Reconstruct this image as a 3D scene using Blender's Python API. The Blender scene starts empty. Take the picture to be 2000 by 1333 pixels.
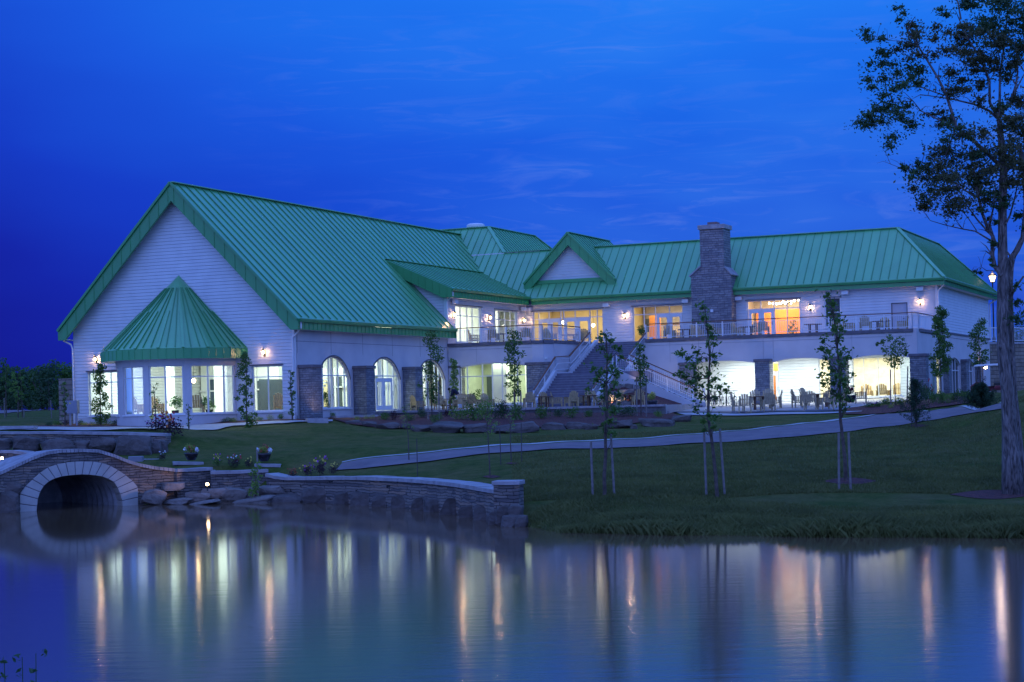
import bpy, math, random
import numpy as np
from mathutils import Vector, Matrix, Euler
R = math.radians
SC = bpy.context.scene
# ------------------------------------------------------------------ camera
F, PX, PY, RO, CZ = 3470.0, 1000.0, 791.5, 0.02546, 3.9
cd = bpy.data.cameras.new("camera"); cam = bpy.data.objects.new("camera", cd); SC.collection.objects.link(cam)
cam.location = (0, 0, CZ); cam.rotation_euler = (Matrix.Rotation(R(90), 4, 'X') @ Matrix.Rotation(-RO, 4, 'Z')).to_euler()
cd.sensor_width = 36; cd.lens = F / 2000 * 36; cd.shift_y = (PY - 666.5) / 2000; cd.clip_start = 0.2; cd.clip_end = 4000
SC.camera = cam
# ------------------------------------------------------------------ world
W_ = bpy.data.worlds.new("World"); SC.world = W_; W_.use_nodes = True
SKY_AMB = 1.0
def build_world():
    nt = W_.node_tree; N = nt.nodes; N.clear(); L = nt.links
    def nd(t, **k):
        n = N.new(t)
        for a, b in k.items(): setattr(n, a, b)
        return n
    def mth(op, a, b=None, c=None):
        n = nd('ShaderNodeMath', operation=op)
        for i, x in enumerate((a, b, c)):
            if x is None: continue
            if isinstance(x, (int, float)): n.inputs[i].default_value = x
            else: L.new(x, n.inputs[i])
        return n.outputs[0]
    out = nd('ShaderNodeOutputWorld'); bg = nd('ShaderNodeBackground'); bg.inputs[1].default_value = 1.0
    tc = nd('ShaderNodeTexCoord'); sp = nd('ShaderNodeSeparateXYZ'); L.new(tc.outputs['Generated'], sp.inputs[0])
    x, y, z = sp.outputs
    az = mth('ARCTAN2', x, y); s = mth('DIVIDE', az, 0.281)
    s = mth('MINIMUM', mth('MAXIMUM', s, -1.3), 1.3)
    t = mth('DIVIDE', mth('ARCSINE', z), 0.225); t = mth('MINIMUM', mth('MAXIMUM', t, 0.0), 1.35)
    idx = mth('ADD', mth('MULTIPLY', t, 0.60), 0.27)
    idx = mth('ADD', idx, mth('MULTIPLY', s, 0.17)); idx = mth('SUBTRACT', idx, mth('MULTIPLY', mth('MULTIPLY', s, s), 0.145))
    # large soft variation and streaky cloud
    mp = nd('ShaderNodeMapping'); mp.inputs['Scale'].default_value = (1.2, 1.2, 5); L.new(tc.outputs['Generated'], mp.inputs[0])
    n1 = nd('ShaderNodeTexNoise'); n1.inputs['Scale'].default_value = 3; n1.inputs['Detail'].default_value = 3; L.new(mp.outputs[0], n1.inputs[0])
    idx = mth('ADD', idx, mth('MULTIPLY', mth('SUBTRACT', n1.outputs[0], 0.5), 0.22))
    rp = nd('ShaderNodeValToRGB'); L.new(idx, rp.inputs[0]); cr = rp.color_ramp
    cols = [(0.0, (20, 24, 140)), (0.2, (21, 38, 168)), (0.4, (22, 60, 198)), (0.6, (26, 88, 222)), (0.8, (30, 113, 238)), (1.0, (40, 134, 250))]
    lin = lambda c: tuple(((q / 255) / 12.92 if q < 11 else ((q / 255 + .055) / 1.055) ** 2.4) for q in c) + (1,)
    cr.elements[0].position = 0; cr.elements[0].color = lin(cols[0][1]); cr.elements[1].position = 1; cr.elements[1].color = lin(cols[-1][1])
    for p, c in cols[1:-1]: e = cr.elements.new(p); e.color = lin(c)
    mp2 = nd('ShaderNodeMapping'); mp2.inputs['Scale'].default_value = (9, 9, 62); mp2.inputs['Rotation'].default_value = (0, R(-9), 0); L.new(tc.outputs['Generated'], mp2.inputs[0])
    n2 = nd('ShaderNodeTexNoise'); n2.inputs['Scale'].default_value = 1.9; n2.inputs['Detail'].default_value = 7; n2.inputs['Roughness'].default_value = .6; n2.inputs['Distortion'].default_value = 1.4
    L.new(mp2.outputs[0], n2.inputs[0])
    cm = mth('MULTIPLY', mth('MAXIMUM', mth('SUBTRACT', n2.outputs[0], 0.50), 0.0), 2.2)
    cm = mth('MULTIPLY', cm, mth('MINIMUM', mth('MAXIMUM', mth('ADD', mth('MULTIPLY', s, 1.2), 0.75), 0.0), 1.0))
    cm = mth('MULTIPLY', mth('MINIMUM', cm, 0.34), mth('MINIMUM', mth('MAXIMUM', mth('MULTIPLY', mth('SUBTRACT', n1.outputs[0], 0.42), 6.0), 0.25), 1.0))
    hz = mth('MULTIPLY', mth('MINIMUM', mth('MAXIMUM', mth('ADD', s, 0.35), 0.0), 1.0), mth('MINIMUM', mth('MAXIMUM', mth('MULTIPLY', mth('SUBTRACT', n1.outputs[0], 0.40), 1.6), 0.0), 0.30))
    mh = nd('ShaderNodeMix', data_type='RGBA'); L.new(hz, mh.inputs[0]); L.new(rp.outputs[0], mh.inputs[6]); mh.inputs[7].default_value = lin((78, 146, 240))
    mx = nd('ShaderNodeMix', data_type='RGBA'); L.new(cm, mx.inputs[0]); L.new(mh.outputs[2], mx.inputs[6]); mx.inputs[7].default_value = lin((108, 138, 232))
    # rest of the dome: afterglow behind the photographer, zenith
    ny = nd('ShaderNodeTexSky', sky_type='NISHITA'); ny.sun_disc = False; ny.sun_elevation = R(-2.0); ny.sun_rotation = R(205); ny.sun_intensity = .1
    nb = nd('ShaderNodeMix', data_type='RGBA', blend_type='ADD'); nb.inputs[0].default_value = 0.05; L.new(ny.outputs[0], nb.inputs[7])
    d2 = nd('ShaderNodeValToRGB'); L.new(mth('MULTIPLY_ADD', y, -0.5, 0.5), d2.inputs[0]); e = d2.color_ramp.elements
    e[0].position = 0.05; e[0].color = (0.10, 0.33, 1.2, 1); e[1].position = 0.9; e[1].color = (0.24, 0.47, 1.58, 1)
    L.new(d2.outputs[0], nb.inputs[6])
    off = mth('MAXIMUM', mth('DIVIDE', mth('SUBTRACT', mth('ARCCOSINE', mth('MINIMUM', y, 1.0)), 0.42), 0.6), 0.0); off = mth('MINIMUM', off, 1.0)
    m3 = nd('ShaderNodeMix', data_type='RGBA'); L.new(off, m3.inputs[0]); L.new(mx.outputs[2], m3.inputs[6]); L.new(nb.outputs[2], m3.inputs[7])
    L.new(m3.outputs[2], bg.inputs[0]); L.new(bg.outputs[0], out.inputs[0])
build_world()
W_.cycles.sampling_method = 'MANUAL'; W_.cycles.sample_map_resolution = 512
# faint last light of the sun (below the horizon behind the photographer), very soft
sl = bpy.data.lights.new("sun", 'SUN'); sl.energy = 0.12; sl.angle = R(60); sl.color = (0.62, 0.62, 1.0)
sun = bpy.data.objects.new("sun", sl); sun.rotation_euler = (R(62), 0, R(-25)); SC.collection.objects.link(sun)
SC.view_settings.view_transform = 'Standard'; SC.view_settings.look = 'None'; SC.view_settings.exposure = 0; SC.view_settings.gamma = 1
SC.render.engine = 'CYCLES'; cy = SC.cycles
cy.use_denoising = True; cy.max_bounces = 6; cy.diffuse_bounces = 3; cy.glossy_bounces = 3; cy.transmission_bounces = 3; cy.transparent_max_bounces = 12
cy.caustics_reflective = False; cy.caustics_refractive = False; cy.sample_clamp_indirect = 4.0; cy.sample_clamp_direct = 0
# ------------------------------------------------------------------ projection helpers (measurement only: pixel -> place)
cr_, sr_ = math.cos(RO), math.sin(RO)
def ray(u, v):
    x = (u - PX) / F; y = (v - PY) / F
    return np.array([cr_ * x - sr_ * y, 1.0, -(sr_ * x + cr_ * y)])
CAM = np.array([0, 0, CZ])
def P(u, v, Z): return CAM + ray(u, v) * Z
TH = R(23.756)
O = P(576.5, 730, 105.0); O[2] = 0
E1 = np.array([math.cos(TH), -math.sin(TH), 0]); E2 = np.array([math.sin(TH), math.cos(TH), 0])
def Wd(p, q, z=0.0): return O + p * E1 + q * E2 + np.array([0, 0, z])
def Lc(w): d = np.array(w) - O; return d @ E1, d @ E2, d[2]
# ------------------------------------------------------------------ materials
MATS = {}
def lin(c): return tuple(((q / 255) / 12.92 if q < 11 else ((q / 255 + .055) / 1.055) ** 2.4) for q in c)
class NT:
    def __init__(s, name):
        s.m = bpy.data.materials.new(name); s.m.use_nodes = True; s.nt = s.m.node_tree; s.b = s.nt.nodes['Principled BSDF']; s.L = s.nt.links
    def n(s, t, ins=None, **k):
        o = s.nt.nodes.new('ShaderNode' + t)
        for a, b in k.items(): setattr(o, a, b)
        for a, b in (ins or {}).items(): s.put(o.inputs[a], b)
        return o
    def put(s, i, x):
        if isinstance(x, bpy.types.NodeSocket): s.L.new(x, i)
        elif isinstance(x, tuple) and len(x) == 3 and i.type == 'RGBA': i.default_value = x + (1,)
        else: i.default_value = x
    def math(s, op, a, b=0.0): return s.n('Math', {0: a, 1: b}, operation=op).outputs[0]
    def co(s, scale=(1, 1, 1), kind='Object'):
        t = s.n('TexCoord'); return s.n('Mapping', {0: t.outputs[kind], 'Scale': scale}).outputs[0]
    def noise(s, sc, det=4, vec=None, rough=.55):
        return s.n('TexNoise', {'Vector': vec if vec is not None else s.co(), 'Scale': sc, 'Detail': det, 'Roughness': rough}).outputs[0]
    def ramp(s, f, stops):
        r = s.n('ValToRGB', {0: f}); e = r.color_ramp.elements
        e[0].position = stops[0][0]; e[0].color = stops[0][1] + (1,); e[1].position = stops[-1][0]; e[1].color = stops[-1][1] + (1,)
        for p, c in stops[1:-1]: q = e.new(p); q.color = c + (1,)
        return r.outputs[0]
    def mix(s, f, a, b, mode='MIX'):
        m = s.n('Mix', {0: f, 6: a, 7: b}, data_type='RGBA', blend_type=mode); return m.outputs[2]
    def bump(s, h, st=.5, d=.02):
        return s.n('Bump', {'Strength': st, 'Distance': d, 'Height': h}).outputs[0]
def mat(name, col=(.5, .5, .5), rough=.6, metal=0.0, var=.15, vs=3.0, bump=0, bs=20, bd=.01, spec=.5, fn=None):
    if name in MATS: return MATS[name]
    t = NT(name)
    if var:
        f = t.noise(vs, 5)
        t.put(t.b.inputs['Base Color'], t.ramp(f, [(.3, tuple(c * (1 - var) for c in col)), (.7, tuple(min(1, c * (1 + var)) for c in col))]))
    else: t.put(t.b.inputs['Base Color'], col)
    t.b.inputs['Roughness'].default_value = rough; t.b.inputs['Metallic'].default_value = metal; t.b.inputs['Specular IOR Level'].default_value = spec
    if bump: t.put(t.b.inputs['Normal'], t.bump(t.noise(bs, 4), bump, bd))
    if fn: fn(t)
    MATS[name] = t.m; return t.m
def emis(name, col, st, base=(.8, .8, .8)):
    def fn(t): t.put(t.b.inputs['Emission Color'], col); t.b.inputs['Emission Strength'].default_value = st
    return mat(name, base, .5, var=0, fn=fn)
def m_siding(t):
    c = t.n('TexCoord'); s = t.n('SeparateXYZ', {0: c.outputs['Object']})
    f = t.math('FRACT', t.math('DIVIDE', s.outputs[2], 0.203))
    # clapboard profile: each course leans out towards its bottom edge, then a lap step
    h = t.math('SUBTRACT', 1.0, f)
    h = t.math('MINIMUM', h, t.math('MULTIPLY', f, 9.0))
    nz = t.noise(1.1, 4); nz2 = t.noise(26, 2, vec=t.co((.15, .15, 6)))
    t.put(t.b.inputs['Base Color'], t.mix(t.math('MULTIPLY', nz2, .35), t.ramp(nz, [(.3, (.55, .57, .60)), (.75, (.66, .68, .70))]), (.50, .52, .56)))
    t.put(t.b.inputs['Normal'], t.bump(h, 1.0, .032))
SIDING = mat('vinyl_siding', rough=.45, fn=m_siding, var=0)
def m_stucco(t):
    nz = t.noise(.7, 5)
    t.put(t.b.inputs['Base Color'], t.ramp(nz, [(.3, (.50, .475, .49)), (.7, (.59, .56, .57))]))
    t.put(t.b.inputs['Normal'], t.bump(t.noise(30, 4), .35, .02))
STUCCO = mat('stucco', rough=.85, fn=m_stucco, var=0)
def stone_fn(bw, bh, cols, mort, dist=.12, bd=.06):
    def fn(t):
        c = t.n('TexCoord'); s = t.n('SeparateXYZ', {0: c.outputs['Object']})
        nz = t.n('TexNoise', {'Vector': c.outputs['Object'], 'Scale': 1.6, 'Detail': 3}); d = t.n('SeparateColor', {0: nz.outputs['Color']})
        xx = t.math('ADD', t.math('ADD', s.outputs[0], s.outputs[1]), t.math('MULTIPLY', d.outputs[0], dist * 2))
        zz = t.math('ADD', s.outputs[2], t.math('MULTIPLY', d.outputs[1], dist))
        v = t.n('CombineXYZ', {0: xx, 1: zz})
        b = t.n('TexBrick', {'Vector': v.outputs[0], 'Color1': (0, 0, 0), 'Color2': (1, 1, 1), 'Mortar': (.5, .5, .5), 'Scale': 1.0, 'Mortar Size': bh * .09, 'Mortar Smooth': .6, 'Bias': 0.0, 'Brick Width': bw, 'Row Height': bh})
        b.offset = .37; b.offset_frequency = 2; b.squash = .6; b.squash_frequency = 3
        vr = t.n('TexVoronoi', {'Vector': t.n('CombineXYZ', {0: t.math('DIVIDE', xx, bw * .8), 1: t.math('DIVIDE', zz, bh), 2: 0.0}).outputs[0], 'Scale': 1.0})
        g = t.n('SeparateColor', {0: vr.outputs['Color']})
        colr = t.ramp(g.outputs[0], cols)
        colr = t.mix(t.math('MULTIPLY', t.noise(9, 5), .5), colr, tuple(q * .55 for q in cols[0][1]))
        t.put(t.b.inputs['Base Color'], t.mix(b.outputs['Fac'], colr, mort))
        hh = t.math('SUBTRACT', t.math('ADD', t.math('MULTIPLY', t.math('SUBTRACT', 1.0, b.outputs['Fac']), 1.0), t.math('MULTIPLY', g.outputs[1], .5)), t.math('MULTIPLY', t.noise(18, 4), .25))
        t.put(t.b.inputs['Normal'], t.bump(hh, 1.0, bd))
    return fn
STONE = mat('ledge_stone', rough=.85, var=0, fn=stone_fn(.55, .17, [(.1, (.20, .19, .22)), (.5, (.27, .25, .27)), (.9, (.36, .34, .35))], (.12, .11, .12), .03))
STONEW = mat('pillar_stone', rough=.85, var=0, fn=stone_fn(.42, .14, [(.1, (.17, .18, .21)), (.5, (.24, .25, .28)), (.9, (.32, .33, .36))], (.09, .09, .11), .03))
DRYST = mat('dry_stone', rough=.9, var=0, fn=stone_fn(.62, .115, [(.1, (.13, .115, .12)), (.45, (.21, .18, .17)), (.8, (.30, .25, .22)), (.95, (.36, .25, .19))], (.02, .018, .02), .16, .12))
BLOCKW = mat('wall_block', rough=.9, var=0, fn=stone_fn(.9, .32, [(.1, (.24, .19, .15)), (.9, (.34, .28, .23))], (.10, .08, .07), .0, .03))
CAPST = mat('cap_stone', (.33, .31, .33), .85, var=.25, vs=2.5, bump=.6, bs=8, bd=.04)
CAPD = mat('cap_dark', (.13, .12, .14), .8, var=.2, bump=.3)
CUTST = mat('cut_limestone', (.42, .40, .38), .8, var=.15, vs=1.4, bump=.3, bs=30, bd=.01)
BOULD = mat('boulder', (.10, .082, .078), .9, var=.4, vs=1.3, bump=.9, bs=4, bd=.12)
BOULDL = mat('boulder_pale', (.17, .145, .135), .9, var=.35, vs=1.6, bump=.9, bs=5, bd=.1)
def roofmat(name, c, coat=1.0, ax=1):
    def fn(t):
        sp = t.n('SeparateXYZ', {0: t.n('TexCoord').outputs['Object']}); pan = t.n('TexWhiteNoise', {'W': t.math('FLOOR', t.math('DIVIDE', sp.outputs[ax], .61))}, noise_dimensions='1D').outputs[0]
        st = t.n('TexNoise', {'Vector': t.co((1, 1, .35)), 'Scale': 1.1, 'Detail': 6, 'Roughness': .65}).outputs[0]
        f = t.math('ADD', t.math('MULTIPLY', pan, .35), t.math('MULTIPLY', st, .65))
        t.put(t.b.inputs['Base Color'], t.ramp(f, [(.25, tuple(q * .84 for q in c)), (.75, tuple(q * 1.12 for q in c))]))
        t.put(t.b.inputs['Roughness'], t.math('ADD', .34, t.math('MULTIPLY', t.noise(6, 3), .14)))
        t.put(t.b.inputs['Normal'], t.bump(t.noise(2.2, 2), .3, .03))
        t.b.inputs['Coat Weight'].default_value = coat; t.b.inputs['Coat IOR'].default_value = 1.85; t.put(t.b.inputs['Coat Roughness'], t.math('ADD', .22, t.math('MULTIPLY', st, .2)))
    return mat(name, rough=.4, var=0, fn=fn, spec=.5)
ROOF = roofmat('green_roof', (.105, .41, .145), .8); ROOFX = roofmat('green_roof_front', (.105, .41, .145), .8, 0)
FASC = roofmat('green_fascia', (.045, .31, .095), .25); SEAM_SHADE = roofmat('green_seam_shaded', (.05, .27, .09), .2)  # seams get a darkened roof green, painting in the shade of their sides
WHT = mat('white_trim', (.72, .72, .74), .5, var=.05)
FRAME = mat('window_frame', (.66, .68, .72), .4, var=.04)
FRAMED = mat('dark_frame', (.12, .12, .14), .5, var=.05)
RAILW = mat('rail_paint', (.68, .70, .74), .4, var=.04)
WOODR = mat('handrail_wood', (.17, .06, .025), .45, var=.3, vs=8)
CHAIRM = mat('cedar', (.42, .30, .15), .7, var=.25, vs=7)
CHAIRG = mat('weathered_cedar', (.42, .33, .20), .75, var=.25, vs=7)
TABLEM = mat('table_wood', (.15, .075, .04), .5, var=.3, vs=7)
STAIRM = mat('stair_concrete', (.155, .145, .19), .85, var=.2, bump=.3)
CONC = mat('concrete', (.36, .355, .37), .85, var=.15, vs=1.5, bump=.2)
BLACK = mat('black_metal', (.012, .012, .014), .4, var=0)
POTM = mat('glazed_pot', (.018, .014, .022), .25, var=.2)
INTW = mat('interior_white', (.78, .80, .76), .8, var=.03)
INTY = mat('interior_cream', (.72, .58, .32), .8, var=.05)
INTO = mat('interior_orange', (.80, .30, .08), .8, var=.06)
INTF = mat('interior_floor', (.45, .36, .24), .6, var=.1)
INTD = mat('interior_dark', (.05, .07, .08), .6, var=.1)
INTG = mat('interior_green', (.45, .50, .38), .8, var=.1)
BULB = emis('warm_bulb', (1.0, .66, .32), 26)
BULBW = emis('white_bulb', (1.0, .93, .75), 16)
PANELC = emis('cool_panel', (.80, 1.0, .97), 4.0)
PANELY = emis('warm_panel', (1.0, .82, .45), 3.0)
def m_glass(t):
    tr = t.n('BsdfTransparent', {0: (.96, .98, .98)}); gl = t.n('BsdfGlossy', {0: (1, 1, 1), 'Roughness': .03})
    fr = t.n('Fresnel', {0: 1.45}); mx = t.n('MixShader', {0: t.math('MULTIPLY', fr.outputs[0], .55), 1: tr.outputs[0], 2: gl.outputs[0]})
    t.L.new(mx.outputs[0], t.nt.nodes['Material Output'].inputs[0])
GLASS = mat('window_glass', var=0, fn=m_glass)
def leafmat(name, c1, c2, sc=1.3):
    def fn(t):
        oi = t.n('ObjectInfo'); nz = t.noise(sc, 3)
        cc = t.ramp(nz, [(.25, c1), (.75, c2)])
        t.put(t.b.inputs['Base Color'], cc)
        tl = t.n('BsdfTranslucent', {0: cc}); mx = t.n('MixShader', {0: .35, 1: t.b.outputs[0], 2: tl.outputs[0]})
        t.L.new(mx.outputs[0], t.nt.nodes['Material Output'].inputs[0])
    return mat(name, rough=.55, var=0, fn=fn, spec=.35)
LEAF = leafmat('maple_leaf', (.05, .12, .022), (.13, .25, .05))
LEAFB = leafmat('bright_leaf', (.10, .20, .03), (.22, .36, .07))
LEAFY = leafmat('yellow_leaf', (.20, .26, .04), (.42, .45, .10), 3)
LEAFD = leafmat('dark_leaf', (.03, .075, .03), (.09, .17, .06), .5)
LEAFBR = leafmat('brown_leaf', (.06, .075, .03), (.14, .14, .06), .5)
LEAFP = leafmat('plum_leaf', (.03, .012, .025), (.07, .03, .05), 2)
NEEDLE = leafmat('needle', (.015, .04, .02), (.04, .085, .035), 2)
BARK = mat('bark', (.10, .075, .065), .95, var=.45, vs=5, bump=1.0, bs=9, bd=.06)
def m_bark(t):
    v = t.co((5, 5, .9)); nz = t.n('TexNoise', {'Vector': v, 'Scale': 2.4, 'Detail': 7, 'Distortion': 1.2}).outputs[0]
    t.put(t.b.inputs['Base Color'], t.ramp(nz, [(.35, (.05, .042, .042)), (.62, (.25, .215, .21))]))
    t.put(t.b.inputs['Normal'], t.bump(nz, 1.0, .12))
BARKB = mat('old_bark', rough=.95, var=0, fn=m_bark)
STAKE = mat('stake_wood', (.20, .175, .17), .85, var=.3, vs=6)
STEEL = mat('stake_steel', (.06, .045, .045), .6, var=.3)
FLW = mat('petal_white', (.80, .80, .85), .6, var=.05)
FLR = mat('petal_red', (.45, .03, .05), .6, var=.1)
FLP = mat('petal_purple', (.35, .06, .40), .6, var=.1)
FLY = mat('petal_yellow', (.75, .62, .12), .6, var=.1)
FLO = mat('petal_orange', (.70, .22, .05), .6, var=.1)
# ------------------------------------------------------------------ mesh builder
class MB:
    def __init__(s): s.v = []; s.f = []; s.mi = []; s.m = 0
    def add(s, vs, fs):
        o = len(s.v); s.v += [tuple(map(float, x)) for x in vs]
        for f in fs: s.f.append([i + o for i in f]); s.mi.append(s.m)
    def quad(s, a, b, c, d): s.add([a, b, c, d], [(0, 1, 2, 3)])
    def box(s, x0, x1, y0, y1, z0, z1, M=None):
        v = [(x0, y0, z0), (x1, y0, z0), (x1, y1, z0), (x0, y1, z0), (x0, y0, z1), (x1, y0, z1), (x1, y1, z1), (x0, y1, z1)]
        if M is not None: v = [tuple(M @ Vector(p)) for p in v]
        s.add(v, [(0, 3, 2, 1), (4, 5, 6, 7), (0, 1, 5, 4), (1, 2, 6, 5), (2, 3, 7, 6), (3, 0, 4, 7)])
    def bar(s, a, b, w, h=None, up=(0, 0, 1)):
        h = h or w; a = Vector(a); b = Vector(b); d = (b - a).normalized(); up = Vector(up)
        if abs(d.dot(up)) > .98: up = Vector((1, 0, 0))
        x = d.cross(up).normalized() * (w / 2); y = x.cross(d).normalized() * (h / 2)
        v = [a - x - y, a + x - y, a + x + y, a - x + y, b - x - y, b + x - y, b + x + y, b - x + y]
        s.add(v, [(3, 2, 1, 0), (4, 5, 6, 7), (0, 1, 5, 4), (1, 2, 6, 5), (2, 3, 7, 6), (3, 0, 4, 7)])
    def tube(s, pts, rs, n=6, cap=True):
        pts = [Vector(p) for p in pts]; rs = rs if isinstance(rs, (list, tuple)) else [rs] * len(pts)
        vs = []; fs = []; px = None
        for i, p in enumerate(pts):
            d = (pts[min(i + 1, len(pts) - 1)] - pts[max(i - 1, 0)]); d = d.normalized() if d.length > 1e-9 else Vector((0, 0, 1))
            if px is None: px = d.orthogonal().normalized()
            px = (px - d * px.dot(d)); px = px.normalized() if px.length > 1e-6 else d.orthogonal().normalized()
            py = d.cross(px)
            for k in range(n):
                a = 2 * math.pi * k / n; vs.append(p + (px * math.cos(a) + py * math.sin(a)) * rs[i])
        for i in range(len(pts) - 1):
            for k in range(n): fs.append((i * n + k, i * n + (k + 1) % n, (i + 1) * n + (k + 1) % n, (i + 1) * n + k))
        if cap: fs.append(tuple(range(n))[::-1]); fs.append(tuple(range((len(pts) - 1) * n, len(pts) * n)))
        s.add(vs, fs)
    def lathe(s, prof, n=16, c=(0, 0, 0)):
        vs = []; fs = []
        for r, z in prof:
            for k in range(n): a = 2 * math.pi * k / n; vs.append((c[0] + r * math.cos(a), c[1] + r * math.sin(a), c[2] + z))
        for i in range(len(prof) - 1):
            for k in range(n): fs.append((i * n + k, i * n + (k + 1) % n, (i + 1) * n + (k + 1) % n, (i + 1) * n + k))
        fs.append(tuple(range(n))[::-1]); fs.append(tuple(range((len(prof) - 1) * n, len(prof) * n))); s.add(vs, fs)
    def prism(s, poly, z0, z1):
        n = len(poly); s.add([(x, y, z0) for x, y in poly] + [(x, y, z1) for x, y in poly], [tuple(range(n))[::-1], tuple(range(n, 2 * n))] + [(i, (i + 1) % n, n + (i + 1) % n, n + i) for i in range(n)])
    def extr(s, poly, d):   # 3D polygon extruded by vector d
        n = len(poly); d = Vector(d); s.add([tuple(p) for p in poly] + [tuple(Vector(p) + d) for p in poly], [tuple(range(n))[::-1], tuple(range(n, 2 * n))] + [(i, (i + 1) % n, n + (i + 1) % n, n + i) for i in range(n)])
    def build(s, name, mats, parent=None, smooth=False, loc=None, rz=None, bevel=0):
        me = bpy.data.meshes.new(name); me.from_pydata(s.v, [], s.f)
        mats = mats if isinstance(mats, (list, tuple)) else [mats]
        for m in mats: me.materials.append(m)
        if len(mats) > 1: me.polygons.foreach_set('material_index', s.mi)
        if smooth: me.polygons.foreach_set('use_smooth', [True] * len(me.polygons))
        me.update(); o = bpy.data.objects.new(name, me); SC.collection.objects.link(o)
        if parent is not None: o.parent = parent
        if loc is not None: o.location = tuple(map(float, loc))
        if rz is not None: o.rotation_euler = (0, 0, rz)
        if bevel:
            b = o.modifiers.new('bevel', 'BEVEL'); b.width = bevel; b.segments = 2; b.limit_method = 'ANGLE'
        return o
def tag(o, label, cat, group=None, kind=None):
    o['label'] = label; o['category'] = cat
    if group: o['group'] = group
    if kind: o['kind'] = kind
    return o
def struct(o): o['kind'] = 'structure'; return o
def thing(name, label, cat, loc=(0, 0, 0), rz=0.0, group=None, sc=1.0):
    o = bpy.data.objects.new(name, None); SC.collection.objects.link(o); o.location = tuple(map(float, loc)); o.rotation_euler = (0, 0, rz); o.scale = (sc,) * 3
    o.empty_display_size = .3
    return tag(o, label, cat, group)
def dup(root, loc, rz, label, group=None, sc=None, cat=None):
    r = root.copy(); SC.collection.objects.link(r); r.location = tuple(map(float, loc)); r.rotation_euler = (0, 0, rz); r['label'] = label
    if group: r['group'] = group
    if sc is not None: r.scale = (sc,) * 3 if isinstance(sc, (int, float)) else sc
    for ch in root.children:
        c = ch.copy(); SC.collection.objects.link(c); c.parent = r
        for g in ch.children:
            d = g.copy(); SC.collection.objects.link(d); d.parent = c
    return r
# ------------------------------------------------------------------ terrain
SHORE = [(-140, 58), (-60, 64), (-30, 69.5), (-22.0, 72.6), (-21.2, 73.6), (-28.8, 84.4), (-23.0, 88.2), (-16.2, 76.9), (-15.0, 78.1), (-13, 78.8), (-10.6, 78.2), (-8.8, 75.9), (-6.4, 73.6), (-4.1, 70.8), (-3.0, 68), (-1.9, 65), (-.9, 61.2), (0.1, 58.0), (.9, 55), (1.4, 53.7), (2.9, 52.8), (4.4, 51.6), (5.8, 51.1), (8.5, 49.4), (11.1, 48.5), (13.5, 47.3), (20, 45.5), (40, 44), (140, 40)]
POND = SHORE + [(140, 8.0), (6, 8.8), (-2, 8.2), (-5, 8.0), (-140, 8.5)]
CP = []
for q in [(1200, 965, 60), (1380, 975, 59.5), (1650, 940, 62.5), (1500, 950, 61), (1975, 965, 60), (1800, 960, 60), (1100, 960, 61), (1100, 920, 68), (1300, 920, 67), (1500, 920, 66), (1700, 920, 65), (1900, 920, 65),
          (1000, 905, 72), (1000, 885, 78), (1200, 877, 80), (1400, 866, 82), (1600, 850, 84), (1700, 838, 86), (1800, 825, 88), (1880, 812, 92), (1000, 872, 81), (1200, 862, 84), (1400, 848, 87), (1600, 828, 92), (1700, 815, 95), (1800, 805, 98), (1880, 797, 101),
          (1100, 846, 95), (1300, 836, 97), (1500, 830, 100), (1650, 815, 104), (1000, 842, 98), (850, 842, 98), (700, 830, 101), (800, 815, 110), (1000, 812, 109), (1200, 810, 108), (1400, 810, 110), (1600, 806, 108), (1400, 794, 122), (1550, 789, 121), (1750, 795, 108), (1850, 780, 115),
          (1900, 830, 84), (1960, 800, 84), (2000, 775, 86), (2000, 830, 76), (2000, 890, 68), (1960, 785, 95), (1930, 778, 101), (1980, 772, 125),
          (450, 905, 80), (600, 900, 80), (700, 912, 77), (650, 870, 88), (450, 870, 90), (450, 840, 100), (300, 843, 99), (640, 825, 104), (200, 832, 108), (560, 822, 104), (150, 843, 93.5), (0, 842, 95), (320, 846, 91), (150, 887, 86), (0, 905, 82), (320, 905, 80.5), (20, 915, 78.5), (560, 928, 78.5), (800, 938, 71.5), (900, 942, 67), (980, 945, 63.5),
          (60, 830, 110), (60, 812, 130), (0, 805, 145), (0, 872, 89.4), (60, 872, 89.2), (120, 873, 89), (180, 874, 88.8), (240, 878, 88.4), (300, 880, 88), (0, 846, 91.6), (100, 845.5, 91.4), (180, 846, 91.2), (250, 847, 91), (310, 848.5, 90.8)]:
    CP.append(P(*q))
for (x, y) in [(1.0, 55), (2.9, 52.8), (5.8, 51.1), (8.5, 49.4), (11.1, 48.4), (13.5, 47.3), (20, 45.5), (40, 44)]: CP.append(np.array([x, y, .02]))
for q in [(40, 52, .7), (40, 65, 2.0), (40, 80, 4.2), (60, 100, 5), (20, 52, .35), (26, 60, 1.2), (26, 72, 2.9), (-60, 76, 1.6), (-60, 100, 3.2), (-60, 140, 4.4), (-25, 200, 4.5), (20, 200, 4.2), (80, 160, 5), (0, 150, 3.6), (-15, 120, 3.45), (-8, 135, 3.5), (15, 140, 3.6), (-80, 200, 4.6), (0, 6, 1.1), (-40, 5, 1.1), (40, 5, 1.1), (0, 128, 3.5), (8, 126, 3.5), (24, 122, 3.6), (35, 125, 3.8)]: CP.append(np.array(q, float))
CP = np.array(CP)
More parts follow.
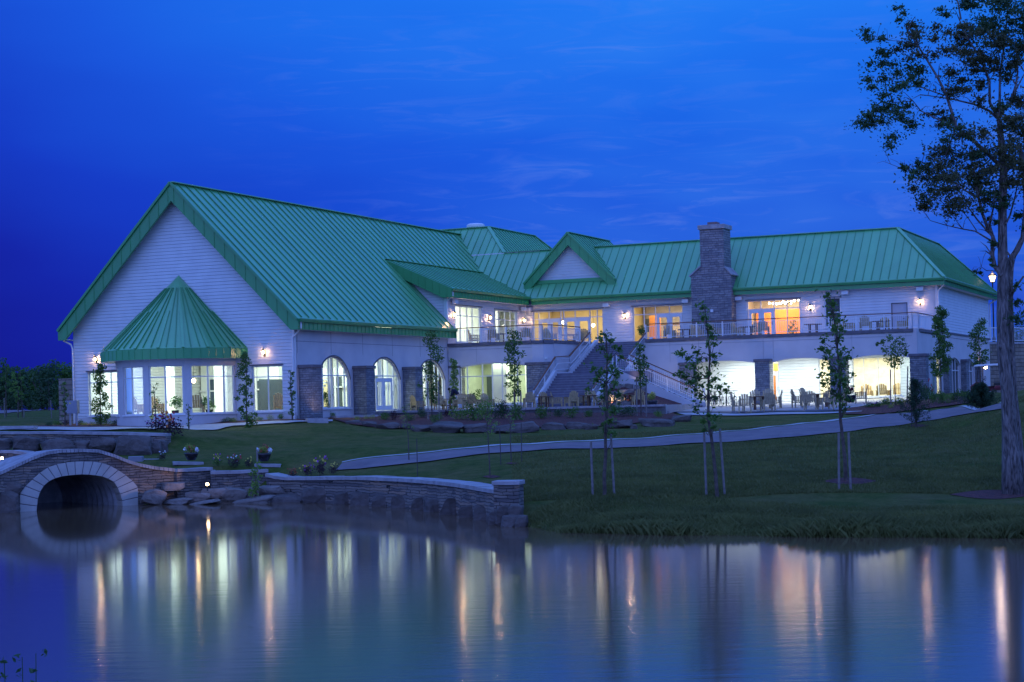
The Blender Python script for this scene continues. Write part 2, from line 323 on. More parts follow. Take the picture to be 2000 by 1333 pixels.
def _tps():
    X = CP[:, :2] / 50; n = len(X); d = np.linalg.norm(X[:, None] - X[None], axis=2); K = np.where(d > 0, d * d * np.log(d + 1e-9), 0) + np.eye(n) * 2e-5
    Pm = np.c_[np.ones(n), X]; A = np.zeros((n + 3, n + 3)); A[:n, :n] = K; A[:n, n:] = Pm; A[n:, :n] = Pm.T
    return np.linalg.solve(A, np.r_[CP[:, 2], 0, 0, 0])
TW = _tps()
def tps(x, y):
    x = np.clip(np.atleast_1d(np.asarray(x, float)), -80, 80) / 50; y = np.clip(np.atleast_1d(np.asarray(y, float)), 5, 200) / 50
    out = TW[-3] + TW[-2] * x + TW[-1] * y
    for i in range(len(CP)):
        d2 = (x - CP[i, 0] / 50) ** 2 + (y - CP[i, 1] / 50) ** 2; out = out + TW[i] * .5 * d2 * np.log(d2 + 1e-12)
    return out
def pond_sd(x, y):   # >0 inside the pond
    x = np.atleast_1d(np.asarray(x, float)); y = np.atleast_1d(np.asarray(y, float)); dm = np.full(x.shape, 1e9); ins = np.zeros(x.shape, bool)
    n = len(POND)
    for i in range(n):
        ax, ay = POND[i]; bx, by = POND[(i + 1) % n]; dx, dy = bx - ax, by - ay
        t = np.clip(((x - ax) * dx + (y - ay) * dy) / (dx * dx + dy * dy), 0, 1); dm = np.minimum(dm, np.hypot(x - ax - t * dx, y - ay - t * dy))
        c = ((ay > y) != (by > y)) & (x < (bx - ax) * (y - ay) / ((by - ay) + 1e-12) + ax); ins ^= c
    return np.where(ins, dm, -dm)
def T(x, y):
    x = np.atleast_1d(np.asarray(x, float)); y = np.atleast_1d(np.asarray(y, float)); z = tps(x, y); s = pond_sd(x, y)
    zi = np.maximum(-1.3, -.12 - .5 * s)
    w = np.clip((s + .35) / .5, 0, 1)
    r = z * (1 - w) + np.minimum(zi, z) * w
    return r + .03 * np.sin(x * 1.3 + y * .7) * np.sin(y * .9) * (r > .2)
def T1(x, y): return float(T([x], [y])[0])
def gh(u, v, z0=46, z1=175):   # where the ray of a pixel meets the ground
    r = ray(u, v); Z = np.arange(z0, z1, .25); pts = CAM[None] + r[None] * Z[:, None]; g = T(pts[:, 0], pts[:, 1]) - pts[:, 2]
    i = np.argmax(g > 0)
    if g[i] <= 0: i = len(Z) - 1
    if i == 0: p = pts[0]
    else: f = g[i - 1] / (g[i - 1] - g[i]); p = pts[i - 1] + (pts[i] - pts[i - 1]) * f
    return np.array([p[0], p[1], T1(p[0], p[1])])
def onZ(u, v, Z):        # ground point at distance Z below that pixel column
    p = P(u, v, Z); return np.array([p[0], p[1], T1(p[0], p[1])])
def m_lawn(t):
    c = t.co(); n1 = t.noise(.35, 5, rough=.7); n2 = t.noise(1.4, 6, rough=.7); n3 = t.n('TexNoise', {'Vector': t.co((1, 3.2, 1)), 'Scale': 5.0, 'Detail': 8, 'Roughness': .75}).outputs[0]
    a = t.ramp(n2, [(.3, (.075, .125, .022)), (.7, (.16, .205, .042))])
    b = t.mix(t.ramp(n1, [(.4, (0, 0, 0)), (.68, (.8, .8, .8))]), a, (.25, .21, .085)); cc = t.mix(.75, b, t.ramp(n3, [(.35, (.3, .3, .3)), (.7, (1, 1, 1))]), 'MULTIPLY')
    t.put(t.b.inputs['Base Color'], cc)
    t.put(t.b.inputs['Normal'], t.bump(n3, 1.0, .14))
LAWN = mat('lawn', rough=.95, var=0, fn=m_lawn, spec=.1)
MULCH = mat('mulch', (.085, .022, .020), .95, var=.75, vs=7, bump=1, bs=9, bd=.1)
def m_asph(t):
    n = t.noise(40, 3); t.put(t.b.inputs['Base Color'], t.ramp(t.noise(.9, 7, rough=.7), [(.3, (.12, .09, .105)), (.7, (.215, .165, .175))])); t.put(t.b.inputs['Normal'], t.bump(n, .5, .01))
ASPH = mat('path_surface', rough=.9, var=0, fn=m_asph)
PAVE = mat('paving', (.30, .29, .31), .8, var=.18, vs=1.3, bump=.25)
def sheet_terrain():
    xs = np.concatenate([-np.geomspace(50, 1500, 16)[::-1], np.arange(-49, -32, 1.0), np.arange(-32, 16, .5), np.arange(16, 49.1, 1.0), np.geomspace(50, 1500, 16)])
    ys = np.concatenate([[-60, -20], np.arange(3, 44, 2.0), np.arange(44, 92, .5), np.arange(92, 170, 1.2), np.geomspace(171, 3000, 18)])
    X, Y = np.meshgrid(xs, ys); Z = T(X.ravel(), Y.ravel())
    nx, ny = len(xs), len(ys); I = np.arange(nx * ny).reshape(ny, nx)
    fs = np.stack([I[:-1, :-1], I[:-1, 1:], I[1:, 1:], I[1:, :-1]], -1).reshape(-1, 4)
    m = MB(); m.v = np.c_[X.ravel(), Y.ravel(), Z].tolist(); m.f = fs.tolist(); m.mi = [0] * len(m.f)
    o = m.build('ground', LAWN, smooth=True); tag(o, 'mown green lawn sloping from the clubhouse down to the pond', 'lawn', kind='structure')
sheet_terrain()
def drape(name, top, bot, m, lift, n=60, k=6, label=None, cat=None, kind='structure', pts3=False):
    # ribbon between two polylines measured on the ground
    def res(pl):
        w = [np.array(q, float) if pts3 else gh(*q) for q in pl]; d = np.r_[0, np.cumsum([np.linalg.norm((w[i + 1] - w[i])[:2]) for i in range(len(w) - 1)])]
        t = np.linspace(0, d[-1], n); return np.c_[np.interp(t, d, [a[0] for a in w]), np.interp(t, d, [a[1] for a in w])]
    A, B = res(top), res(bot); v = []
    for i in range(n):
        for j in range(k + 1):
            p = A[i] + (B[i] - A[i]) * j / k; v.append(p)
    v = np.array(v); z = T(v[:, 0], v[:, 1]) + lift; mb = MB(); mb.v = np.c_[v, z].tolist()
    mb.f = [[i * (k + 1) + j, i * (k + 1) + j + 1, (i + 1) * (k + 1) + j + 1, (i + 1) * (k + 1) + j] for i in range(n - 1) for j in range(k)]
    mb.mi = [0] * len(mb.f); o = mb.build(name, m, smooth=True)
    if label: tag(o, label, cat, kind=kind)
    else: o['kind'] = kind
    return o
PT = [(668, 907), (760, 894), (850, 886), (1000, 872), (1200, 862), (1400, 848), (1500, 838), (1600, 828), (1700, 815), (1800, 805), (1880, 797), (1960, 789)]
PB = [(655, 921), (700, 918), (840, 903), (1000, 885), (1200, 877), (1400, 866), (1500, 859), (1600, 850), (1700, 838), (1800, 825), (1860, 815), (1960, 800)]
drape('path', PT, PB, ASPH, .05, n=150, k=8, label='reddish cart path curving across the lawn', cat='path')
drape('path_kerb', [(u, v - 1.6) for u, v in PT], PT, CONC, .08, n=150, k=1, label='pale kerb edging along the far side of the cart path', cat='kerb')
drape('pavement', [(0, 836), (60, 836), (140, 836.5), (300, 836), (450, 829), (560, 824.5), (650, 822)], [(0, 842), (60, 842), (140, 843), (300, 841.5), (450, 834), (560, 828.5), (650, 825)], CONC, .07, n=100, k=3, label='pale footpath in front of the gabled wing', cat='pavement')
drape('mulch', [(60, 834), (150, 829), (300, 828), (450, 824), (560, 820), (640, 817)], [(60, 836), (150, 836.3), (300, 835.5), (450, 828.6), (560, 824.2), (650, 821.8)], MULCH, .05, n=80, k=3)
drape('mulch', [(640, 818), (700, 815), (800, 812), (1000, 809), (1200, 806), (1310, 806)], [(690, 831), (720, 835), (800, 839), (1000, 838), (1200, 833), (1330, 818)], MULCH, .06, n=100, k=8)
drape('mulch', [(1650, 799), (1700, 795), (1750, 790), (1800, 783), (1850, 776), (1890, 775)], [(1650, 811), (1700, 811), (1780, 803), (1830, 797), (1870, 792), (1895, 788)], MULCH, .06, n=60, k=6)
c0 = gh(1660, 941)
for (u, v, w, h) in ((1660, 941, 54, 7), (1940, 967, 86, 9), (960, 932, 18, 3), (1001, 906, 14, 2), (1795, 832, 20, 3)):
    a = [(u - w + i * w / 6, v - h * math.sin(math.pi * i / 12)) for i in range(13)]; b = [(u - w + i * w / 6, v + h * math.sin(math.pi * i / 12)) for i in range(13)]
    drape('mulch', a, b, MULCH, .02, n=40, k=6)
def m_water(t):
    b = t.b; t.put(b.inputs['Base Color'], (.125, .076, .042)); b.inputs['IOR'].default_value = 1.33; b.inputs['Specular IOR Level'].default_value = .62
    sp = t.n('SeparateXYZ', {0: t.n('TexCoord').outputs['Object']})
    # the wind ripples the open water; the strip under the banks lies calm
    n2 = t.n('TexNoise', {'Vector': t.co((.05, .16, 1)), 'Scale': 1.0, 'Detail': 3}).outputs[0]
    open_ = t.n('MapRange', {0: t.math('ADD', sp.outputs[1], t.math('MULTIPLY', n2, 14.0)), 1: 62.0, 2: 38.0, 3: 0.0, 4: 1.0}, interpolation_type='SMOOTHSTEP').outputs[0]
    t.put(b.inputs['Roughness'], t.math('ADD', .068, t.math('MULTIPLY', open_, .035)))
    n1 = t.n('TexNoise', {'Vector': t.co((.5, 3.0, 1)), 'Scale': 1.0, 'Detail': 5, 'Roughness': .6}).outputs[0]
    amp = t.math('MULTIPLY', t.math('ADD', .12, open_), t.math('ADD', n2, .1))
    t.put(b.inputs['Normal'], t.bump(t.math('MULTIPLY', n1, amp), .22, .03))
WATER = mat('pond_water', var=0, fn=m_water)
m = MB(); m.add([(-140, 3, 0), (140, 3, 0), (140, 92, 0), (-140, 92, 0)], [(0, 1, 2, 3)])
tag(m.build('water', WATER), 'still pond mirroring the lit windows', 'pond', kind='structure')
# ------------------------------------------------------------------ clubhouse
CH = thing('clubhouse', 'large white clubhouse with green metal roofs, lit windows and a raised deck', 'building', O, -TH)
def wallmb(mb, ax, pl, a0, a1, z0, ztop, holes=(), th=.25, out=-1, bp=()):
    """wall in the plane ax=pl ('q': runs along p, 'p': runs along q); holes (a0,a1,z0,top or fn); ztop number or fn. out: outward sign"""
    zt = ztop if callable(ztop) else (lambda a: ztop)
    hs = [(h[0], h[1], h[2], h[3] if callable(h[3]) else (lambda a, k=h[3]: k)) for h in holes]
    br = {a0, a1} | {b for b in bp if a0 < b < a1}
    for h, hr in zip(hs, holes):
        br |= {max(a0, h[0]), min(a1, h[1])}
        if callable(hr[3]): br |= {h[0] + (h[1] - h[0]) * i / 18 for i in range(19)}
    br = sorted(br)
    def pt(a, z, d): o = pl + (-out) * d; return (a, o, z) if ax == 'q' else (o, a, z)
    for a, b in zip(br[:-1], br[1:]):
        if b - a < 1e-5: continue
        e = (b - a) * 1e-4; mid = (a + b) / 2
        H = sorted([h for h in hs if h[0] < mid < h[1]], key=lambda h: h[2])
        lo = [(z0, z0)] + [(h[3](a + e), h[3](b - e)) for h in H]; hi = [(h[2], h[2]) for h in H] + [(zt(a + e), zt(b - e))]
        for (l0, l1), (h0, h1) in zip(lo, hi):
            if h0 - l0 < 1e-4 and h1 - l1 < 1e-4: continue
            v = [pt(a, l0, 0), pt(b, l1, 0), pt(b, h1, 0), pt(a, h0, 0), pt(a, l0, th), pt(b, l1, th), pt(b, h1, th), pt(a, h0, th)]
            mb.add(v, [(0, 1, 2, 3), (7, 6, 5, 4), (0, 4, 5, 1), (3, 2, 6, 7)])
    for h in hs:
        for a in (h[0], h[1]):
            if a0 + 1e-4 < a < a1 - 1e-4:
                zt_ = h[3](a + (1e-4 if a == h[0] else -1e-4)); mb.quad(pt(a, h[2], 0), pt(a, zt_, 0), pt(a, zt_, th), pt(a, h[2], th))
    for a in (a0, a1):
        zt_ = zt(a); mb.quad(pt(a, z0, 0), pt(a, zt_, 0), pt(a, zt_, th), pt(a, z0, th))
def arch(c, hw, zs, zc):   # segmental arch: spring zs, crown zc
    r = ((hw * hw) + (zc - zs) ** 2) / (2 * (zc - zs)); cz = zc - r
    return lambda a: cz + math.sqrt(max(r * r - (a - c) ** 2, 0)) if abs(a - c) <= hw + 1e-6 else zs
def window(ax, pl, a0, a1, z0, top, mull=(), trans=(), doors=(), out=-1, depth=.12, fw=.07, name='window', frame=FRAME, sill=True, mw=.06):
    tf = top if callable(top) else (lambda a: top)
    m = MB()
    def bx(a, b, c, d, w0=0.0, w1=.1):
        s0, s1 = sorted((pl - out * (depth + w0), pl - out * (depth + w1)))
        m.box(a, b, s0, s1, c, d) if ax == 'q' else m.box(s0, s1, a, b, c, d)
    zl, zr = tf(a0 + fw), tf(a1 - fw)
    bx(a0, a0 + fw, z0, zl); bx(a1 - fw, a1, z0, zr); bx(a0 + fw, a1 - fw, z0, z0 + fw)
    if callable(top):
        N = 20
        for i in range(N):
            a = a0 + (a1 - a0) * i / N; b = a0 + (a1 - a0) * (i + 1) / N; za, zb = tf(a + 1e-4), tf(b - 1e-4)
            d0 = pl - out * depth; d1 = pl - out * (depth + .1)
            pt = (lambda x, y, z: (x, y, z)) if ax == 'q' else (lambda x, y, z: (y, x, z))
            m.add([pt(a, d0, za - fw), pt(b, d0, zb - fw), pt(b, d0, zb + .01), pt(a, d0, za + .01), pt(a, d1, za - fw), pt(b, d1, zb - fw), pt(b, d1, zb), pt(a, d1, za)], [(0, 1, 2, 3), (7, 6, 5, 4), (0, 4, 5, 1)])
    else: bx(a0 + fw, a1 - fw, tf(0) - fw, tf(0))
    for a in mull: bx(a - mw / 2, a + mw / 2, z0 + fw, tf(a) - fw * .5, .005, .095)
    for z in trans: bx(a0 + fw, a1 - fw, z - mw / 2, z + mw / 2, .01, .09)
    o = m.build(name, frame, CH)
    g = MB(); d = pl - out * (depth + .05); N = 20 if callable(top) else 1
    for i in range(N):
        a = a0 + (a1 - a0) * i / N; b = a0 + (a1 - a0) * (i + 1) / N; za, zb = tf(a + 1e-4), tf(b - 1e-4)
        pt = (lambda x, z: (x, d, z)) if ax == 'q' else (lambda x, z: (d, x, z))
        g.quad(pt(a, z0), pt(b, z0), pt(b, zb), pt(a, za))
    g.build('pane', GLASS, o)
    if sill:
        s = MB(); s0, s1 = sorted((pl + out * .09, pl - out * depth))
        s.box(a0 - .08, a1 + .08, s0, s1, z0 - .09, z0 - .004) if ax == 'q' else s.box(s0, s1, a0 - .08, a1 + .08, z0 - .09, z0 - .004)
        s.build('sill', WHT, o)
    for (da, db, zt) in doors:   # glazed door leaves
        dm = MB(); s0, s1 = sorted((pl - out * (depth - .03), pl - out * (depth + .04))); w = .2
        def b2(a, b, c, e): dm.box(a, b, s0, s1, c, e) if ax == 'q' else dm.box(s0, s1, a, b, c, e)
        b2(da, da + w, z0 + .02, zt); b2(db - w, db, z0 + .02, zt); b2(da + w, db - w, zt - .24, zt); b2(da + w, db - w, z0 + .02, z0 + .3)
        dd = dm.build('door', FRAME, CH); hm = MB(); ha = db - .1; y0 = pl + out * -(depth - .06)
        hm.tube([(ha, y0 + out * .06, z0 + .95), (ha, y0 + out * .06, z0 + 1.25)] if ax == 'q' else [(y0 + out * .06, ha, z0 + .95), (y0 + out * .06, ha, z0 + 1.25)], .015, 6); hm.build('handle', BLACK, dd)
    return o
# --- main gabled block
ZF, ZU = 3.75, 8.25
BAYC, BR = (-8.0, 0.0), 3.9
gab = lambda a: 17.55 - abs(a + 8.0)
w = MB(); wl = [(-14.93, -11.75, 3.9, 6.62), (-3.02, -0.89, 3.9, 6.62), (-11.7, -4.3, 3.7, 7.0)]
wallmb(w, 'q', 0, -16, 0, 2.4, gab, wl, bp=(-8.0,)); w.build('wall', SIDING, CH)
w = MB(); w.box(-16.02, .02, -.03, -.002, 2.4, 3.8); w.build('plinth', STUCCO, CH)
A1, A2, A3 = arch(4.62, 2.05, 5.75, 7.16), arch(11.28, 2.2, 5.75, 7.16), arch(18.0, 2.2, 5.75, 7.1)
w = MB(); wallmb(w, 'p', 0, .004, 20.78, 2.4, 9.0, [(2.57, 6.67, 4.0, A1), (9.08, 13.48, 3.75, A2), (15.8, 20.2, 3.9, A3)], out=1); w.build('wall', STUCCO, CH)
for z in (8.0,):
    w = MB()
    for i, a in enumerate(np.arange(.3, 20.5, 4.05)): w.box(.001, .008, a, a + .02, 7.3, 8.9)
    w.box(.001, .008, .1, 20.7, z, z + .025); w.build('joint', CAPD, CH)
window('p', 0, 2.57, 6.67, 4.0, A1, (3.4, 4.25, 4.55, 5.4, 6.2), (6.0,), out=1)
window('p', 0, 9.08, 13.48, 3.78, A2, (9.9, 10.75, 11.0, 12.0, 12.75), (6.0,), doors=((10.2, 11.28, 5.85), (11.3, 12.5, 5.85)), out=1, sill=False)
window('p', 0, 15.8, 20.2, 3.9, A3, (16.8, 17.6, 17.9, 18.9, 19.5), (6.0,), out=1)
window('q', 0, -14.93, -11.75, 3.9, 6.62, (-13.3,), (5.95,))
window('q', 0, -3.02, -0.89, 3.9, 6.62, (-1.95,), (5.95,))
# left side and rear walls (unseen faces close the building)
w = MB(); w.box(-16, -15.75, .25, 38, 2.4, 9.2); w.box(-16, 0, 38, 38.25, 2.4, 16); w.build('wall', SIDING, CH)
# arch surround bands
for (c, hw, A) in ((4.62, 2.05, A1), (11.28, 2.2, A2), (18.0, 2.2, A3)):
    w = MB(); N = 24
    for i in range(N):
        a = c - hw + 2 * hw * i / N; b = c - hw + 2 * hw * (i + 1) / N; za, zb = A(a + 1e-4), A(b - 1e-4)
        w.add([(.002, a, za), (.002, b, zb), (.05, b, zb + .0), (.05, a, za + .0), (.002, a, za + .09), (.002, b, zb + .09), (.05, b, zb + .09), (.05, a, za + .09)], [(0, 1, 2, 3), (3, 2, 6, 7), (7, 6, 5, 4)])
    w.build('arch_trim', CAPD, CH)
def pillar(p0, p1, q0, q1, z0, z1, m=STONEW, cap=.2):
    w = MB(); w.box(p0, p1, q0, q1, z0, z1 - cap); o = w.build('pillar', m, CH, bevel=.02)
    c = MB(); c.box(p0 - .07, p1 + .07, q0 - .07, q1 + .07, z1 - cap + .002, z1); c.build('cap', CAPD, o, bevel=.03)
for q0, q1 in ((.35, 1.5), (7.02, 8.2), (13.8, 14.9)): pillar(.035, .95, q0, q1, 2.6, 6.6)
pillar(.012, .9, 20.85, 21.6, 3.0, 6.75)
# --- roofs: sheets with standing seams
def plane_roof(mb, poly, up, seam_along=None, th=.09, sp=.6, sh=.055, sw=.042):
    """poly: list of 3D points of a planar roof face; seams run along direction 'up' (3D, in plane) spaced along the perpendicular"""
    P3 = [Vector(p) for p in poly]; n = (P3[1] - P3[0]).cross(P3[2] - P3[0]).normalized()
    if n.z < 0: n = -n
    up = Vector(up).normalized(); ac = up.cross(n).normalized()
    mb.extr([tuple(p - n * th) for p in P3], n * th)
    c2 = [(p.dot(ac), p.dot(up)) for p in P3]; o = P3[0]; o2 = (o.dot(ac), o.dot(up)); lo = min(c[0] for c in c2); hi = max(c[0] for c in c2)
    s = math.ceil((lo + .08) / sp) * sp
    while s < hi - .05:
        ys = []
        for i in range(len(c2)):
            a, b = c2[i], c2[(i + 1) % len(c2)]
            if (a[0] - s) * (b[0] - s) < 0: ys.append(a[1] + (b[1] - a[1]) * (s - a[0]) / (b[0] - a[0]))
        ys.sort()
        for y0, y1 in zip(ys[::2], ys[1::2]):
            if y1 - y0 > .25:
                p0 = o + ac * (s - o2[0]) + up * (y0 + .12 - o2[1]); p1 = o + ac * (s - o2[0]) + up * (y1 - .03 - o2[1])
                mb.m = 1; mb.bar(p0 + n * sh / 2, p1 + n * sh / 2, sw, sh, up=n); mb.m = 0
        s += sp
def capstrip(mb, a, b, w=.22, t=.05): a = Vector(a); b = Vector(b); mb.bar(a + Vector((0, 0, .04)), b + Vector((0, 0, .04)), w, t)
S2 = math.sqrt(.5)
r = MB()
# main right slope: z = 9.3 + (.62-p); cut by the shed dormer (p>-4.45, q>20.78)
r.m = 0
plane_roof(r, [(.62, -.6, 9.3), (.62, 20.83, 9.3), (-1.75, 20.83, 11.67), (-4.45, 20.83, 14.37), (-4.45, 36.6, 14.37), (-7.95, 40.1, 17.87), (-7.95, -.6, 17.87)], (-1, 0, 1), sp=.86, sh=.06, sw=.06)
plane_roof(r, [(-16.62, -.6, 9.3), (-16.62, 39, 9.3), (-8.05, 39, 17.87), (-8.05, -.6, 17.87)], (1, 0, 1), sp=.61)
capstrip(r, (-8, -.62, 17.9), (-8, 40.2, 17.9), .42, .06)
r.build('roof', [ROOF, SEAM_SHADE], CH)
# shed dormer roof
r = MB(); k = (14.37 - 12.12) / 5.07
plane_roof(r, [(.62, 20.3, 12.12), (.62, 34.25, 12.12), (-4.45, 36.55, 14.37), (-4.45, 20.3, 14.37)], (-1, 0, k), sp=.86)
capstrip(r, (-4.5, 20.3, 14.4), (-4.5, 36.6, 14.4), .3, .04); r.build('roof', [ROOF, SEAM_SHADE], CH)
# front slope of wing and hub: z = 12 + (q-34.1)
H, HUB = 16.0, 18.4
r = MB()
plane_roof(r, [(.62, 34.1, 12.0), (31.95, 34.1, 12.0), (28.0, 38.05, H), (-3.15, 38.05, H), (-5.55, 40.45, HUB), (-10.3, 40.45, HUB), (-8.0, 39.9, 17.8), (-4.5, 36.35, 14.25), (.5, 34.1, 12.0)], (0, 1, 1), sp=.61)
plane_roof(r, [(31.95, 34.1, 12.0), (31.95, 58.1, 12.0), (28.0, 54.2, H), (28.0, 38.05, H)], (-1, 0, 1), sp=.61)
plane_roof(r, [(-3.15, 38.05, H), (-3.15, 52.4, H), (-5.55, 50, HUB), (-5.55, 40.45, HUB)], (-1, 0, 1), sp=.61)
r.box(-3.1, 27.95, 38.1, 54.2, H - .25, H - .05); r.box(-10.3, -5.6, 40.5, 50, HUB - .25, HUB - .05)
r.quad((31.95, 58.1, 12), (28, 54.2, H), (-3.15, 54.2, H), (-3.15, 58.1, 12)); r.quad((-10.3, 40.45, HUB), (-10.3, 50, HUB), (-18, 50, 11), (-18, 40.45, 11)); r.quad((-5.55, 50, HUB), (-10.3, 50, HUB), (-10.3, 54, 14), (-3.15, 52.4, H))
for a, b in (((-3.15, 38.05, H), (28, 38.05, H)), ((28, 38.05, H), (31.95, 34.1, 12)), ((28, 38.05, H), (28, 54.2, H)), ((28, 54.2, H), (31.95, 58.1, 12)), ((-3.15, 38.05, H), (-5.55, 40.45, HUB)), ((-5.55, 40.45, HUB), (-10.3, 40.45, HUB)), ((-5.55, 40.45, HUB), (-5.55, 50, HUB)), ((-5.55, 50, HUB), (-3.15, 52.4, H))): capstrip(r, a, b, .3, .05)
r.build('roof', [ROOFX, SEAM_SHADE], CH)
# small front gable on the wing
r = MB(); GP, GA, gq = 3.57, 16.95, 34.95
plane_roof(r, [(GP + 3.72, gq, GA - 3.72), (GP, gq, GA), (GP, 44, GA), (GP + .95, 38.05 + .02, H), (GP + 3.72, 35.3, GA - 3.72)], (-1, 0, 1), sp=.61)
plane_roof(r, [(GP - 3.72, gq, GA - 3.72), (GP - 3.72, 35.3, GA - 3.72), (GP - .95, 38.07, H), (GP, 44, GA), (GP, gq, GA)], (1, 0, 1), sp=.61)
plane_roof(r, [(GP + .9, 38.05, H + .02), (GP, 38.05, GA), (GP, 44, GA), (GP + .9, 44, H + .02)], (-1, 0, 1), sp=.61)
capstrip(r, (GP, gq, GA), (GP, 44, GA), .3, .05); r.build('roof', [ROOF, SEAM_SHADE], CH)
w = MB(); wallmb(w, 'q', 35.45, GP - 3.0, GP + 3.0, 12.9, lambda a: GA - .15 - abs(a - GP), bp=(GP,), th=.15); w.build('gable', SIDING, CH)
w = MB(); w.box(GP - 2.75, GP + 2.75, 35.18, 35.43, 13.15, 13.42); w.build('gable_skirt', FASC, CH)
# rakes (fascia boards with battens)
def rake(mb, foot, apex, d0, d1, qf, th=.16, sp=.98, zl=-99):
    """board following the slope from foot(p,z) to apex(p,z); hangs d0..d1 below the roof surface, vertical ends"""
    (pa, za), (pb, zb) = foot, apex; zl = max(zl, za - d1); pc = pa + (pb - pa) * (zl - (za - d1)) / (zb - za); mb.extr([(pa, qf, za - d0), (pb, qf, zb - d0), (pb, qf, zb - d1), (pc, qf, zl), (pa, qf, zl)], (0, th, 0))
    n = int(abs(pb - pa) / sp * 1.42); 
    for i in range(1, n + 1):
        t = i / (n + .3); p = pa + (pb - pa) * t; z = za + (zb - za) * t; mb.bar((p, qf - .012, z - d0), (p, qf - .012, max(z - d1, zl)), .035, .035, up=(0, 1, 0))
    a, b = Vector((pa, qf - .06, za - .02)), Vector((pb, qf - .06, zb - .02)); mb.bar(a, b, .14, .09, up=(0, 1, 0))
r = MB(); rake(r, (.66, 9.26), (-8, 17.92), .05, 1.12, -.66, zl=8.65); rake(r, (-16.66, 9.26), (-8, 17.92), .05, 1.12, -.66, zl=8.65)

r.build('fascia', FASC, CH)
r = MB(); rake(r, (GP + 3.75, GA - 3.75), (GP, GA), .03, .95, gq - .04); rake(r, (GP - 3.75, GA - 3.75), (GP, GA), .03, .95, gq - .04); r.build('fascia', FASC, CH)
s = MB()   # soffits
for (a, b) in (((.6, 9.2), (-8, 17.8)), ((-16.6, 9.2), (-8, 17.8))):
    s.quad((a[0], -.5, a[1] - .35), (b[0], -.5, b[1] - .35), (b[0], -.002, b[1] - .35), (a[0], -.002, a[1] - .35))
s.box(.004, .6, -.5, 20.8, 8.66, 8.69); s.box(-16.6, -16.004, -.5, 38, 8.66, 8.69); s.box(.004, .6, 20.8, 34.6, 11.5, 11.53); s.box(.6, 31.9, 34.15, 34.69, 11.5, 11.53); s.box(31.34, 31.9, 34.7, 58, 11.5, 11.53)
s.build('soffit', WHT, CH)
def eave(ax, pl, a0, a1, zb, zt, out, sp=.5, gutter=True):
    mb = MB()
    def bx(a, b, c, d, e, f, sgn=1):
        s0, s1 = sorted((c, d)); mb.box(a, b, s0, s1, e, f) if ax == 'q' else mb.box(s0, s1, a, b, e, f)
    bx(a0, a1, pl, pl - out * .08, zb, zt - .22)
    a = a0 + sp / 2
    while a < a1: bx(a - .02, a + .02, pl, pl + out * .03, zb, zt - .22); a += sp
    mb.build('fascia', FASC, CH)
    g = MB(); c = pl + out * .09
    prof = [(-.09, 0), (-.09, -.2), (.05, -.2), (.1, -.06), (.1, 0), (.07, 0), (.03, -.15), (-.06, -.15), (-.06, 0)]
    pts = [((a0, c + out * x, zt + y) if ax == 'q' else (c + out * x, a0, zt + y)) for x, y in prof]
    d = (a1 - a0, 0, 0) if ax == 'q' else (0, a1 - a0, 0); g.extr(pts, d); g.build('gutter', FASC, CH)
eave('p', .62, -.56, 20.83, 8.66, 9.3, 1); eave('p', .62, 20.32, 34.0, 11.5, 12.12, 1); eave('q', 34.1, .78, 31.95, 11.5, 12.0, -1, sp=.61); eave('p', 31.95, 34.05, 58.1, 11.5, 12.0, 1, sp=.31)
w = MB(); w.box(.3, .7, 20.72, 20.83, 8.66, 9.25); w.extr([(.7, 20.83, 9.25), (.7, 20.83, 8.66), (-.9, 20.83, 8.66), (-.9, 20.83, 10.4)], (0, -.1, 0)); w.build('fascia', FASC, CH)
# dormer front: wall, sloping fascia
w = MB(); wallmb(w, 'q', 20.784, -4.4, 0, 8.0, lambda a: 12.1 + (.62 - a) * k - .08, th=.2, bp=()); w.build('wall', SIDING, CH)
w = MB(); w.extr([(.66, 20.24, 12.12), (-4.55, 20.24, 14.42), (-4.55, 20.24, 14.05), (-2.9, 20.24, 12.85), (-.05, 20.24, 11.5), (.66, 20.24, 11.5)], (0, .1, 0))
for i in range(9): p = .3 - i * .55; zz = 12.12 + (.66 - p) * .441; w.bar((p, 20.23, zz), (p, 20.23, max(zz - .85, 11.5)), .035, .035, up=(0, 1, 0))
w.box(-.05, .6, 20.34, 20.78, 11.5, 11.53); w.build('fascia', FASC, CH)
# upper side wall p=0
w = MB(); wallmb(w, 'p', 0, 20.784, 34.7, 8.0, 12.05, [(22.2, 26.55, 8.42, 11.04), (28.9, 33.1, 8.42, 11.0)], out=1); w.build('wall', SIDING, CH)
window('p', 0, 22.2, 26.55, 8.42, 11.04, (23.3, 24.4, 25.3), (10.35,), out=1, mw=.05); window('p', 0, 28.9, 33.1, 8.42, 11.0, (30.0, 31.1, 32.1), (10.3,), out=1, mw=.05)
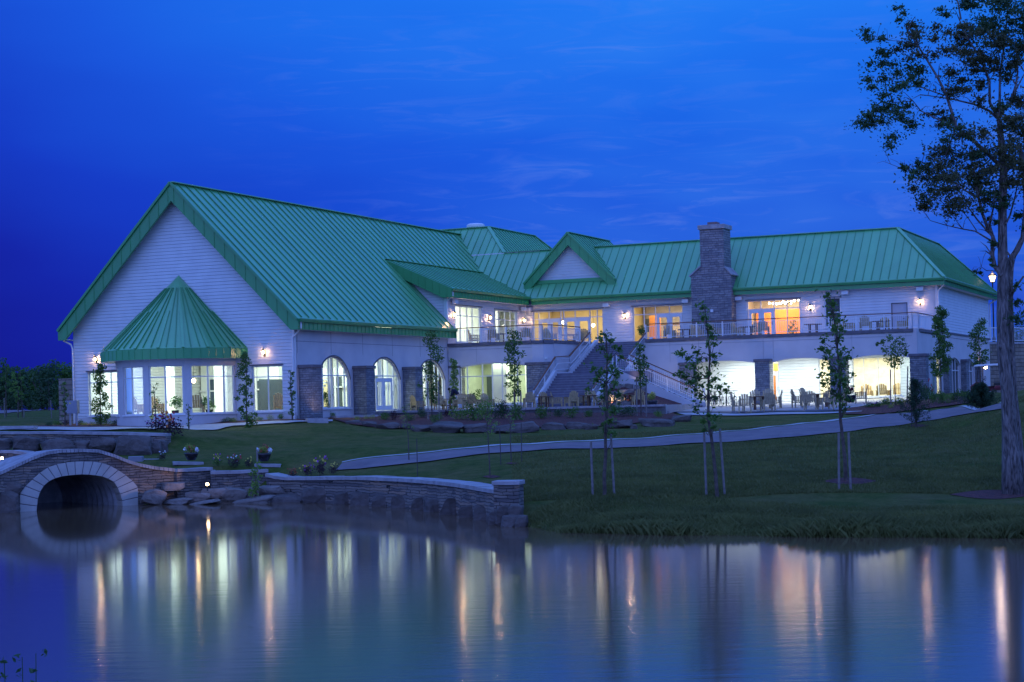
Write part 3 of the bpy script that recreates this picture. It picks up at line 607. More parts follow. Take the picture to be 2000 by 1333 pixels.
# wing facade q=34.7
w = MB(); wh = [(.59, 6.35, 8.27, 11.02), (8.73, 12.68, 8.27, 11.04), (17.6, 21.54, 8.27, 11.06), (23.35, 24.5, 8.9, 11.0), (28.1, 29.25, 8.27, 10.42)]
wallmb(w, 'q', 34.7, 0, 31.33, 8.0, 12.05, wh); w.build('wall', SIDING, CH)
window('q', 34.7, .59, 6.35, 8.29, 11.02, (1.05, 1.9, 2.88, 3.12, 4.05, 5.25, 5.85), (10.42,), doors=((1.1, 1.98, 10.38), (2.0, 2.85, 10.38), (3.18, 4.2, 10.38), (4.22, 5.3, 10.38)), sill=False)
window('q', 34.7, 8.73, 12.68, 8.29, 11.04, (9.6, 10.5, 11.6), (10.42,), doors=((10.6, 11.6, 10.38), (11.62, 12.6, 10.38)), sill=False)
window('q', 34.7, 17.6, 21.54, 8.29, 11.06, (18.6, 19.6, 20.55), (10.42,), doors=((17.7, 18.62, 10.38), (18.64, 19.56, 10.38)), sill=False)
window('q', 34.7, 23.35, 24.5, 8.9, 11.0, (), (9.95,), depth=.06)
d_ = MB(); d_.box(28.17, 29.18, 34.78, 34.84, 8.28, 10.35); dd = d_.build('door', mat('grey_door', (.42, .42, .47), .6, var=.05), CH); hm = MB(); hm.tube([(29.05, 34.75, 9.3), (28.9, 34.75, 9.3)], .02); hm.build('handle', BLACK, dd)
w = MB(); w.box(28.1, 28.17, 34.72, 34.9, 8.27, 10.42); w.box(29.18, 29.25, 34.72, 34.9, 8.27, 10.42); w.box(28.1, 29.25, 34.72, 34.9, 10.35, 10.42); w.build('door_frame', FRAMED, CH)
# dark head trims over the openings
HT = [(a, b, 34.6, 34.698, z + .003, z + .07) for a, b, z in ((.5, 6.45, 11.02), (8.64, 12.77, 11.04), (17.5, 21.63, 11.06), (23.28, 24.57, 11.0))] + [(.002, .09, a, b, z + .003, z + .07) for a, b, z in ((22.1, 26.65, 11.04), (28.8, 33.2, 11.0))] + [(-15.05, -11.6, -.09, -.002, 6.63, 6.7), (-3.12, -.8, -.09, -.002, 6.63, 6.7)]
for b_ in HT: w = MB(); w.box(*b_); w.build('head_trim', FRAMED, CH)
# right-hand flank p=31.33
BA, BB = arch(41.0, 2.4, 6.05, 6.55), arch(47.2, 2.5, 6.05, 6.55)
w = MB(); wallmb(w, 'p', 31.33, 34.7, 57.6, 8.3, 12.05, out=1); w.box(.004, 31.3, 57.35, 57.6, 2.5, 12); w.build('wall', SIDING, CH)
w = MB(); wallmb(w, 'p', 31.33, 26.98, 57.6, 2.6, 8.29, [(28.4, 35.8, 3.7, 6.5), (38.6, 43.4, 3.9, BA), (44.7, 49.7, 3.9, BB)], out=1); w.build('wall', STUCCO, CH)
w = MB(); w.box(31.335, 31.42, 34.8, 57.7, 8.22, 8.34); w.box(31.335, 31.35, 34.8, 57.6, 7.95, 7.97); w.build('belt_course', CAPD, CH)
window('p', 31.33, 28.4, 35.8, 3.7, 6.5, (30.2, 32.6, 34.2), (5.95,), out=1); window('p', 31.33, 38.6, 43.4, 3.9, BA, (39.8, 40.9, 42.1), (5.6,), out=1, frame=WHT); window('p', 31.33, 44.7, 49.7, 3.9, BB, (45.9, 47.2, 48.5), (5.6,), out=1, frame=WHT)
for q0 in (36.3, 43.55, 50.0): pillar(31.335, 31.75, q0, q0 + 1.0, 2.8, 6.45)
# --- decks
def slab(name, poly, z0, z1, m): mb = MB(); mb.prism(poly, z0, z1); return mb.build(name, m, CH)
LD = [(0, 20.79), (6.4, 20.79), (7.15, 21.0), (7.55, 21.8), (7.6, 27.0), (7.6, 29.2), (12.3, 29.2), (12.3, 27.0), (31.1, 27.0), (31.33, 28.2), (31.33, 34.7), (.004, 34.7)]
slab('deck', LD, 8.0, 8.22, CONC)
def edge_band(pts, z0, z1, off, m, name):
    mb = MB()
    for a, b in zip(pts[:-1], pts[1:]):
        A_, B_ = Vector((a[0], a[1], 0)), Vector((b[0], b[1], 0)); d = (B_ - A_).normalized(); n = Vector((d.y, -d.x, 0))
        q = [A_ - n * .12, B_ - n * .12, B_ + n * off, A_ + n * off]; mb.prism([(v.x, v.y) for v in q], z0, z1)
    return mb.build(name, m, CH)
EL = [(.02, 20.79), (6.4, 20.79), (7.15, 21.0), (7.55, 21.8), (7.6, 29.0)]; ER = [(12.3, 29.0), (12.3, 27.0), (31.1, 27.0), (31.33, 28.2), (31.33, 34.6)]
edge_band(EL, 8.08, 8.28, .09, CAPD, 'deck_coping'); edge_band(ER, 8.08, 8.28, .09, CAPD, 'deck_coping')
AL = arch(3.4, 3.1, 6.5, 6.85)
w = MB(); wallmb(w, 'q', 20.79, .03, 6.4, 2.6, 8.05, [(.85, 5.95, 4.0, AL)], th=.25)
for a, b in (((6.4, 20.79), (7.15, 21.0)), ((7.15, 21.0), (7.55, 21.8))): w.prism([a, b, (b[0] - .1, b[1] + .25), (a[0], a[1] + .25)], 2.6, 8.05)
w.box(7.35, 7.6, 21.8, 29, 2.6, 8.05); w.build('wall', STUCCO, CH)
w = MB(); w.box(.9, 6.35, 20.775, 20.786, 7.8, 7.82)
for a in (2.2, 4.6): w.box(a, a + .015, 20.775, 20.786, 6.95, 8.0)
for a in (14.2, 16.3, 20.9, 21.6, 25.9, 27.0, 30.6): w.box(a, a + .015, 26.985, 26.996, 6.6, 8.0)
w.box(12.5, 31, 26.985, 26.996, 7.8, 7.82); w.build('joint', mat('joint_grey', (.30, .29, .31), .9, var=0), CH)
w = MB(); w.box(5.97, 7.68, 20.66, 20.776, 3.4, 6.6); o = w.build('stone_panel', STONEW, CH); c = MB(); c.box(5.9, 7.75, 20.6, 20.777, 6.602, 6.78); c.build('cap', CAPD, o)
window('q', 20.79, .85, 5.95, 4.0, AL, (1.4, 2.55, 3.3, 4.05, 5.2), (5.95,))
OA = [arch(17.85, 2.5, 6.35, 6.58), arch(23.5, 2.05, 6.35, 6.58), arch(28.75, 2.1, 6.35, 6.6)]
w = MB(); wallmb(w, 'q', 27.0, 12.3, 31.33, 2.6, 8.05, [(15.35, 20.35, 2.7, OA[0]), (21.45, 25.55, 2.7, OA[1]), (26.65, 30.85, 2.7, OA[2])], th=.45)
w.box(12.3, 12.55, 27.45, 29.2, 2.6, 8.05); w.build('wall', STUCCO, CH)
pillar(14.95, 16.2, 26.72, 26.99, 2.8, 6.55)
for a, b in ((20.42, 21.46), (25.6, 26.65), (30.92, 31.99)): pillar(a, b, 26.45, 27.35, 2.8, 6.6)
# covered walk under the right deck: rear wall, soffit, lamps
w = MB(); wallmb(w, 'q', 31.4, 12.6, 31.3, 2.8, 6.95, [(19.75, 20.75, 3.45, 6.5), (23.6, 24.5, 3.5, 6.6), (24.55, 25.5, 3.45, 6.6), (26.0, 29.3, 3.85, 6.55)], th=.2); w.box(12.6, 31.3, 27.46, 31.4, 6.9, 6.95); w.build('wall', SIDING, CH)
window('q', 31.4, 26.0, 29.3, 3.85, 6.55, (26.75, 27.75, 28.7), (5.85,), fw=.05, mw=.05); window('q', 31.4, 24.55, 25.5, 3.47, 6.6, (), (5.85,), doors=((24.6, 25.45, 5.8),), sill=False); window('q', 31.4, 23.6, 24.5, 3.5, 6.6, (), ()); window('q', 31.4, 19.75, 20.75, 3.47, 6.5, (), (5.8,), doors=((19.8, 20.7, 5.75),), sill=False)
# --- stairs
def flight(mb, a, b, za, zb, across, n):
    """solid steps from (a at za, top) down to (b at zb) in plan; across: vector"""
    a = Vector((a[0], a[1], 0)); b = Vector((b[0], b[1], 0)); ac = Vector((across[0], across[1], 0)); h = (za - zb) / n
    for i in range(n):
        p = a + (b - a) * i / n; q = a + (b - a) * (i + 1) / n; z = za - h * i
        mb.prism([(v.x, v.y) for v in (p, p + ac, q + ac, q)][::1], min(zb, 3.0) - .3, z - h * 1.0 + .0)
        e = (q - p).normalized() * .02; mb.m = 1; mb.prism([(v.x, v.y) for v in (q - e * 3, q - e * 3 + ac, q + ac + e, q + e)], z - h - .03, z - h + .012); mb.m = 0
LZ = 5.97
s = MB(); flight(s, (8.1, 28.9), (8.1, 23.6), 8.25, LZ, (4.0, 0), 14); s.box(8.1, 14.1, 21.0, 23.6, 3.0, LZ)
flight(s, (8.1, 21.0), (8.1, 17.2), LZ, 3.72, (4.0, 0), 13); s.box(8.1, 12.1, 28.9, 29.3, 3, 8.24)
flight(s, (12.3, 21.2), (17.6, 21.2), LZ, 3.55, (0, 2.3), 14); s.box(12.1, 12.3, 21.0, 23.6, 3, LZ); st = s.build('stairs', [STAIRM, mat('stair_nosing', (.24, .235, .27), .8)], CH)
def strg(mb, a, b, za, zb, w=.22, up=.25, lo=3.0):
    a = Vector((a[0], a[1], 0)); b = Vector((b[0], b[1], 0)); d = (b - a).normalized(); n = Vector((d.y, -d.x, 0)) * w
    mb.extr([(a.x, a.y, za + up), (b.x, b.y, zb + up), (b.x, b.y, lo), (a.x, a.y, lo)], n)
s = MB(); strg(s, (8.1, 28.9), (8.1, 23.6), 8.2, LZ - .02); strg(s, (8.1, 23.6), (8.1, 21.0), LZ, LZ, up=.12); strg(s, (8.1, 21.0), (8.1, 17.0), LZ, 3.7)
strg(s, (12.32, 28.9), (12.32, 23.6), 8.2, LZ - .02, up=.25); strg(s, (12.32, 21.0), (12.32, 17.0), LZ, 3.7); strg(s, (12.3, 21.2), (17.8, 21.2), LZ, 3.5, up=.22); strg(s, (12.3, 23.7), (17.8, 23.7), LZ, 3.5, up=.22)
s.build('stair_cheek', STUCCO, CH)
def railing(pts, hr=1.05, sp=.125, post=1.75, z=None, low=.12, nm='railing', bw=.009):
    """pts: list of (p,q,z). balusters, posts, bottom and top rails; wooden handrail is a sub-part"""
    m = MB(); hrm = MB()
    for a, b in zip(pts[:-1], pts[1:]):
        a = Vector(a); b = Vector(b); L_ = (b - a).length; up = Vector((0, 0, 1)); n = max(1, int(L_ / post)); nb = max(2, int(L_ / sp))
        for i in range(n + 1): p = a + (b - a) * i / n; m.box(p.x - .035, p.x + .035, p.y - .035, p.y + .035, p.z, p.z + hr - .02)
        for i in range(1, nb): p = a + (b - a) * i / nb; m.box(p.x - bw, p.x + bw, p.y - bw, p.y + bw, p.z + low, p.z + hr - .16)
        m.bar(a + up * low, b + up * low, .04); m.bar(a + up * (hr - .16), b + up * (hr - .16), .04, .03)
        hrm.bar(a + up * (hr + .0), b + up * (hr + .0), .11, .055)
    o = m.build(nm, RAILW, CH); hrm.build('handrail', WOODR, o); return o
railing([(.65, 20.86, 8.28), (6.38, 20.86, 8.28), (7.08, 21.08, 8.28), (7.45, 21.85, 8.28), (7.5, 27.0, 8.28)])
railing([(12.45, 27.06, 8.28), (31.04, 27.06, 8.28), (31.25, 28.2, 8.28), (31.25, 34.6, 8.28)])
railing([(8.0, 27.6, 7.95), (8.0, 23.6, 6.2), (8.0, 21.0, 6.1), (8.0, 17.1, 3.85)], hr=1.0, sp=.14, bw=.004)
railing([(12.42, 27.2, 7.8), (12.42, 23.65, 6.2)], hr=1.0, sp=.14, bw=.004)
railing([(12.42, 21.1, 6.1), (17.7, 21.1, 3.75)], hr=1.0, sp=.16); railing([(12.42, 23.6, 6.15), (17.7, 23.6, 3.75)], hr=1.0, sp=.16); railing([(12.22, 20.9, 6.05), (12.22, 17.1, 3.85)], hr=1.0, sp=.14, bw=.004)
g = MB(); g.tube([(8.18, 27.6, 8.5), (8.18, 23.6, 6.75), (8.18, 21.0, 6.65), (8.18, 17.2, 4.4)], .022, 6); g.tube([(12.2, 27.2, 8.4), (12.2, 23.6, 6.75)], .022, 6); g.build('grab_rail', RAILW, CH)
# --- chimney
w = MB(); w.box(13.75, 16.78, 33.55, 34.69, 8.22, 13.0); w.box(13.75, 16.78, 34.69, 35.4, 11.8, 13.0); w.prism([(14.5, 33.56), (16.3, 33.56), (16.3, 35.3), (14.5, 35.3)], 13.0, 16.35)
w.extr([(13.75, 33.55, 13.002), (14.5, 33.55, 13.6), (14.5, 33.55, 13.002)], (0, 1.8, 0)); w.extr([(16.78, 33.55, 13.002), (16.3, 33.55, 13.45), (16.3, 33.55, 13.002)], (0, 1.8, 0))
chm = w.build('chimney', STONE, CH); c = MB(); c.box(14.38, 16.42, 33.44, 35.42, 16.352, 16.68); c.build('cap', CAPST, chm, bevel=.03); c = MB(); c.box(15.0, 15.7, 33.9, 34.7, 16.68, 16.9); c.build('flue', mat('flue_clay', (.22, .13, .12), .8), chm)
c = MB(); c.bar((13.64, 33.5, 12.98), (14.5, 33.5, 13.68), .1, .09); c.bar((13.64, 35.3, 12.98), (14.5, 35.3, 13.68), .1, .09); c.bar((13.62, 34.4, 12.99), (14.48, 34.4, 13.69), 1.85, .09); c.bar((16.9, 34.4, 12.93), (16.32, 34.4, 13.55), 1.85, .09); c.build('shoulder_cap', CAPST, chm)
c = MB(); c.box(15.2, 15.4, 33.46, 33.548, 10.3, 10.5); c.build('junction_box', WHT, CH)
# --- semicircular bay (12-sided) with pyramid roof
rf = MB(); fs_ = MB(); N = 10
def bp_(r_, deg, z=0.0): a = -R(deg); return Vector((BAYC[0] + r_ * math.cos(a), BAYC[1] + r_ * math.sin(a), z))
ap = Vector((BAYC[0], BAYC[1] - .02, 12.32))
for i in range(N):
    a, b = bp_(4.68, i * 18, 7.72), bp_(4.68, i * 18 + 18, 7.72); n = (b - a).cross(ap - a).normalized(); n = n if n.z > 0 else -n
    rf.extr([a - n * .06, b - n * .06, ap - n * .06], n * .06); mid = (a + b) / 2; al = (b - a).normalized(); hw = (b - a).length / 2
    for s_ in (-.36, .36):
        p0 = mid + al * hw * s_; up = (ap - p0).normalized(); rf.m = 1; rf.bar(p0 + up * .1 + n * .04, p0 + up * (ap - p0).length * .82 + n * .025, .04, .055, up=n); rf.m = 0
    fa, fb = bp_(4.74, i * 18), bp_(4.74, i * 18 + 18); k_ = .985
    fs_.prism([(fa.x, fa.y), (fb.x, fb.y), ((fb.x - BAYC[0]) * k_ + BAYC[0], fb.y * k_), ((fa.x - BAYC[0]) * k_ + BAYC[0], fa.y * k_)], 7.1, 7.7)
    for s_ in (0.0, .32, .68): p = fa + (fb - fa) * s_; fs_.box(p.x - .025, p.x + .025, p.y - .025, p.y + .025, 7.1, 7.7)
for i in range(N + 1): a = bp_(4.72, i * 18, 7.76); rf.bar(a, a + (ap - a) * .5 + Vector((0, 0, .02)), .16, .05)
rf.build('bay_roof', [ROOF, SEAM_SHADE], CH); fs_.build('fascia', FASC, CH)
so = MB(); so.prism([tuple(bp_(4.7, i * 18)[:2]) for i in range(N + 1)], 7.11, 7.14); so.build('soffit', WHT, CH)
wm = MB(); zb0, zb1 = 3.88, 6.72
def aseg(mb, d0, d1, z0, z1, r0, r1, k=1):
    for j in range(k):
        e0, e1 = d0 + (d1 - d0) * j / k, d0 + (d1 - d0) * (j + 1) / k; q = [bp_(r0, e0), bp_(r0, e1), bp_(r1, e1), bp_(r1, e0)]; mb.prism([(v.x, v.y) for v in q], z0, z1)
aseg(wm, 0, 180, 2.5, zb0, 3.9, 3.68, 24); aseg(wm, 0, 180, zb1, 7.12, 3.9, 3.68, 24)
for d0, d1 in ((0, 1.5), (48, 54), (85, 90.5), (117.5, 127), (160, 180)): aseg(wm, d0, d1, zb0 + .001, zb1 - .001, 3.9, 3.68, 2)
wm.build('bay_wall', STUCCO, CH)
cu = MB(); aseg(cu, 111, 172, 3.8, 6.66, 3.5, 3.46, 14); cu.build('interior_curtain', INTW, CH)
for grp in ([1.5, 15, 32, 48], [54, 70, 85], [90.5, 105, 117.5], [127, 143.5, 160]):
    fm = MB(); gm = MB()
    for d_ in grp: c_ = -.55 if d_ == grp[-1] else (.55 if d_ == grp[0] else 0); aseg(fm, d_ + c_ - .55, d_ + c_ + .55, zb0 + .05, zb1 - .05, 3.83, 3.73)
    for d0, d1 in zip(grp[:-1], grp[1:]):
        for z0, z1 in ((zb0, zb0 + .05), (zb1 - .05, zb1), (6.03, 6.09)): aseg(fm, d0, d1, z0, z1, 3.82, 3.74)
        a_, b_ = bp_(3.78, d0), bp_(3.78, d1); gm.quad((a_.x, a_.y, zb0), (b_.x, b_.y, zb0), (b_.x, b_.y, zb1), (a_.x, a_.y, zb1))
    f_ = fm.build('window', FRAME, CH); gm.build('pane', GLASS, f_); sm = MB(); aseg(sm, grp[0] - .8, grp[-1] + .8, zb0 - .08, zb0 - .004, 3.98, 3.85, 4); sm.build('sill', WHT, f_)
# --- downspouts, roof vent, siding corner boards
def spout(pts, m=WHT): s = MB(); s.tube(pts, .055, 8); s.build('downspout', m, CH)
spout([(.65, -.3, 9.1), (.65, -.3, 8.75), (.12, -.1, 8.35), (-.08, -.09, 8.2), (-.08, -.09, 3.2)]); spout([(-16.55, -.3, 8.65), (-16.1, -.12, 8.4), (-16.0, -.09, 8.1), (-16.0, -.09, 3.1)])
spout([(.62, 20.55, 11.9), (.62, 20.55, 11.6), (.1, 20.7, 11.3), (.06, 20.7, 11.1), (.06, 20.7, 9.85)]); spout([(31.9, 34.3, 11.8), (31.9, 34.3, 11.5), (31.5, 34.6, 11.2), (31.42, 34.6, 11.0), (31.42, 34.6, 8.35)]); spout([(31.9, 58.0, 11.5), (31.4, 57.9, 11.2), (31.4, 57.7, 11.0), (31.4, 57.7, 8.3)])
for g_ in (((-.14, -.003, -.03, -.004, 3.8, 8.7), (.003, .03, .006, .12, 3.6, 8.7)), ((31.2, 31.36, 34.665, 34.698, 8.3, 11.5), (31.332, 31.37, 34.7, 34.85, 8.36, 11.5)), ((-.2, -.0, 20.75, 20.78, 8.3, 11.5), (.002, .025, 20.8, 20.95, 8.3, 11.5))):
    w = MB(); [w.box(*b_) for b_ in g_]; w.build('corner_board', WHT, CH)
v_ = MB(); v_.lathe([(.55, 0), (.55, .22), (.75, .26), (.75, .45), (.6, .55), (.2, .6)], 24, (-7.4, 42.0, 18.35)); v_.build('roof_vent', WHT, CH, smooth=False)
# ------------------------------------------------------------------ interiors
def room(boxes, floor=None): pass
def part(name, m, *bxs):
    mb = MB()
    for b in bxs: mb.box(*b)
    return mb.build(name, m, CH)
part('floor', INTF, (-15.7, -.3, .3, 37.9, 3.6, 3.74)); part('floor', INTF, (-15.7, -.3, 21.2, 37.9, 8.12, 8.24)); part('floor', INTF, (.1, 31.2, 34.95, 57.3, 8.1, 8.25)); part('floor', INTF, (.1, 7.2, 21.1, 28, 3.6, 3.74)); part('floor', INTF, (12.7, 31.1, 31.65, 45, 3.4, 3.5))
part('ceiling', INTW, (-15.7, -.27, .27, 37.9, 8.3, 8.4)); part('ceiling', INTW, (.3, 31.2, 34.95, 45.0, 11.45, 11.5)); part('ceiling', INTW, (-8, -.3, 21.0, 34.6, 11.6, 11.7)); part('ceiling', INTW, (.1, 7.3, 21.1, 28, 7.0, 7.1)); part('ceiling', INTW, (12.7, 31.1, 31.65, 38, 6.8, 6.85))
# ground floor hall: white piers, glazed screens, dark openings, mezzanine stair
part('interior_wall', INTW, (-15.6, -.3, 13.5, 13.7, 3.74, 8.3), (-9.6, -8.6, 6.0, 6.6, 3.74, 8.3), (-6.4, -5.6, 7.4, 8.0, 3.74, 8.3), (-12.6, -12.2, 5.0, 5.4, 3.74, 8.3), (-4.2, -3.8, 9.0, 9.4, 3.74, 8.3), (-3.6, -.3, 8.0, 8.1, 6.6, 8.3))
part('interior_window', INTD, (-14.8, -13.0, 13.42, 13.48, 4.3, 6.2), (-11.9, -10.2, 13.42, 13.48, 4.0, 6.0), (-8.2, -6.6, 13.42, 13.48, 4.0, 6.0), (-5.4, -4.4, 13.42, 13.48, 4.0, 6.1), (-3.2, -1.6, 13.42, 13.48, 4.0, 6.1))
part('interior_trim', WHT, *[(x, x + .12, 13.3, 13.4, 3.74, 7.2) for x in (-13.9, -11.1, -7.4, -4.9, -2.5)], (-15.6, -.3, 13.3, 13.4, 5.35, 5.45))
iw = MB()
for i in range(12): iw.box(-2.6 + .2 * i * 0 - 0.0, -1.2, 3.2 + i * .28, 3.5 + i * .28, 3.74 + i * .2, 3.84 + i * .2)
iw.extr([(-2.7, 3.0, 3.8), (-2.7, 6.6, 6.4), (-2.7, 6.6, 6.0), (-2.7, 3.4, 3.75)], (.08, 0, 0)); iw.build('interior_stair', INTW, CH)
part('interior_wall', INTW, (-5.2, -5.0, .3, 13, 3.74, 3.76), (-5.0, -4.9, 14, 37, 3.74, 7.4)); part('interior_wall', INTY, (-4.88, -4.8, 14.5, 17.0, 3.9, 6.3), (-4.95, -4.85, 8.4, 13.0, 3.9, 6.0))
part('interior_column', WHT, *[(x, x + .28, y, y + .28, 3.74, 8.3) for x, y in ((-1.2, 3.3), (-1.2, 4.6), (-1.2, 5.9), (-1.2, 10.2), (-1.2, 12.6), (-1.3, 16.8), (-1.3, 19.4))])
part('interior_dark_panel', INTD, (-4.75, -4.7, 3.6, 6.8, 3.8, 5.9), (-4.75, -4.7, 17.2, 21, 3.8, 6.0))
# room behind lower-left window wall
part('interior_wall', INTG, (.2, 7.2, 26.0, 26.1, 3.74, 7.0), (.2, .3, 21.1, 26, 3.74, 7.0)); part('interior_column', INTW, (2.5, 3.6, 22.6, 23.2, 3.74, 7.0), (4.2, 6.2, 24.6, 24.9, 3.74, 7)); part('interior_window', INTD, (.6, 2.2, 25.9, 25.98, 4.2, 6.0), (5.0, 5.8, 24.5, 24.58, 4.5, 6.0))
# upper rooms
part('interior_wall', INTW, (-6.0, -5.9, 21.2, 34.6, 8.25, 11.6), (-6, -.3, 27.4, 27.5, 8.25, 11.6)); part('interior_column', WHT, *[(-1.6, -1.4, y, y + .2, 8.25, 11.6) for y in (23.0, 24.2, 25.8, 29.5, 31.2, 32.6)]); part('interior_window', INTG, (-5.88, -5.82, 22, 24.5, 9.2, 11.2), (-5.88, -5.82, 29, 33, 9.0, 11.0))
part('interior_wall', INTY, (.05, .25, 34.95, 39.6, 8.25, 11.45), (.25, 7.6, 39.5, 39.6, 8.25, 11.45), (7.6, 7.7, 34.95, 41, 8.25, 11.45), (8.0, 13.4, 39.9, 40.0, 8.25, 11.45)); part('interior_panel', INTO, (9.1, 10.0, 37.4, 37.5, 8.25, 10.45), (17.1, 22.3, 38.8, 38.9, 8.25, 10.5), (11.2, 12.5, 38.8, 38.9, 8.25, 9.6)); part('interior_bookcase', INTD, (8.78, 9.05, 37.3, 37.5, 9.2, 10.2))
part('interior_wall', mat('interior_taupe', (.42, .38, .34), .8), (8.0, 13.4, 39.7, 39.8, 9.9, 11.45), (16.9, 22.5, 39.0, 39.1, 8.25, 11.45), (16.8, 16.9, 34.95, 39, 8.25, 11.45), (22.5, 22.6, 34.95, 39, 8.25, 11.45), (13.4, 13.5, 34.95, 40, 8.25, 11.45)); part('interior_dark_panel', INTD, (23.2, 24.7, 35.1, 35.2, 8.8, 11.1))
part('interior_wall', mat('interior_pale', (.8, .77, .66), .8), (23.4, 30.9, 36.8, 36.9, 3.5, 6.8), (23.3, 23.4, 31.65, 36.8, 3.5, 6.8), (19.2, 22, 33.6, 33.7, 3.5, 6.8)); part('interior_panel', INTO, (19.8, 20.7, 33.4, 33.58, 3.5, 6.4))
part('interior_curtain', INTG, (30.95, 31.0, 28.6, 35.6, 3.7, 6.4))
part('interior_dark_panel', INTD, (30.9, 31.0, 38.0, 50, 3.6, 6.6), )
# lamps of the rooms: real area lights in the ceilings, with visible diffuser panels
def alight(p, q, z, sx, sy, e, col, down=True):
    l = bpy.data.lights.new('ceiling_light', 'AREA'); l.shape = 'RECTANGLE'; l.size = sx; l.size_y = sy; l.energy = e; l.color = col
    o = bpy.data.objects.new('ceiling_light', l); SC.collection.objects.link(o); o.parent = CH; o.location = (p, q, z); return o
COOL = (.78, 1.0, .95); WARM = (1.0, .86, .56); YEL = (1.0, .86, .5)
alight(-8, -1.6, 7.04, 2.4, 1.4, 120, COOL)
for (p, q, e) in ((-13, 4, 330), (-9, 3, 330), (-4, 4, 330), (-9, 9.5, 330), (-3, 10.5, 300), (-3, 16.5, 300), (-2.4, 19.5, 160)): alight(p, q, 8.2, 2.4, 2.4, e * 1.25, COOL)
alight(-3, 24.5, 11.5, 2, 3, 330, (.95, 1, .8)); alight(-3, 31, 11.5, 2, 3, 240, (.95, 1, .8)); alight(3.5, 37, 11.4, 4, 2, 150, WARM); alight(10.7, 37, 11.4, 3, 2, 190, WARM); alight(19.6, 36.9, 11.4, 3, 2, 330, (1, .7, .35))
alight(3.4, 23.5, 6.95, 4, 3, 270, (.85, 1, .75)); alight(27, 34, 6.75, 5, 3, 470, (1, .92, .70)); alight(20.5, 32.6, 6.75, 1.6, 1, 130, WARM); alight(30.3, 33, 6.3, .8, 3, 60, (.8, 1, .6))
lp = []
for p in (17.6, 19.0, 22.6, 25.2): alight(p, 28.9, 6.85, .5, .5, 200, (.88, 1.0, .96)); lp.append((p - .3, p + .3, 28.7, 29.1, 6.86, 6.895))
alight(29.9, 29.2, 6.85, .5, .5, 150, (.8, 1, .95)); part('soffit_lamp', PANELC, *lp)
# ------------------------------------------------------------------ foliage helpers
RS = np.random.RandomState(7)
ORD = ['first', 'second', 'third', 'fourth', 'fifth', 'sixth', 'seventh', 'eighth', 'ninth', 'tenth', 'eleventh', 'twelfth', 'thirteenth', 'fourteenth', 'fifteenth', 'sixteenth', 'seventeenth', 'eighteenth', 'nineteenth', 'twentieth', 'twenty-first', 'twenty-second', 'twenty-third', 'twenty-fourth', 'twenty-fifth', 'twenty-sixth']
def leaves(mb, c, r, n, s, mi=0, flat=.8, asp=.55, soft=False):
    """n leaf blades of length s in the ellipsoid c, r (3-vector)"""
    c = np.array(c, float); r = np.array(r, float) * np.ones(3)
    d = RS.normal(size=(n, 3)); d /= np.linalg.norm(d, axis=1)[:, None]; d = d * ((np.abs(RS.normal(0, .62, (n, 1))) if soft else RS.uniform(.15, 1, (n, 1)) ** .45)) * r; p = c + d
    a = RS.normal(size=(n, 3)); a[:, 2] = a[:, 2] * flat - .35; a /= np.linalg.norm(a, axis=1)[:, None]
    b = np.cross(a, RS.normal(size=(n, 3))); b /= np.linalg.norm(b, axis=1)[:, None]
    L = s * RS.uniform(.6, 1.25, (n, 1)); nn = np.cross(a, b)
    v0 = p - a * L * .5; v1 = p + b * L * asp * .5 + nn * L * .08 - a * L * .05; v2 = p + a * L * .5; v3 = p - b * L * asp * .5 + nn * L * .08 - a * L * .05
    o = len(mb.v); V = np.stack([v0, v1, v2, v3], 1).reshape(-1, 3); mb.v += V.tolist()
    mb.f += (np.arange(4 * n).reshape(n, 4) + o).tolist(); mb.mi += [mi] * n
def crown_col(h0, h1, hw, dens=1.0, s=.17, lean=(0, 0), gap=.5, seed=0):
    """columnar crown with side tufts between heights h0..h1"""
    mb = MB(); rr = random.Random(seed); H = h1 - h0; n = int(6 + H * 5 * dens)
    for i in range(n):
        t = (i + rr.random() * .6) / n; z = h0 + t * H; w = hw * (1.0 - .62 * abs(t - .42) ** 1.15 * 1.5) * rr.uniform(.55, 1.12); a = rr.uniform(0, 6.283); q = w * rr.uniform(.25, .8)
        r = hw * rr.uniform(.24, .46)
        leaves(mb, (lean[0] * t + q * math.cos(a), lean[1] * t + q * math.sin(a), z), (r, r, r * .8), int(40 * dens * (r / .3) ** 1.5) + 6, s * .9)
    return mb
def trunk_mb(h, r0, r1, bend=.1, seed=0, branches=6, bl=.6, b0=.4):
    rr = random.Random(seed + 50); mb = MB(); pts = [(0, 0, -.15)]
    for i in range(1, 7): t = i / 6; pts.append((bend * math.sin(t * 3 + seed) * t, bend * math.cos(t * 2 + seed) * t * .6, h * t))
    mb.tube(pts, [r0 + (r1 - r0) * i / 6 for i in range(7)], 6)
    for i in range(branches):
        t = b0 + (1 - b0) * (i + .3) / branches; a = rr.uniform(0, 6.283); k = min(5, int(t * 6)); f = t * 6 - k; b = [pts[k][j] + (pts[k + 1][j] - pts[k][j]) * f for j in range(3)]; l = bl * rr.uniform(.6, 1.1) * (1.2 - t * .6)
        mb.tube([b, (b[0] + math.cos(a) * l * .6, b[1] + math.sin(a) * l * .6, b[2] + l * .5), (b[0] + math.cos(a) * l, b[1] + math.sin(a) * l, b[2] + l * 1.05)], [r1 * 1.1, r1 * .7, r1 * .35], 4)
    return mb
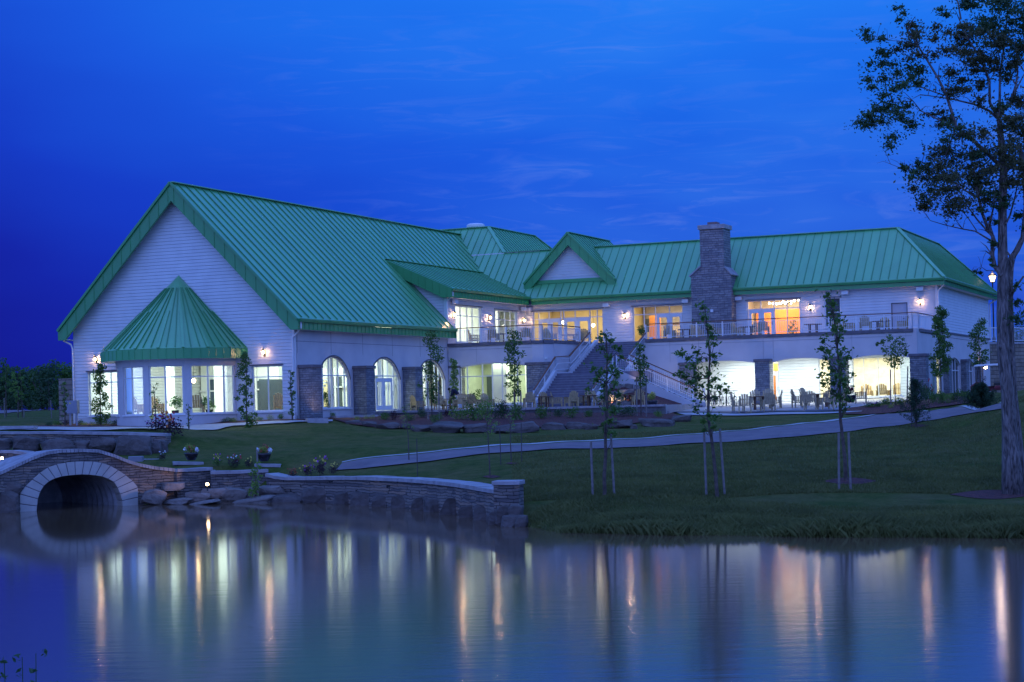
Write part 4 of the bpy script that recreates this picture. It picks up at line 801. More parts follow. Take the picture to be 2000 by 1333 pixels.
def pxtree(name, label, base, Z, trunk, blobs, r0, r1, leafm=LEAF, cat='tree', group=None, s=.17, dens=1.0, branch_to=True, barkm=BARK):
    """a tree measured in the photo: trunk polyline and foliage tufts given as pixels at distance Z"""
    B = onZ(base[0], base[1], Z); B[2] = T1(B[0], B[1]); t = thing(name, label, cat, B, 0, group); rr = random.Random(int(base[0])); px = Z / F
    tp = [np.array([0, 0, -.2])] + [P(u, v, Z) - B + np.array([0, rr.uniform(-.12, .12), 0]) for u, v in trunk]
    mb = MB(); n = len(tp); mb.tube(tp, [r0 + (r1 - r0) * i / (n - 1) for i in range(n)], 7)
    cr = MB(); tr = np.array(tp)
    for (u, v, r) in blobs:
        dy = rr.uniform(-1, 1) * .55; c = P(u, v, Z) - B + np.array([0, dy, 0]); R_ = r * px
        leaves(cr, c, (R_ * 1.3, R_ * 1.3, R_ * 1.05), int(34 * dens * (R_ / .22) ** 1.6) + 6, s * .86, soft=True)
        if branch_to:
            cand = [(np.linalg.norm(q - c) + (0 if q[2] < c[2] - .1 else 3), k) for k, q in enumerate(tr)]; q = tr[min(cand)[1]]; m = (q + c) / 2 + np.array([0, 0, -.08])
            if np.linalg.norm(q - c) > .12: mb.tube([q, m, c], [r1 * .9, r1 * .6, r1 * .3], 4)
    mb.build('trunk', barkm, t); cr.build('crown', leafm, t); return t
def stakes(lst, label, Z, cat='stake', steel=False, group='tree stakes'):
    for i, (u0, v0, u1, v1) in enumerate(lst):
        b = onZ(u1, v1, Z); top = P(u0, v0, Z) - b; mb = MB(); r = .018 if steel else .04
        mb.tube([(0, 0, -.3), tuple(top)], r, 6); o = mb.build('stake', STEEL if steel else STAKE, loc=b); tag(o, label[i], cat, group)
# ------------------------------------------------------------------ big tree at the right
TB = [(1979, 962), (1975, 900), (1971, 830), (1968, 765), (1960, 700), (1958, 620), (1959, 550), (1958, 460), (1958, 400), (1960, 340), (1958, 300), (1954, 262), (1952, 236)]
Z0 = 60.0; B = onZ(1980, 965, Z0); big = thing('large_tree', 'tall old twin-trunk tree with sparse windblown crown at the right edge', 'tree', B)
def rel(u, v, dy=0.0): return P(u, v, Z0) - B + np.array([0, dy, 0])
mb = MB(); tp = [rel(*q) for q in TB]; tp[0][2] = -.3; mb.tube(tp, [.40, .31, .24, .215, .205, .20, .185, .15, .14, .13, .12, .10, .09], 12); mb.build('trunk', BARKB, big, smooth=True)
mb = MB(); T2 = [(1998, 962), (1994, 880), (1990, 815), (1985, 765), (1981, 690), (1979, 620), (1978, 550), (1980, 505), (1992, 487), (2004, 462), (2010, 400), (2006, 330), (1998, 280)]
tp2 = [rel(u, v, .35) for u, v in T2]; tp2[0][2] = -.3; mb.tube(tp2, [.27, .19, .14, .125, .12, .11, .11, .11, .10, .09, .08, .07, .05], 10); mb.build('trunk', BARKB, big, smooth=True)
mb = MB()
LIMBS = [([(1955, 540), (1943, 520), (1937, 500), (1940, 462), (1930, 445), (1915, 418), (1907, 385), (1909, 360), (1900, 330)], .085, .03), ([(1958, 500), (1945, 470), (1936, 440), (1938, 400), (1945, 370)], .05, .02),
         ([(1940, 470), (1905, 452), (1880, 448), (1850, 440), (1815, 432)], .03, .01), ([(1935, 460), (1910, 430), (1885, 400), (1870, 380)], .035, .012), ([(1958, 330), (1930, 300), (1900, 270), (1868, 250), (1846, 186), (1830, 156), (1810, 116), (1790, 90), (1775, 60)], .07, .02),
         ([(1868, 250), (1840, 235), (1800, 215), (1780, 200), (1745, 200)], .03, .012), ([(1846, 186), (1800, 172), (1765, 170), (1740, 165)], .022, .01), ([(1952, 236), (1935, 215), (1906, 202), (1860, 195), (1815, 185)], .05, .015), ([(1952, 236), (1960, 215), (1974, 206), (1980, 170), (1990, 140), (1985, 100)], .06, .02),
         ([(1952, 236), (1935, 200), (1930, 160), (1915, 120), (1890, 80), (1875, 40)], .055, .02), ([(1974, 206), (1990, 170), (2005, 140)], .035, .015), ([(1950, 230), (1952, 190), (1955, 140), (1960, 80), (1965, 20)], .05, .02), ([(1868, 250), (1850, 300), (1830, 330), (1800, 335), (1770, 330), (1740, 320)], .022, .008),
         ([(1907, 385), (1880, 370), (1850, 350), (1820, 345), (1790, 342)], .03, .01), ([(1960, 480), (1972, 500), (1978, 530)], .04, .03), ([(1960, 440), (1975, 420), (1985, 380), (1990, 340)], .04, .015), ([(1948, 530), (1930, 528), (1915, 522), (1900, 530)], .018, .006), ([(1905, 452), (1890, 425), (1875, 405), (1860, 390)], .018, .007), ([(1880, 448), (1860, 425), (1845, 400)], .015, .006), ([(1790, 90), (1765, 82), (1735, 78), (1710, 76)], .014, .006), ([(1875, 40), (1870, 10), (1860, -30)], .03, .015), ([(1965, 20), (1968, -40), (1960, -80)], .03, .01), ([(1998, 540), (1985, 560), (1980, 575)], .03, .05), ([(1960, 340), (1985, 320), (2005, 300), (2060, 262), (2110, 222)], .045, .012), ([(2006, 330), (2045, 352), (2090, 330)], .03, .01), ([(2005, 140), (2040, 110), (2075, 150)], .025, .01), ([(1998, 280), (2030, 200), (2075, 150)], .04, .012)]
rr = random.Random(3)
for pts, a, b in LIMBS:
    w = [rel(u, v, rr.uniform(-.25, .25)) for u, v in pts]; n = len(w); mb.tube(w, [a + (b - a) * i / (n - 1) for i in range(n)], 6)
    for k in range(2, n):
        for _ in range(3):
            q = w[k]; e = q + np.array([rr.uniform(-.5, .35), rr.uniform(-.5, .5), rr.uniform(-.15, .6)]); mb.tube([q, (q + e) / 2 + np.array([0, 0, .08]), e], [b * .8 + .004, b * .5 + .003, .004], 4, cap=False)
mb.build('limb', BARKB, big)
BLOB = [(1702, 74, 20, 0), (1745, 45, 13, 0), (1748, 105, 26, 0), (1735, 130, 24, 0), (1790, 138, 22, 0), (1686, 172, 17, 0), (1740, 175, 28, 0), (1745, 208, 26, 0), (1712, 215, 20, 0), (1745, 248, 34, 0), (1715, 243, 26, 0), (1775, 235, 22, 0), (1752, 155, 22, 0), (1770, 6, 10, 0),
        (1790, 52, 22, 1), (1785, 82, 26, 1), (1812, 100, 26, 1), (1800, 70, 20, 1), (1878, 72, 34, 1), (1925, 95, 32, 1), (1900, 55, 24, 1), (1868, 150, 30, 1), (1872, 172, 24, 1), (1825, 220, 26, 1), (1905, 130, 28, 1), (1940, 112, 26, 1), (1830, 30, 14, 0), (1880, 105, 28, 1), (1850, 60, 18, 1), (1935, 150, 24, 1), (1895, 165, 18, 1),
        (1920, 22, 36, 0), (1975, 20, 44, 0), (1960, 60, 34, 0), (1912, 60, 24, 0), (1996, 80, 28, 0), (1900, 5, 26, 0), (1940, 5, 34, 0), (1985, 130, 28, 1), (1925, 215, 22, 1), (1962, 255, 34, 1), (1990, 250, 30, 1), (1992, 185, 18, 1), (1965, 215, 20, 0),
        (1850, 265, 26, 0), (1875, 275, 34, 1), (1900, 300, 40, 1), (1945, 300, 42, 1), (1850, 305, 36, 1), (1988, 320, 30, 1), (1800, 325, 20, 0), (1778, 345, 16, 0), (1757, 338, 9, 0), (1815, 365, 22, 0), (1850, 375, 36, 1), (1822, 395, 28, 1), (1880, 385, 30, 1), (1930, 350, 34, 1), (1975, 360, 30, 1), (1908, 330, 34, 1), (1865, 345, 34, 1), (1810, 405, 18, 1), (1790, 318, 12, 0), (1885, 320, 30, 0), (1925, 385, 22, 0), (1950, 395, 20, 0),
        (1935, 432, 11, 0), (1955, 372, 18, 0), (1996, 425, 13, 0), (1935, 478, 9, 0), (1990, 620, 16, 0), (1972, 628, 12, 0), (1994, 560, 13, 0), (1990, 590, 10, 0), (1912, 530, 8, 0), (1926, 522, 7, 0), (2015, 300, 40, 1), (2030, 200, 45, 1), (2020, 100, 45, 0), (1960, -40, 45, 0), (1900, -40, 35, 0), (2005, 380, 30, 1), (2060, 260, 42, 1), (2075, 150, 40, 1), (2050, 60, 44, 0), (2090, 330, 30, 0), (2045, 350, 30, 1), (2110, 220, 34, 0), (2020, -20, 40, 0), (2040, 430, 20, 0)]
crm = MB()
for (u, v, r, k) in BLOB:
    R_ = r * 1.3 * Z0 / F; c = rel(u, v, rr.uniform(-.9, .9))
    nsub = max(2, int(R_ * 7))
    for _ in range(nsub):
        d = np.array([rr.gauss(0, .5), rr.gauss(0, .6), rr.gauss(0, .42)]) * R_; leaves(crm, c + d, (R_ * rr.uniform(.55, .95), R_ * .7, R_ * rr.uniform(.32, .6)), int(150 * (R_ / .5) ** 1.6 / nsub * 2.6) + 8, .125, mi=k, asp=.48, soft=True)
crm.build('crown', [LEAFD, LEAFBR], big)
# ------------------------------------------------------------------ staked young trees on the near lawn
pxtree('young_maple', 'leaning young maple between two wooden stakes, middle of the three maples on the near lawn', (1401, 962), 59.6, [(1398, 930), (1393, 885), (1388, 850), (1383, 820), (1383, 780), (1384, 740), (1386, 700), (1382, 650), (1376, 600)],
       [(1375, 600, 12), (1372, 622, 13), (1385, 640, 12), (1392, 655, 13), (1398, 670, 12), (1380, 674, 11), (1328, 692, 13), (1344, 700, 11), (1362, 688, 15), (1368, 702, 13), (1392, 696, 11), (1397, 708, 11), (1326, 728, 13), (1336, 736, 11), (1352, 714, 16), (1360, 730, 16), (1346, 748, 14), (1357, 762, 16), (1367, 774, 15), (1384, 728, 12), (1394, 742, 14), (1382, 754, 14), (1405, 756, 13), (1417, 763, 12), (1398, 778, 12), (1360, 800, 11), (1380, 812, 12), (1398, 814, 12), (1370, 824, 8), (1392, 834, 10), (1376, 840, 8), (1365, 740, 14)], .07, .022)
pxtree('young_maple', 'young maple between two stakes in front of the main staircase', (1181, 962), 59.8, [(1180, 930), (1183, 885), (1182, 850), (1185, 800), (1184, 750), (1186, 700), (1184, 655)],
       [(1181, 654, 13), (1191, 666, 11), (1172, 660, 9), (1178, 680, 12), (1201, 678, 12), (1210, 682, 10), (1211, 698, 10), (1157, 720, 12), (1171, 730, 13), (1165, 742, 14), (1185, 724, 14), (1197, 720, 13), (1180, 752, 16), (1200, 748, 14), (1148, 760, 9), (1191, 768, 13), (1176, 776, 12), (1181, 800, 11), (1200, 804, 12), (1190, 822, 12), (1177, 828, 9), (1182, 842, 11), (1198, 846, 10), (1210, 770, 12), (1190, 700, 12), (1206, 730, 12)], .07, .022)
pxtree('young_maple', 'tall young maple in a mulch ring on the lawn before the right wing', (1652, 938), 62.6, [(1650, 900), (1646, 860), (1641, 820), (1640, 780), (1640, 730), (1636, 680), (1630, 630), (1620, 580)],
       [(1612, 580, 13), (1624, 594, 16), (1625, 612, 15), (1630, 628, 15), (1635, 645, 15), (1605, 668, 12), (1610, 682, 14), (1640, 662, 14), (1640, 688, 16), (1615, 702, 12), (1640, 712, 16), (1600, 733, 12), (1607, 750, 10), (1626, 724, 18), (1630, 737, 18), (1648, 730, 16), (1655, 741, 11), (1661, 733, 7), (1627, 748, 16), (1646, 750, 14), (1628, 765, 12), (1648, 768, 14), (1655, 780, 12), (1644, 791, 10), (1635, 775, 12), (1651, 800, 10), (1618, 690, 14), (1650, 700, 12), (1622, 645, 12)], .075, .022)
stakes([(1154, 862, 1158, 964), (1193, 847, 1200, 958), (1375, 843, 1380, 975), (1406, 838, 1416, 962), (1638, 846, 1638, 944), (1657, 845, 1661, 925)], ['left wooden stake of the maple before the staircase', 'right wooden stake of the maple before the staircase', 'left wooden stake of the leaning maple', 'right wooden stake of the leaning maple', 'left wooden stake of the maple in the mulch ring', 'right wooden stake of the maple in the mulch ring'], 60.0)
# small sparse saplings with steel stakes
def sap(u, v, Z, vt, vc, hw, lab, leafm=LEAFB, dens=.5, seed=1, s=.12):
    B = onZ(u, v, Z); px = Z / F; h = (v - vt) * px; t = thing('sapling', lab, 'sapling', B, 0, 'young trees around the clubhouse'); trunk_mb(h * .92, .022 + h * .003, .008, .06, seed, 7, .35, .5).build('trunk', BARK, t)
    crown_col((v - vc) * px, h, hw * px, dens, s, seed=seed).build('crown', leafm, t); return t
sap(799, 918, 77, 805, 858, 20, 'thin sapling with a sparse crown beyond the pond wall, leftmost of three on the lawn', dens=.35, seed=2, s=.10)
sap(957, 931, 68, 778, 850, 30, 'thin leaning sapling with pale crown just behind the end of the pond wall', dens=.5, seed=3, s=.11)
sap(999, 906, 73, 800, 848, 24, 'thin sapling behind the pond wall pillar, nearest the cart path', dens=.3, seed=4, s=.10)
stakes([(814, 857, 815, 919), (976, 838, 979, 931), (1018, 826, 1019, 906)], ['steel stake beside the leftmost lawn sapling', 'steel stake beside the sapling at the end of the pond wall', 'steel stake beside the sapling nearest the cart path'], 72, steel=True)
sap(497, 941, 76, 818, 884, 24, 'small leafy sapling growing out of the planted bed beside the culvert', dens=1.0, seed=5, s=.14)
stakes([(502, 880, 504, 935)], ['thin stake in the planted bed beside the culvert'], 76.5)
# columnar trees in the beds against the building
def column_tree(u, v, Z, vt, vc, hw, lab, leafm=LEAF, dens=1.0, seed=1, s=.17, name='columnar_tree'):
    B = onZ(u, v, Z); px = Z / F; h = (v - vt) * px; t = thing(name, lab, 'tree', B, 0, 'young trees around the clubhouse'); trunk_mb(h * .95, .05, .012, .06, seed, 8, .4, .3).build('trunk', BARK, t)
    crown_col((v - vc) * px, h, hw * px, dens, s, seed=seed).build('crown', leafm, t); return t
column_tree(197, 829, 108, 708, 818, 24, 'dense columnar tree under the left wall lantern of the gable', seed=11, dens=1.5)
column_tree(482, 824, 101, 678, 840, 22, 'tall slender tree at the right end of the round bay', seed=12, dens=1.3)
column_tree(127, 831, 107, 742, 812, 12, 'thin young tree in front of the brick enclosure left of the gable', seed=13, dens=.8)
column_tree(304, 829, 100, 735, 800, 18, 'spindly young tree with open crown before the middle bay window', seed=14, dens=.45, s=.14)
column_tree(571, 817, 103.5, 716, 806, 12, 'narrow tree trained beside the downspout at the gable corner', seed=15, dens=.9)
column_tree(369, 830, 100, 776, 828, 9, 'low wispy shrub tree between the two right bay windows', seed=16, dens=.6, s=.12)
column_tree(844, 812, 107, 642, 776, 31, 'staked tree in front of the third arched window', seed=17, dens=1.0)
column_tree(887, 797, 119, 692, 795, 14, 'narrow tree against the pier at the inner corner of the terrace', seed=18, dens=1.6, leafm=LEAFB)
column_tree(1006, 812, 106, 638, 770, 30, 'staked tree in front of the window wall left of the staircase', seed=19, dens=1.15)
column_tree(1252, 811, 106, 668, 750, 23, 'staked columnar tree right of the staircase landing', seed=20, dens=1.3)
column_tree(1838, 778, 113, 600, 730, 29, 'full columnar tree at the outer corner of the right wing', seed=21, dens=1.7)
column_tree(1916, 776, 117, 626, 718, 25, 'columnar tree before the far end of the right flank', seed=22, dens=1.3)
B = onZ(1749, 790, 109); px = 109 / F; t = thing('young_maple', 'small round-headed maple with bare stem before the bright lower windows', 'tree', B, 0, 'young trees around the clubhouse'); mb = trunk_mb(2.7, .035, .02, .03, 3, 0); mb.build('trunk', BARK, t)
mb = MB()
for (u, v, r) in [(1745, 690, 14), (1735, 698, 12), (1757, 700, 13), (1750, 710, 13), (1742, 708, 10), (1725, 668, 6), (1735, 662, 9), (1758, 665, 10), (1765, 680, 11), (1730, 682, 9), (1748, 678, 12), (1770, 690, 6), (1715, 672, 4)]: leaves(mb, P(u, v, 109) - B + np.array([0, RS.uniform(-.3, .3), 0]), r * px, int(r * 7), .16)
mb.build('crown', LEAF, t)
stakes([(1739, 722, 1740, 790), (1773, 716, 1771, 788)], ['left stake of the round-headed maple', 'right stake of the round-headed maple'], 109)
stakes([(835, 745, 836, 812), (856, 745, 858, 812), (1243, 742, 1244, 812), (1262, 742, 1262, 810), (1004, 765, 1005, 812), (1017, 765, 1018, 812)], ['left stake of the tree before the third arch', 'right stake of the tree before the third arch', 'left stake of the tree right of the staircase landing', 'right stake of the tree right of the staircase landing', 'left stake of the tree left of the staircase', 'right stake of the tree left of the staircase'], 106)
stakes([(318, 788, 319, 826)], ['short dark stake before the middle bay window'], 100, steel=True)
# pines
def pine(u, v, Z, vt, hw, lab, vb=0, dens=1.0, seed=1):
    B = onZ(u, v, Z); px = Z / F; h = (v - vt) * px; t = thing('pine_tree', lab, 'tree', B, 0, None); tm = MB(); tm.tube([(0, 0, -.1), (.02, 0, h * .5), (0, 0, h * .96)], [.07, .05, .015], 6); tm.build('trunk', BARK, t)
    rr = random.Random(seed); mb = MB(); n = int(46 * dens)
    for i in range(n):
        f = i / n; z = h * (.12 + .86 * f); L_ = hw * px * (1.05 - f) * rr.uniform(.55, 1.1) + .12; a = i * 2.4 + rr.uniform(-.4, .4)
        for k in range(5):
            q = (k + 1) / 5; c = np.array([math.cos(a) * L_ * q, math.sin(a) * L_ * q, z + L_ * q * .38 * q]); leaves(mb, c, (.13, .13, .12), int(26 * dens), .17, asp=.13)
    mb.build('crown', NEEDLE, t); return t
pine(1789, 833, 86, 737, 30, 'open young pine standing beside the cart path', seed=4, dens=.85); pine(1916, 800, 90, 748, 36, 'dense squat pine in front of the golf cart', seed=5, dens=1.3)
stakes([(1780, 800, 1781, 833)], ['short stake beside the open young pine'], 86, steel=True)
# ------------------------------------------------------------------ shrubs and flowers
def shrub_mesh(r, h, n, s, seed=0, asp=.5):
    mb = MB(); rr = random.Random(seed)
    for i in range(9): a = rr.uniform(0, 6.28); q = r * rr.uniform(0, .6); leaves(mb, (q * math.cos(a), q * math.sin(a), h * rr.uniform(.3, .65)), (r * .5, r * .5, h * .38), n // 9, s, asp=asp)
    return mb
SHR = {}
for k, (m_, n_, s_, a_) in dict(green=(LEAF, 420, .10, .5), yellow=(LEAFY, 420, .09, .4), dark=(LEAFD, 500, .09, .5), plum=(LEAFP, 380, .10, .5), bright=(LEAFB, 420, .10, .5), needle=(NEEDLE, 600, .12, .15)).items(): SHR[k] = [(shrub_mesh(.5, .8, n_, s_, i, a_), m_) for i in range(2)]
SHM = {}
def shrub(kind, u, v, w, h, Z, label, i=0, petals=None, group=None, name=None):
    B = gh(u, v) if Z is None else onZ(u, v, Z); px = B[1] / F; key = (kind, i % 2)
    if key not in SHM: mb, m_ = SHR[kind][i % 2]; o = mb.build('foliage', m_); SHM[key] = o; 
    src = SHM[key]
    t = thing(name or ('flower_clump' if petals else 'shrub'), label, 'flowers' if petals else 'shrub', B, i * 1.3, group)
    t.scale = (w * px, w * px, h * px / .85)
    if src.parent is None: o = src; o.parent = t
    else: o = src.copy(); SC.collection.objects.link(o); o.parent = t
    if petals:
        for j, pm in enumerate(petals):
            mb = MB(); rr = random.Random(i * 7 + j)
            for q in range(9): a = rr.uniform(0, 6.28); e = rr.uniform(.1, .5); leaves(mb, (e * math.cos(a), e * math.sin(a), rr.uniform(.4, .95)), .03, 4, .11, asp=1)
            mb.build('blossom', pm, t)
    return t
bed = [('dark', 158, 831, 22, 12), ('yellow', 165, 832, 24, 10), ('yellow', 180, 833, 20, 11), ('green', 193, 832, 26, 22), ('bright', 207, 832, 22, 14), ('dark', 224, 832, 22, 14), ('dark', 253, 831, 22, 14), ('green', 262, 820, 24, 60), ('dark', 305, 829, 22, 20), ('dark', 322, 829, 18, 20), ('dark', 346, 829, 24, 16), ('green', 378, 829, 18, 12), ('green', 392, 828, 26, 18), ('plum', 408, 827, 22, 16), ('yellow', 420, 827, 16, 12), ('dark', 438, 827, 20, 12), ('green', 450, 826, 20, 13), ('yellow', 459, 826, 15, 12), ('green', 484, 824, 22, 20), ('yellow', 500, 823, 18, 11), ('bright', 508, 823, 14, 10), ('yellow', 528, 822, 18, 16), ('green', 548, 821, 18, 15), ('dark', 562, 820, 14, 9), ('plum', 130, 832, 20, 14), ('dark', 96, 833, 24, 10), ('green', 112, 832, 22, 12)]
for i, (k_, u, v, w, h) in enumerate(bed): shrub(k_, u, v, w, h, None, f'{dict(dark="dark rounded", yellow="yellow-green", green="leafy green", bright="bright green", plum="plum-leaved").get(k_)} shrub in the bed below the gable, {ORD[i] if i < 26 else "last"} along it', i, group='shrubs in the bed below the gable')
for i, (k_, u, v, w, h) in enumerate([('needle', 618, 816, 15, 38), ('needle', 641, 817, 18, 46), ('bright', 650, 817, 14, 14), ('yellow', 697, 822, 22, 12), ('green', 699, 812, 14, 36), ('bright', 692, 810, 16, 16), ('bright', 706, 811, 16, 14), ('yellow', 716, 820, 16, 12), ('yellow', 728, 820, 14, 12)]):
    shrub(k_, u, v, w, h, None, ['dark upright evergreen lit by the uplight at the first stone pier', 'taller dark evergreen below the first arched window', 'pale bush at the foot of the taller evergreen', 'yellow-green mound at the start of the mulch bed', 'slim green conifer against the second stone pier', 'pale bush left of the slim conifer', 'pale bush right of the slim conifer', 'yellow-green mound, middle of three in the mulch bed', 'yellow-green mound, rightmost of three in the mulch bed'][i], i, group='shrubs at the start of the mulch bed')
k = 0; rs_ = random.Random(2)
for (k_, u, v, w, h) in [('green', 752, 822, 26, 14), ('plum', 770, 822, 24, 18), ('green', 800, 824, 22, 14), ('dark', 824, 818, 26, 18), ('green', 853, 828, 24, 18), ('plum', 875, 816, 30, 16), ('bright', 895, 822, 34, 22), ('green', 925, 824, 36, 34), ('bright', 950, 822, 30, 36), ('dark', 975, 820, 34, 34), ('plum', 985, 816, 20, 30), ('green', 1010, 823, 34, 34), ('green', 1058, 820, 34, 24), ('dark', 1090, 816, 26, 16), ('green', 1118, 818, 30, 20), ('green', 1150, 816, 24, 14), ('dark', 1222, 815, 40, 20), ('bright', 1286, 817, 20, 14), ('green', 1200, 814, 24, 22)]:
    shrub(k_, u, v, w * 1.2, h * 1.35, None, f'{dict(dark="dark", yellow="yellow-green", green="leafy green", bright="pale green", plum="plum-leaved")[k_]} shrub in the mulch bed below the terrace wall, {ORD[k]} from the left', k, group='shrubs in the mulch bed below the terrace'); k += 1
for i, (k_, u, v, w, h, pt_) in enumerate([('dark', 1805, 790, 26, 50, None), ('dark', 1788, 792, 24, 26, None), ('green', 1822, 790, 26, 30, None), ('green', 1838, 790, 30, 34, None), ('bright', 1854, 789, 26, 24, None), ('dark', 1866, 786, 26, 26, None), ('green', 1882, 784, 28, 28, None), ('bright', 1896, 784, 24, 24, None), ('dark', 1815, 786, 20, 40, (FLR,)), ('green', 1905, 782, 26, 32, None)]):
    shrub(k_, u, v, w, h, None, f'{dict(dark="dark", green="leafy green", bright="pale green")[k_]} shrub in the bed round the right-hand corner, {ORD[i]} in the row', i, pt_, group='shrubs round the right-hand corner')
for i, (k_, u, v, w, h, pt_, lab) in enumerate([('green', 1700, 797, 34, 12, (FLP,), 'purple flowers edging the bed beside the patio'), ('green', 1716, 796, 26, 13, (FLP,), 'purple flowers at the inner end of the patio bed'), ('green', 1735, 793, 30, 18, (FLW,), 'white flowers at the foot of the left maple stake'), ('green', 1757, 793, 34, 20, (FLW, FLW), 'largest clump of white flowers in the patio bed'), ('yellow', 1741, 799, 18, 12, None, 'small yellow-green mound in front of the white flowers'), ('green', 1728, 790, 26, 14, (FLW,), 'white flowers below the bright lower windows'),
        ('plum', 335, 868, 50, 50, (FLR, FLO), 'dark bushy dahlias spilling beside the end of the stone wall'), ('plum', 308, 848, 50, 28, (FLP, FLY, FLR), 'pansies and dahlias on top of the stone wall'), ('green', 425, 918, 24, 22, (FLP, FLY), 'pansies nearest the left flower pot'), ('plum', 458, 917, 30, 22, (FLW, FLR), 'pansies midway between the two flower pots'), ('plum', 486, 917, 22, 20, (FLY,), 'pansies just left of the right flower pot'), ('plum', 572, 922, 26, 18, (FLO, FLR), 'orange pansies at the left end of the pond wall top'), ('plum', 600, 924, 30, 26, (FLY, FLP), 'dark-leaved pansies in the middle of the row by the path end'), ('plum', 626, 924, 34, 34, (FLP, FLY), 'tallest dark-leaved pansies by the path end'), ('plum', 652, 924, 24, 22, (FLY,), 'rightmost pansies at the path end'), ('plum', 318, 904, 24, 16, (FLW,), 'pansies beside the stone block behind the bridge'), ('green', 378, 957, 22, 16, None, 'bright leafy plant lit by the spotlight'), ('green', 455, 944, 70, 22, None, 'spreading green plant beside the culvert'), ('green', 520, 945, 60, 26, None, 'ground-hugging green plant at the start of the pond wall')]):
    shrub(k_, u, v, w, h, (None if u > 1000 or u < 300 else {335: 90.2, 308: 91.5, 425: 79.3, 458: 79.3, 486: 79.3, 572: 77.6, 600: 77.2, 626: 76.6, 652: 76, 318: 81.5, 378: 76.9, 455: 77.4, 520: 77.4}.get(u)), lab, i, pt_, name='perennial_plant' if not pt_ else None)
# ------------------------------------------------------------------ culvert bridge
A0 = P(38, 1000, 1); r_ = ray(38, 1000); A0 = CAM + r_ * (-CZ / r_[2]); r_ = ray(269, 986.5); B0 = CAM + r_ * (-CZ / r_[2])
dv = (B0 - A0)[:2]; dv = dv / np.linalg.norm(dv); BA_ = math.atan2(dv[1], dv[0]); nv = np.array([-dv[1], dv[0]])
def onface(u, v, off=0.0):   # pixel -> (s along face, z) on the bridge face plane
    r = ray(u, v); o = A0[:2] + nv * off; t = np.dot(o - CAM[:2], nv) / np.dot(r[:2], nv); p = CAM + r * t; return float(np.dot(p[:2] - A0[:2], dv)), float(p[2])
BRG = thing('culvert_bridge', 'dry-stone bridge with a pale cut-stone arch over a corrugated culvert', 'bridge', (A0[0], A0[1], 0), BA_)
topc = [onface(u, v) for u, v in [(-60, 938), (0, 921), (30, 907), (60, 893), (90, 882), (120, 878), (160, 877), (190, 878), (220, 887), (250, 899), (270, 905), (300, 911), (345, 916), (420, 918)]]
oo = sorted([onface(u, v) for u, v in [(38, 1004), (38.5, 964), (48, 952), (60, 940), (80, 922), (96, 912), (116, 906), (144, 902), (176, 902), (192, 903), (210, 908), (226, 916), (244, 928), (268.5, 949), (269, 990)]])
ii = sorted([onface(u, v) for u, v in [(70, 1003), (73, 976), (78, 960), (88, 945), (102, 936), (124, 930), (156, 927), (180, 928), (204, 932), (222, 942), (232, 958), (237.5, 976), (239, 992)]])
top_f = lambda a: float(np.interp(a, [q[0] for q in topc], [q[1] for q in topc]))
out_f = lambda a: float(np.interp(a, [q[0] for q in oo], [q[1] for q in oo]))
s0, s1 = topc[0][0], topc[-1][0]
w = MB(); wallmb(w, 'q', 0, s0, s1, -.5, lambda a: top_f(a) - .14, [(oo[0][0], oo[-1][0], -.5, out_f)], th=.5, bp=list(np.linspace(s0, s1, 60))); w.build('wall', DRYST, BRG)
# arch ring stones
def ringpt(pts, t): n = len(pts); d = np.r_[0, np.cumsum([math.dist(pts[i], pts[i + 1]) for i in range(n - 1)])]; x = t * d[-1]; return (np.interp(x, d, [q[0] for q in pts]), np.interp(x, d, [q[1] for q in pts]))
ringO = [onface(u, v) for u, v in [(38, 1004), (38.5, 964), (48, 952), (60, 940), (80, 922), (96, 912), (116, 906), (144, 902), (176, 902), (192, 903), (210, 908), (226, 916), (244, 928), (268.5, 949), (269, 990)]]
ringI = [onface(u, v) for u, v in [(70, 1003), (73, 976), (78, 960), (88, 945), (102, 936), (124, 930), (156, 927), (180, 928), (204, 932), (222, 942), (232, 958), (237.5, 976), (239, 992)]]
NV = 19; gap = .0025
ring = MB()
for i in range(NV):
    t0, t1 = i / NV + gap, (i + 1) / NV - gap; a, b, c, d = ringpt(ringO, t0), ringpt(ringO, t1), ringpt(ringI, t1), ringpt(ringI, t0)
    ring.extr([(q[0], -.05, q[1]) for q in (a, b, c, d)], (0, .55, 0))
ring.build('arch_ring', CUTST, BRG, bevel=.012)
mm = MB()
for i in range(40):
    a, b, c, d = ringpt(ringO, i / 40), ringpt(ringO, (i + 1) / 40), ringpt(ringI, (i + 1) / 40), ringpt(ringI, i / 40); mm.quad(*[(q[0], -.035, q[1]) for q in (a, b, c, d)])
mm.build('arch_mortar', CAPD, BRG)
# corrugated pipe
pc = (sum(q[0] for q in ringI) / len(ringI), .9); pm = MB(); NS = 54; vs = []; K = 28
for j in range(NS):
    y = .45 + j * .11; sc_ = 1.0 + .05 * math.cos(j * 2 * math.pi / 5); sx = 0.0
    for k in range(K + 1):
        q = ringpt(ringI, k / K); vs.append((pc[0] + (q[0] - pc[0]) * sc_ * 1.01 + sx, y, max(-.3, pc[1] + (q[1] - pc[1]) * sc_ * 1.01)))
pm.add(vs, [(j * (K + 1) + k, j * (K + 1) + k + 1, (j + 1) * (K + 1) + k + 1, (j + 1) * (K + 1) + k) for j in range(NS - 1) for k in range(K)])
e = (NS - 1) * (K + 1); pm.add([vs[e + k] for k in range(K + 1)], [tuple(range(K + 1))])
pm.build('culvert_pipe', mat('galvanised', (.46, .47, .52), .5, metal=.35, var=.25), BRG, smooth=True)
cp = MB(); cm_ = MB()
inn = {0: (0, 910, 80.5), 1: (30, 898, 80), 2: (60, 887.5, 79.2), 3: (90, 879.5, 77.5)}
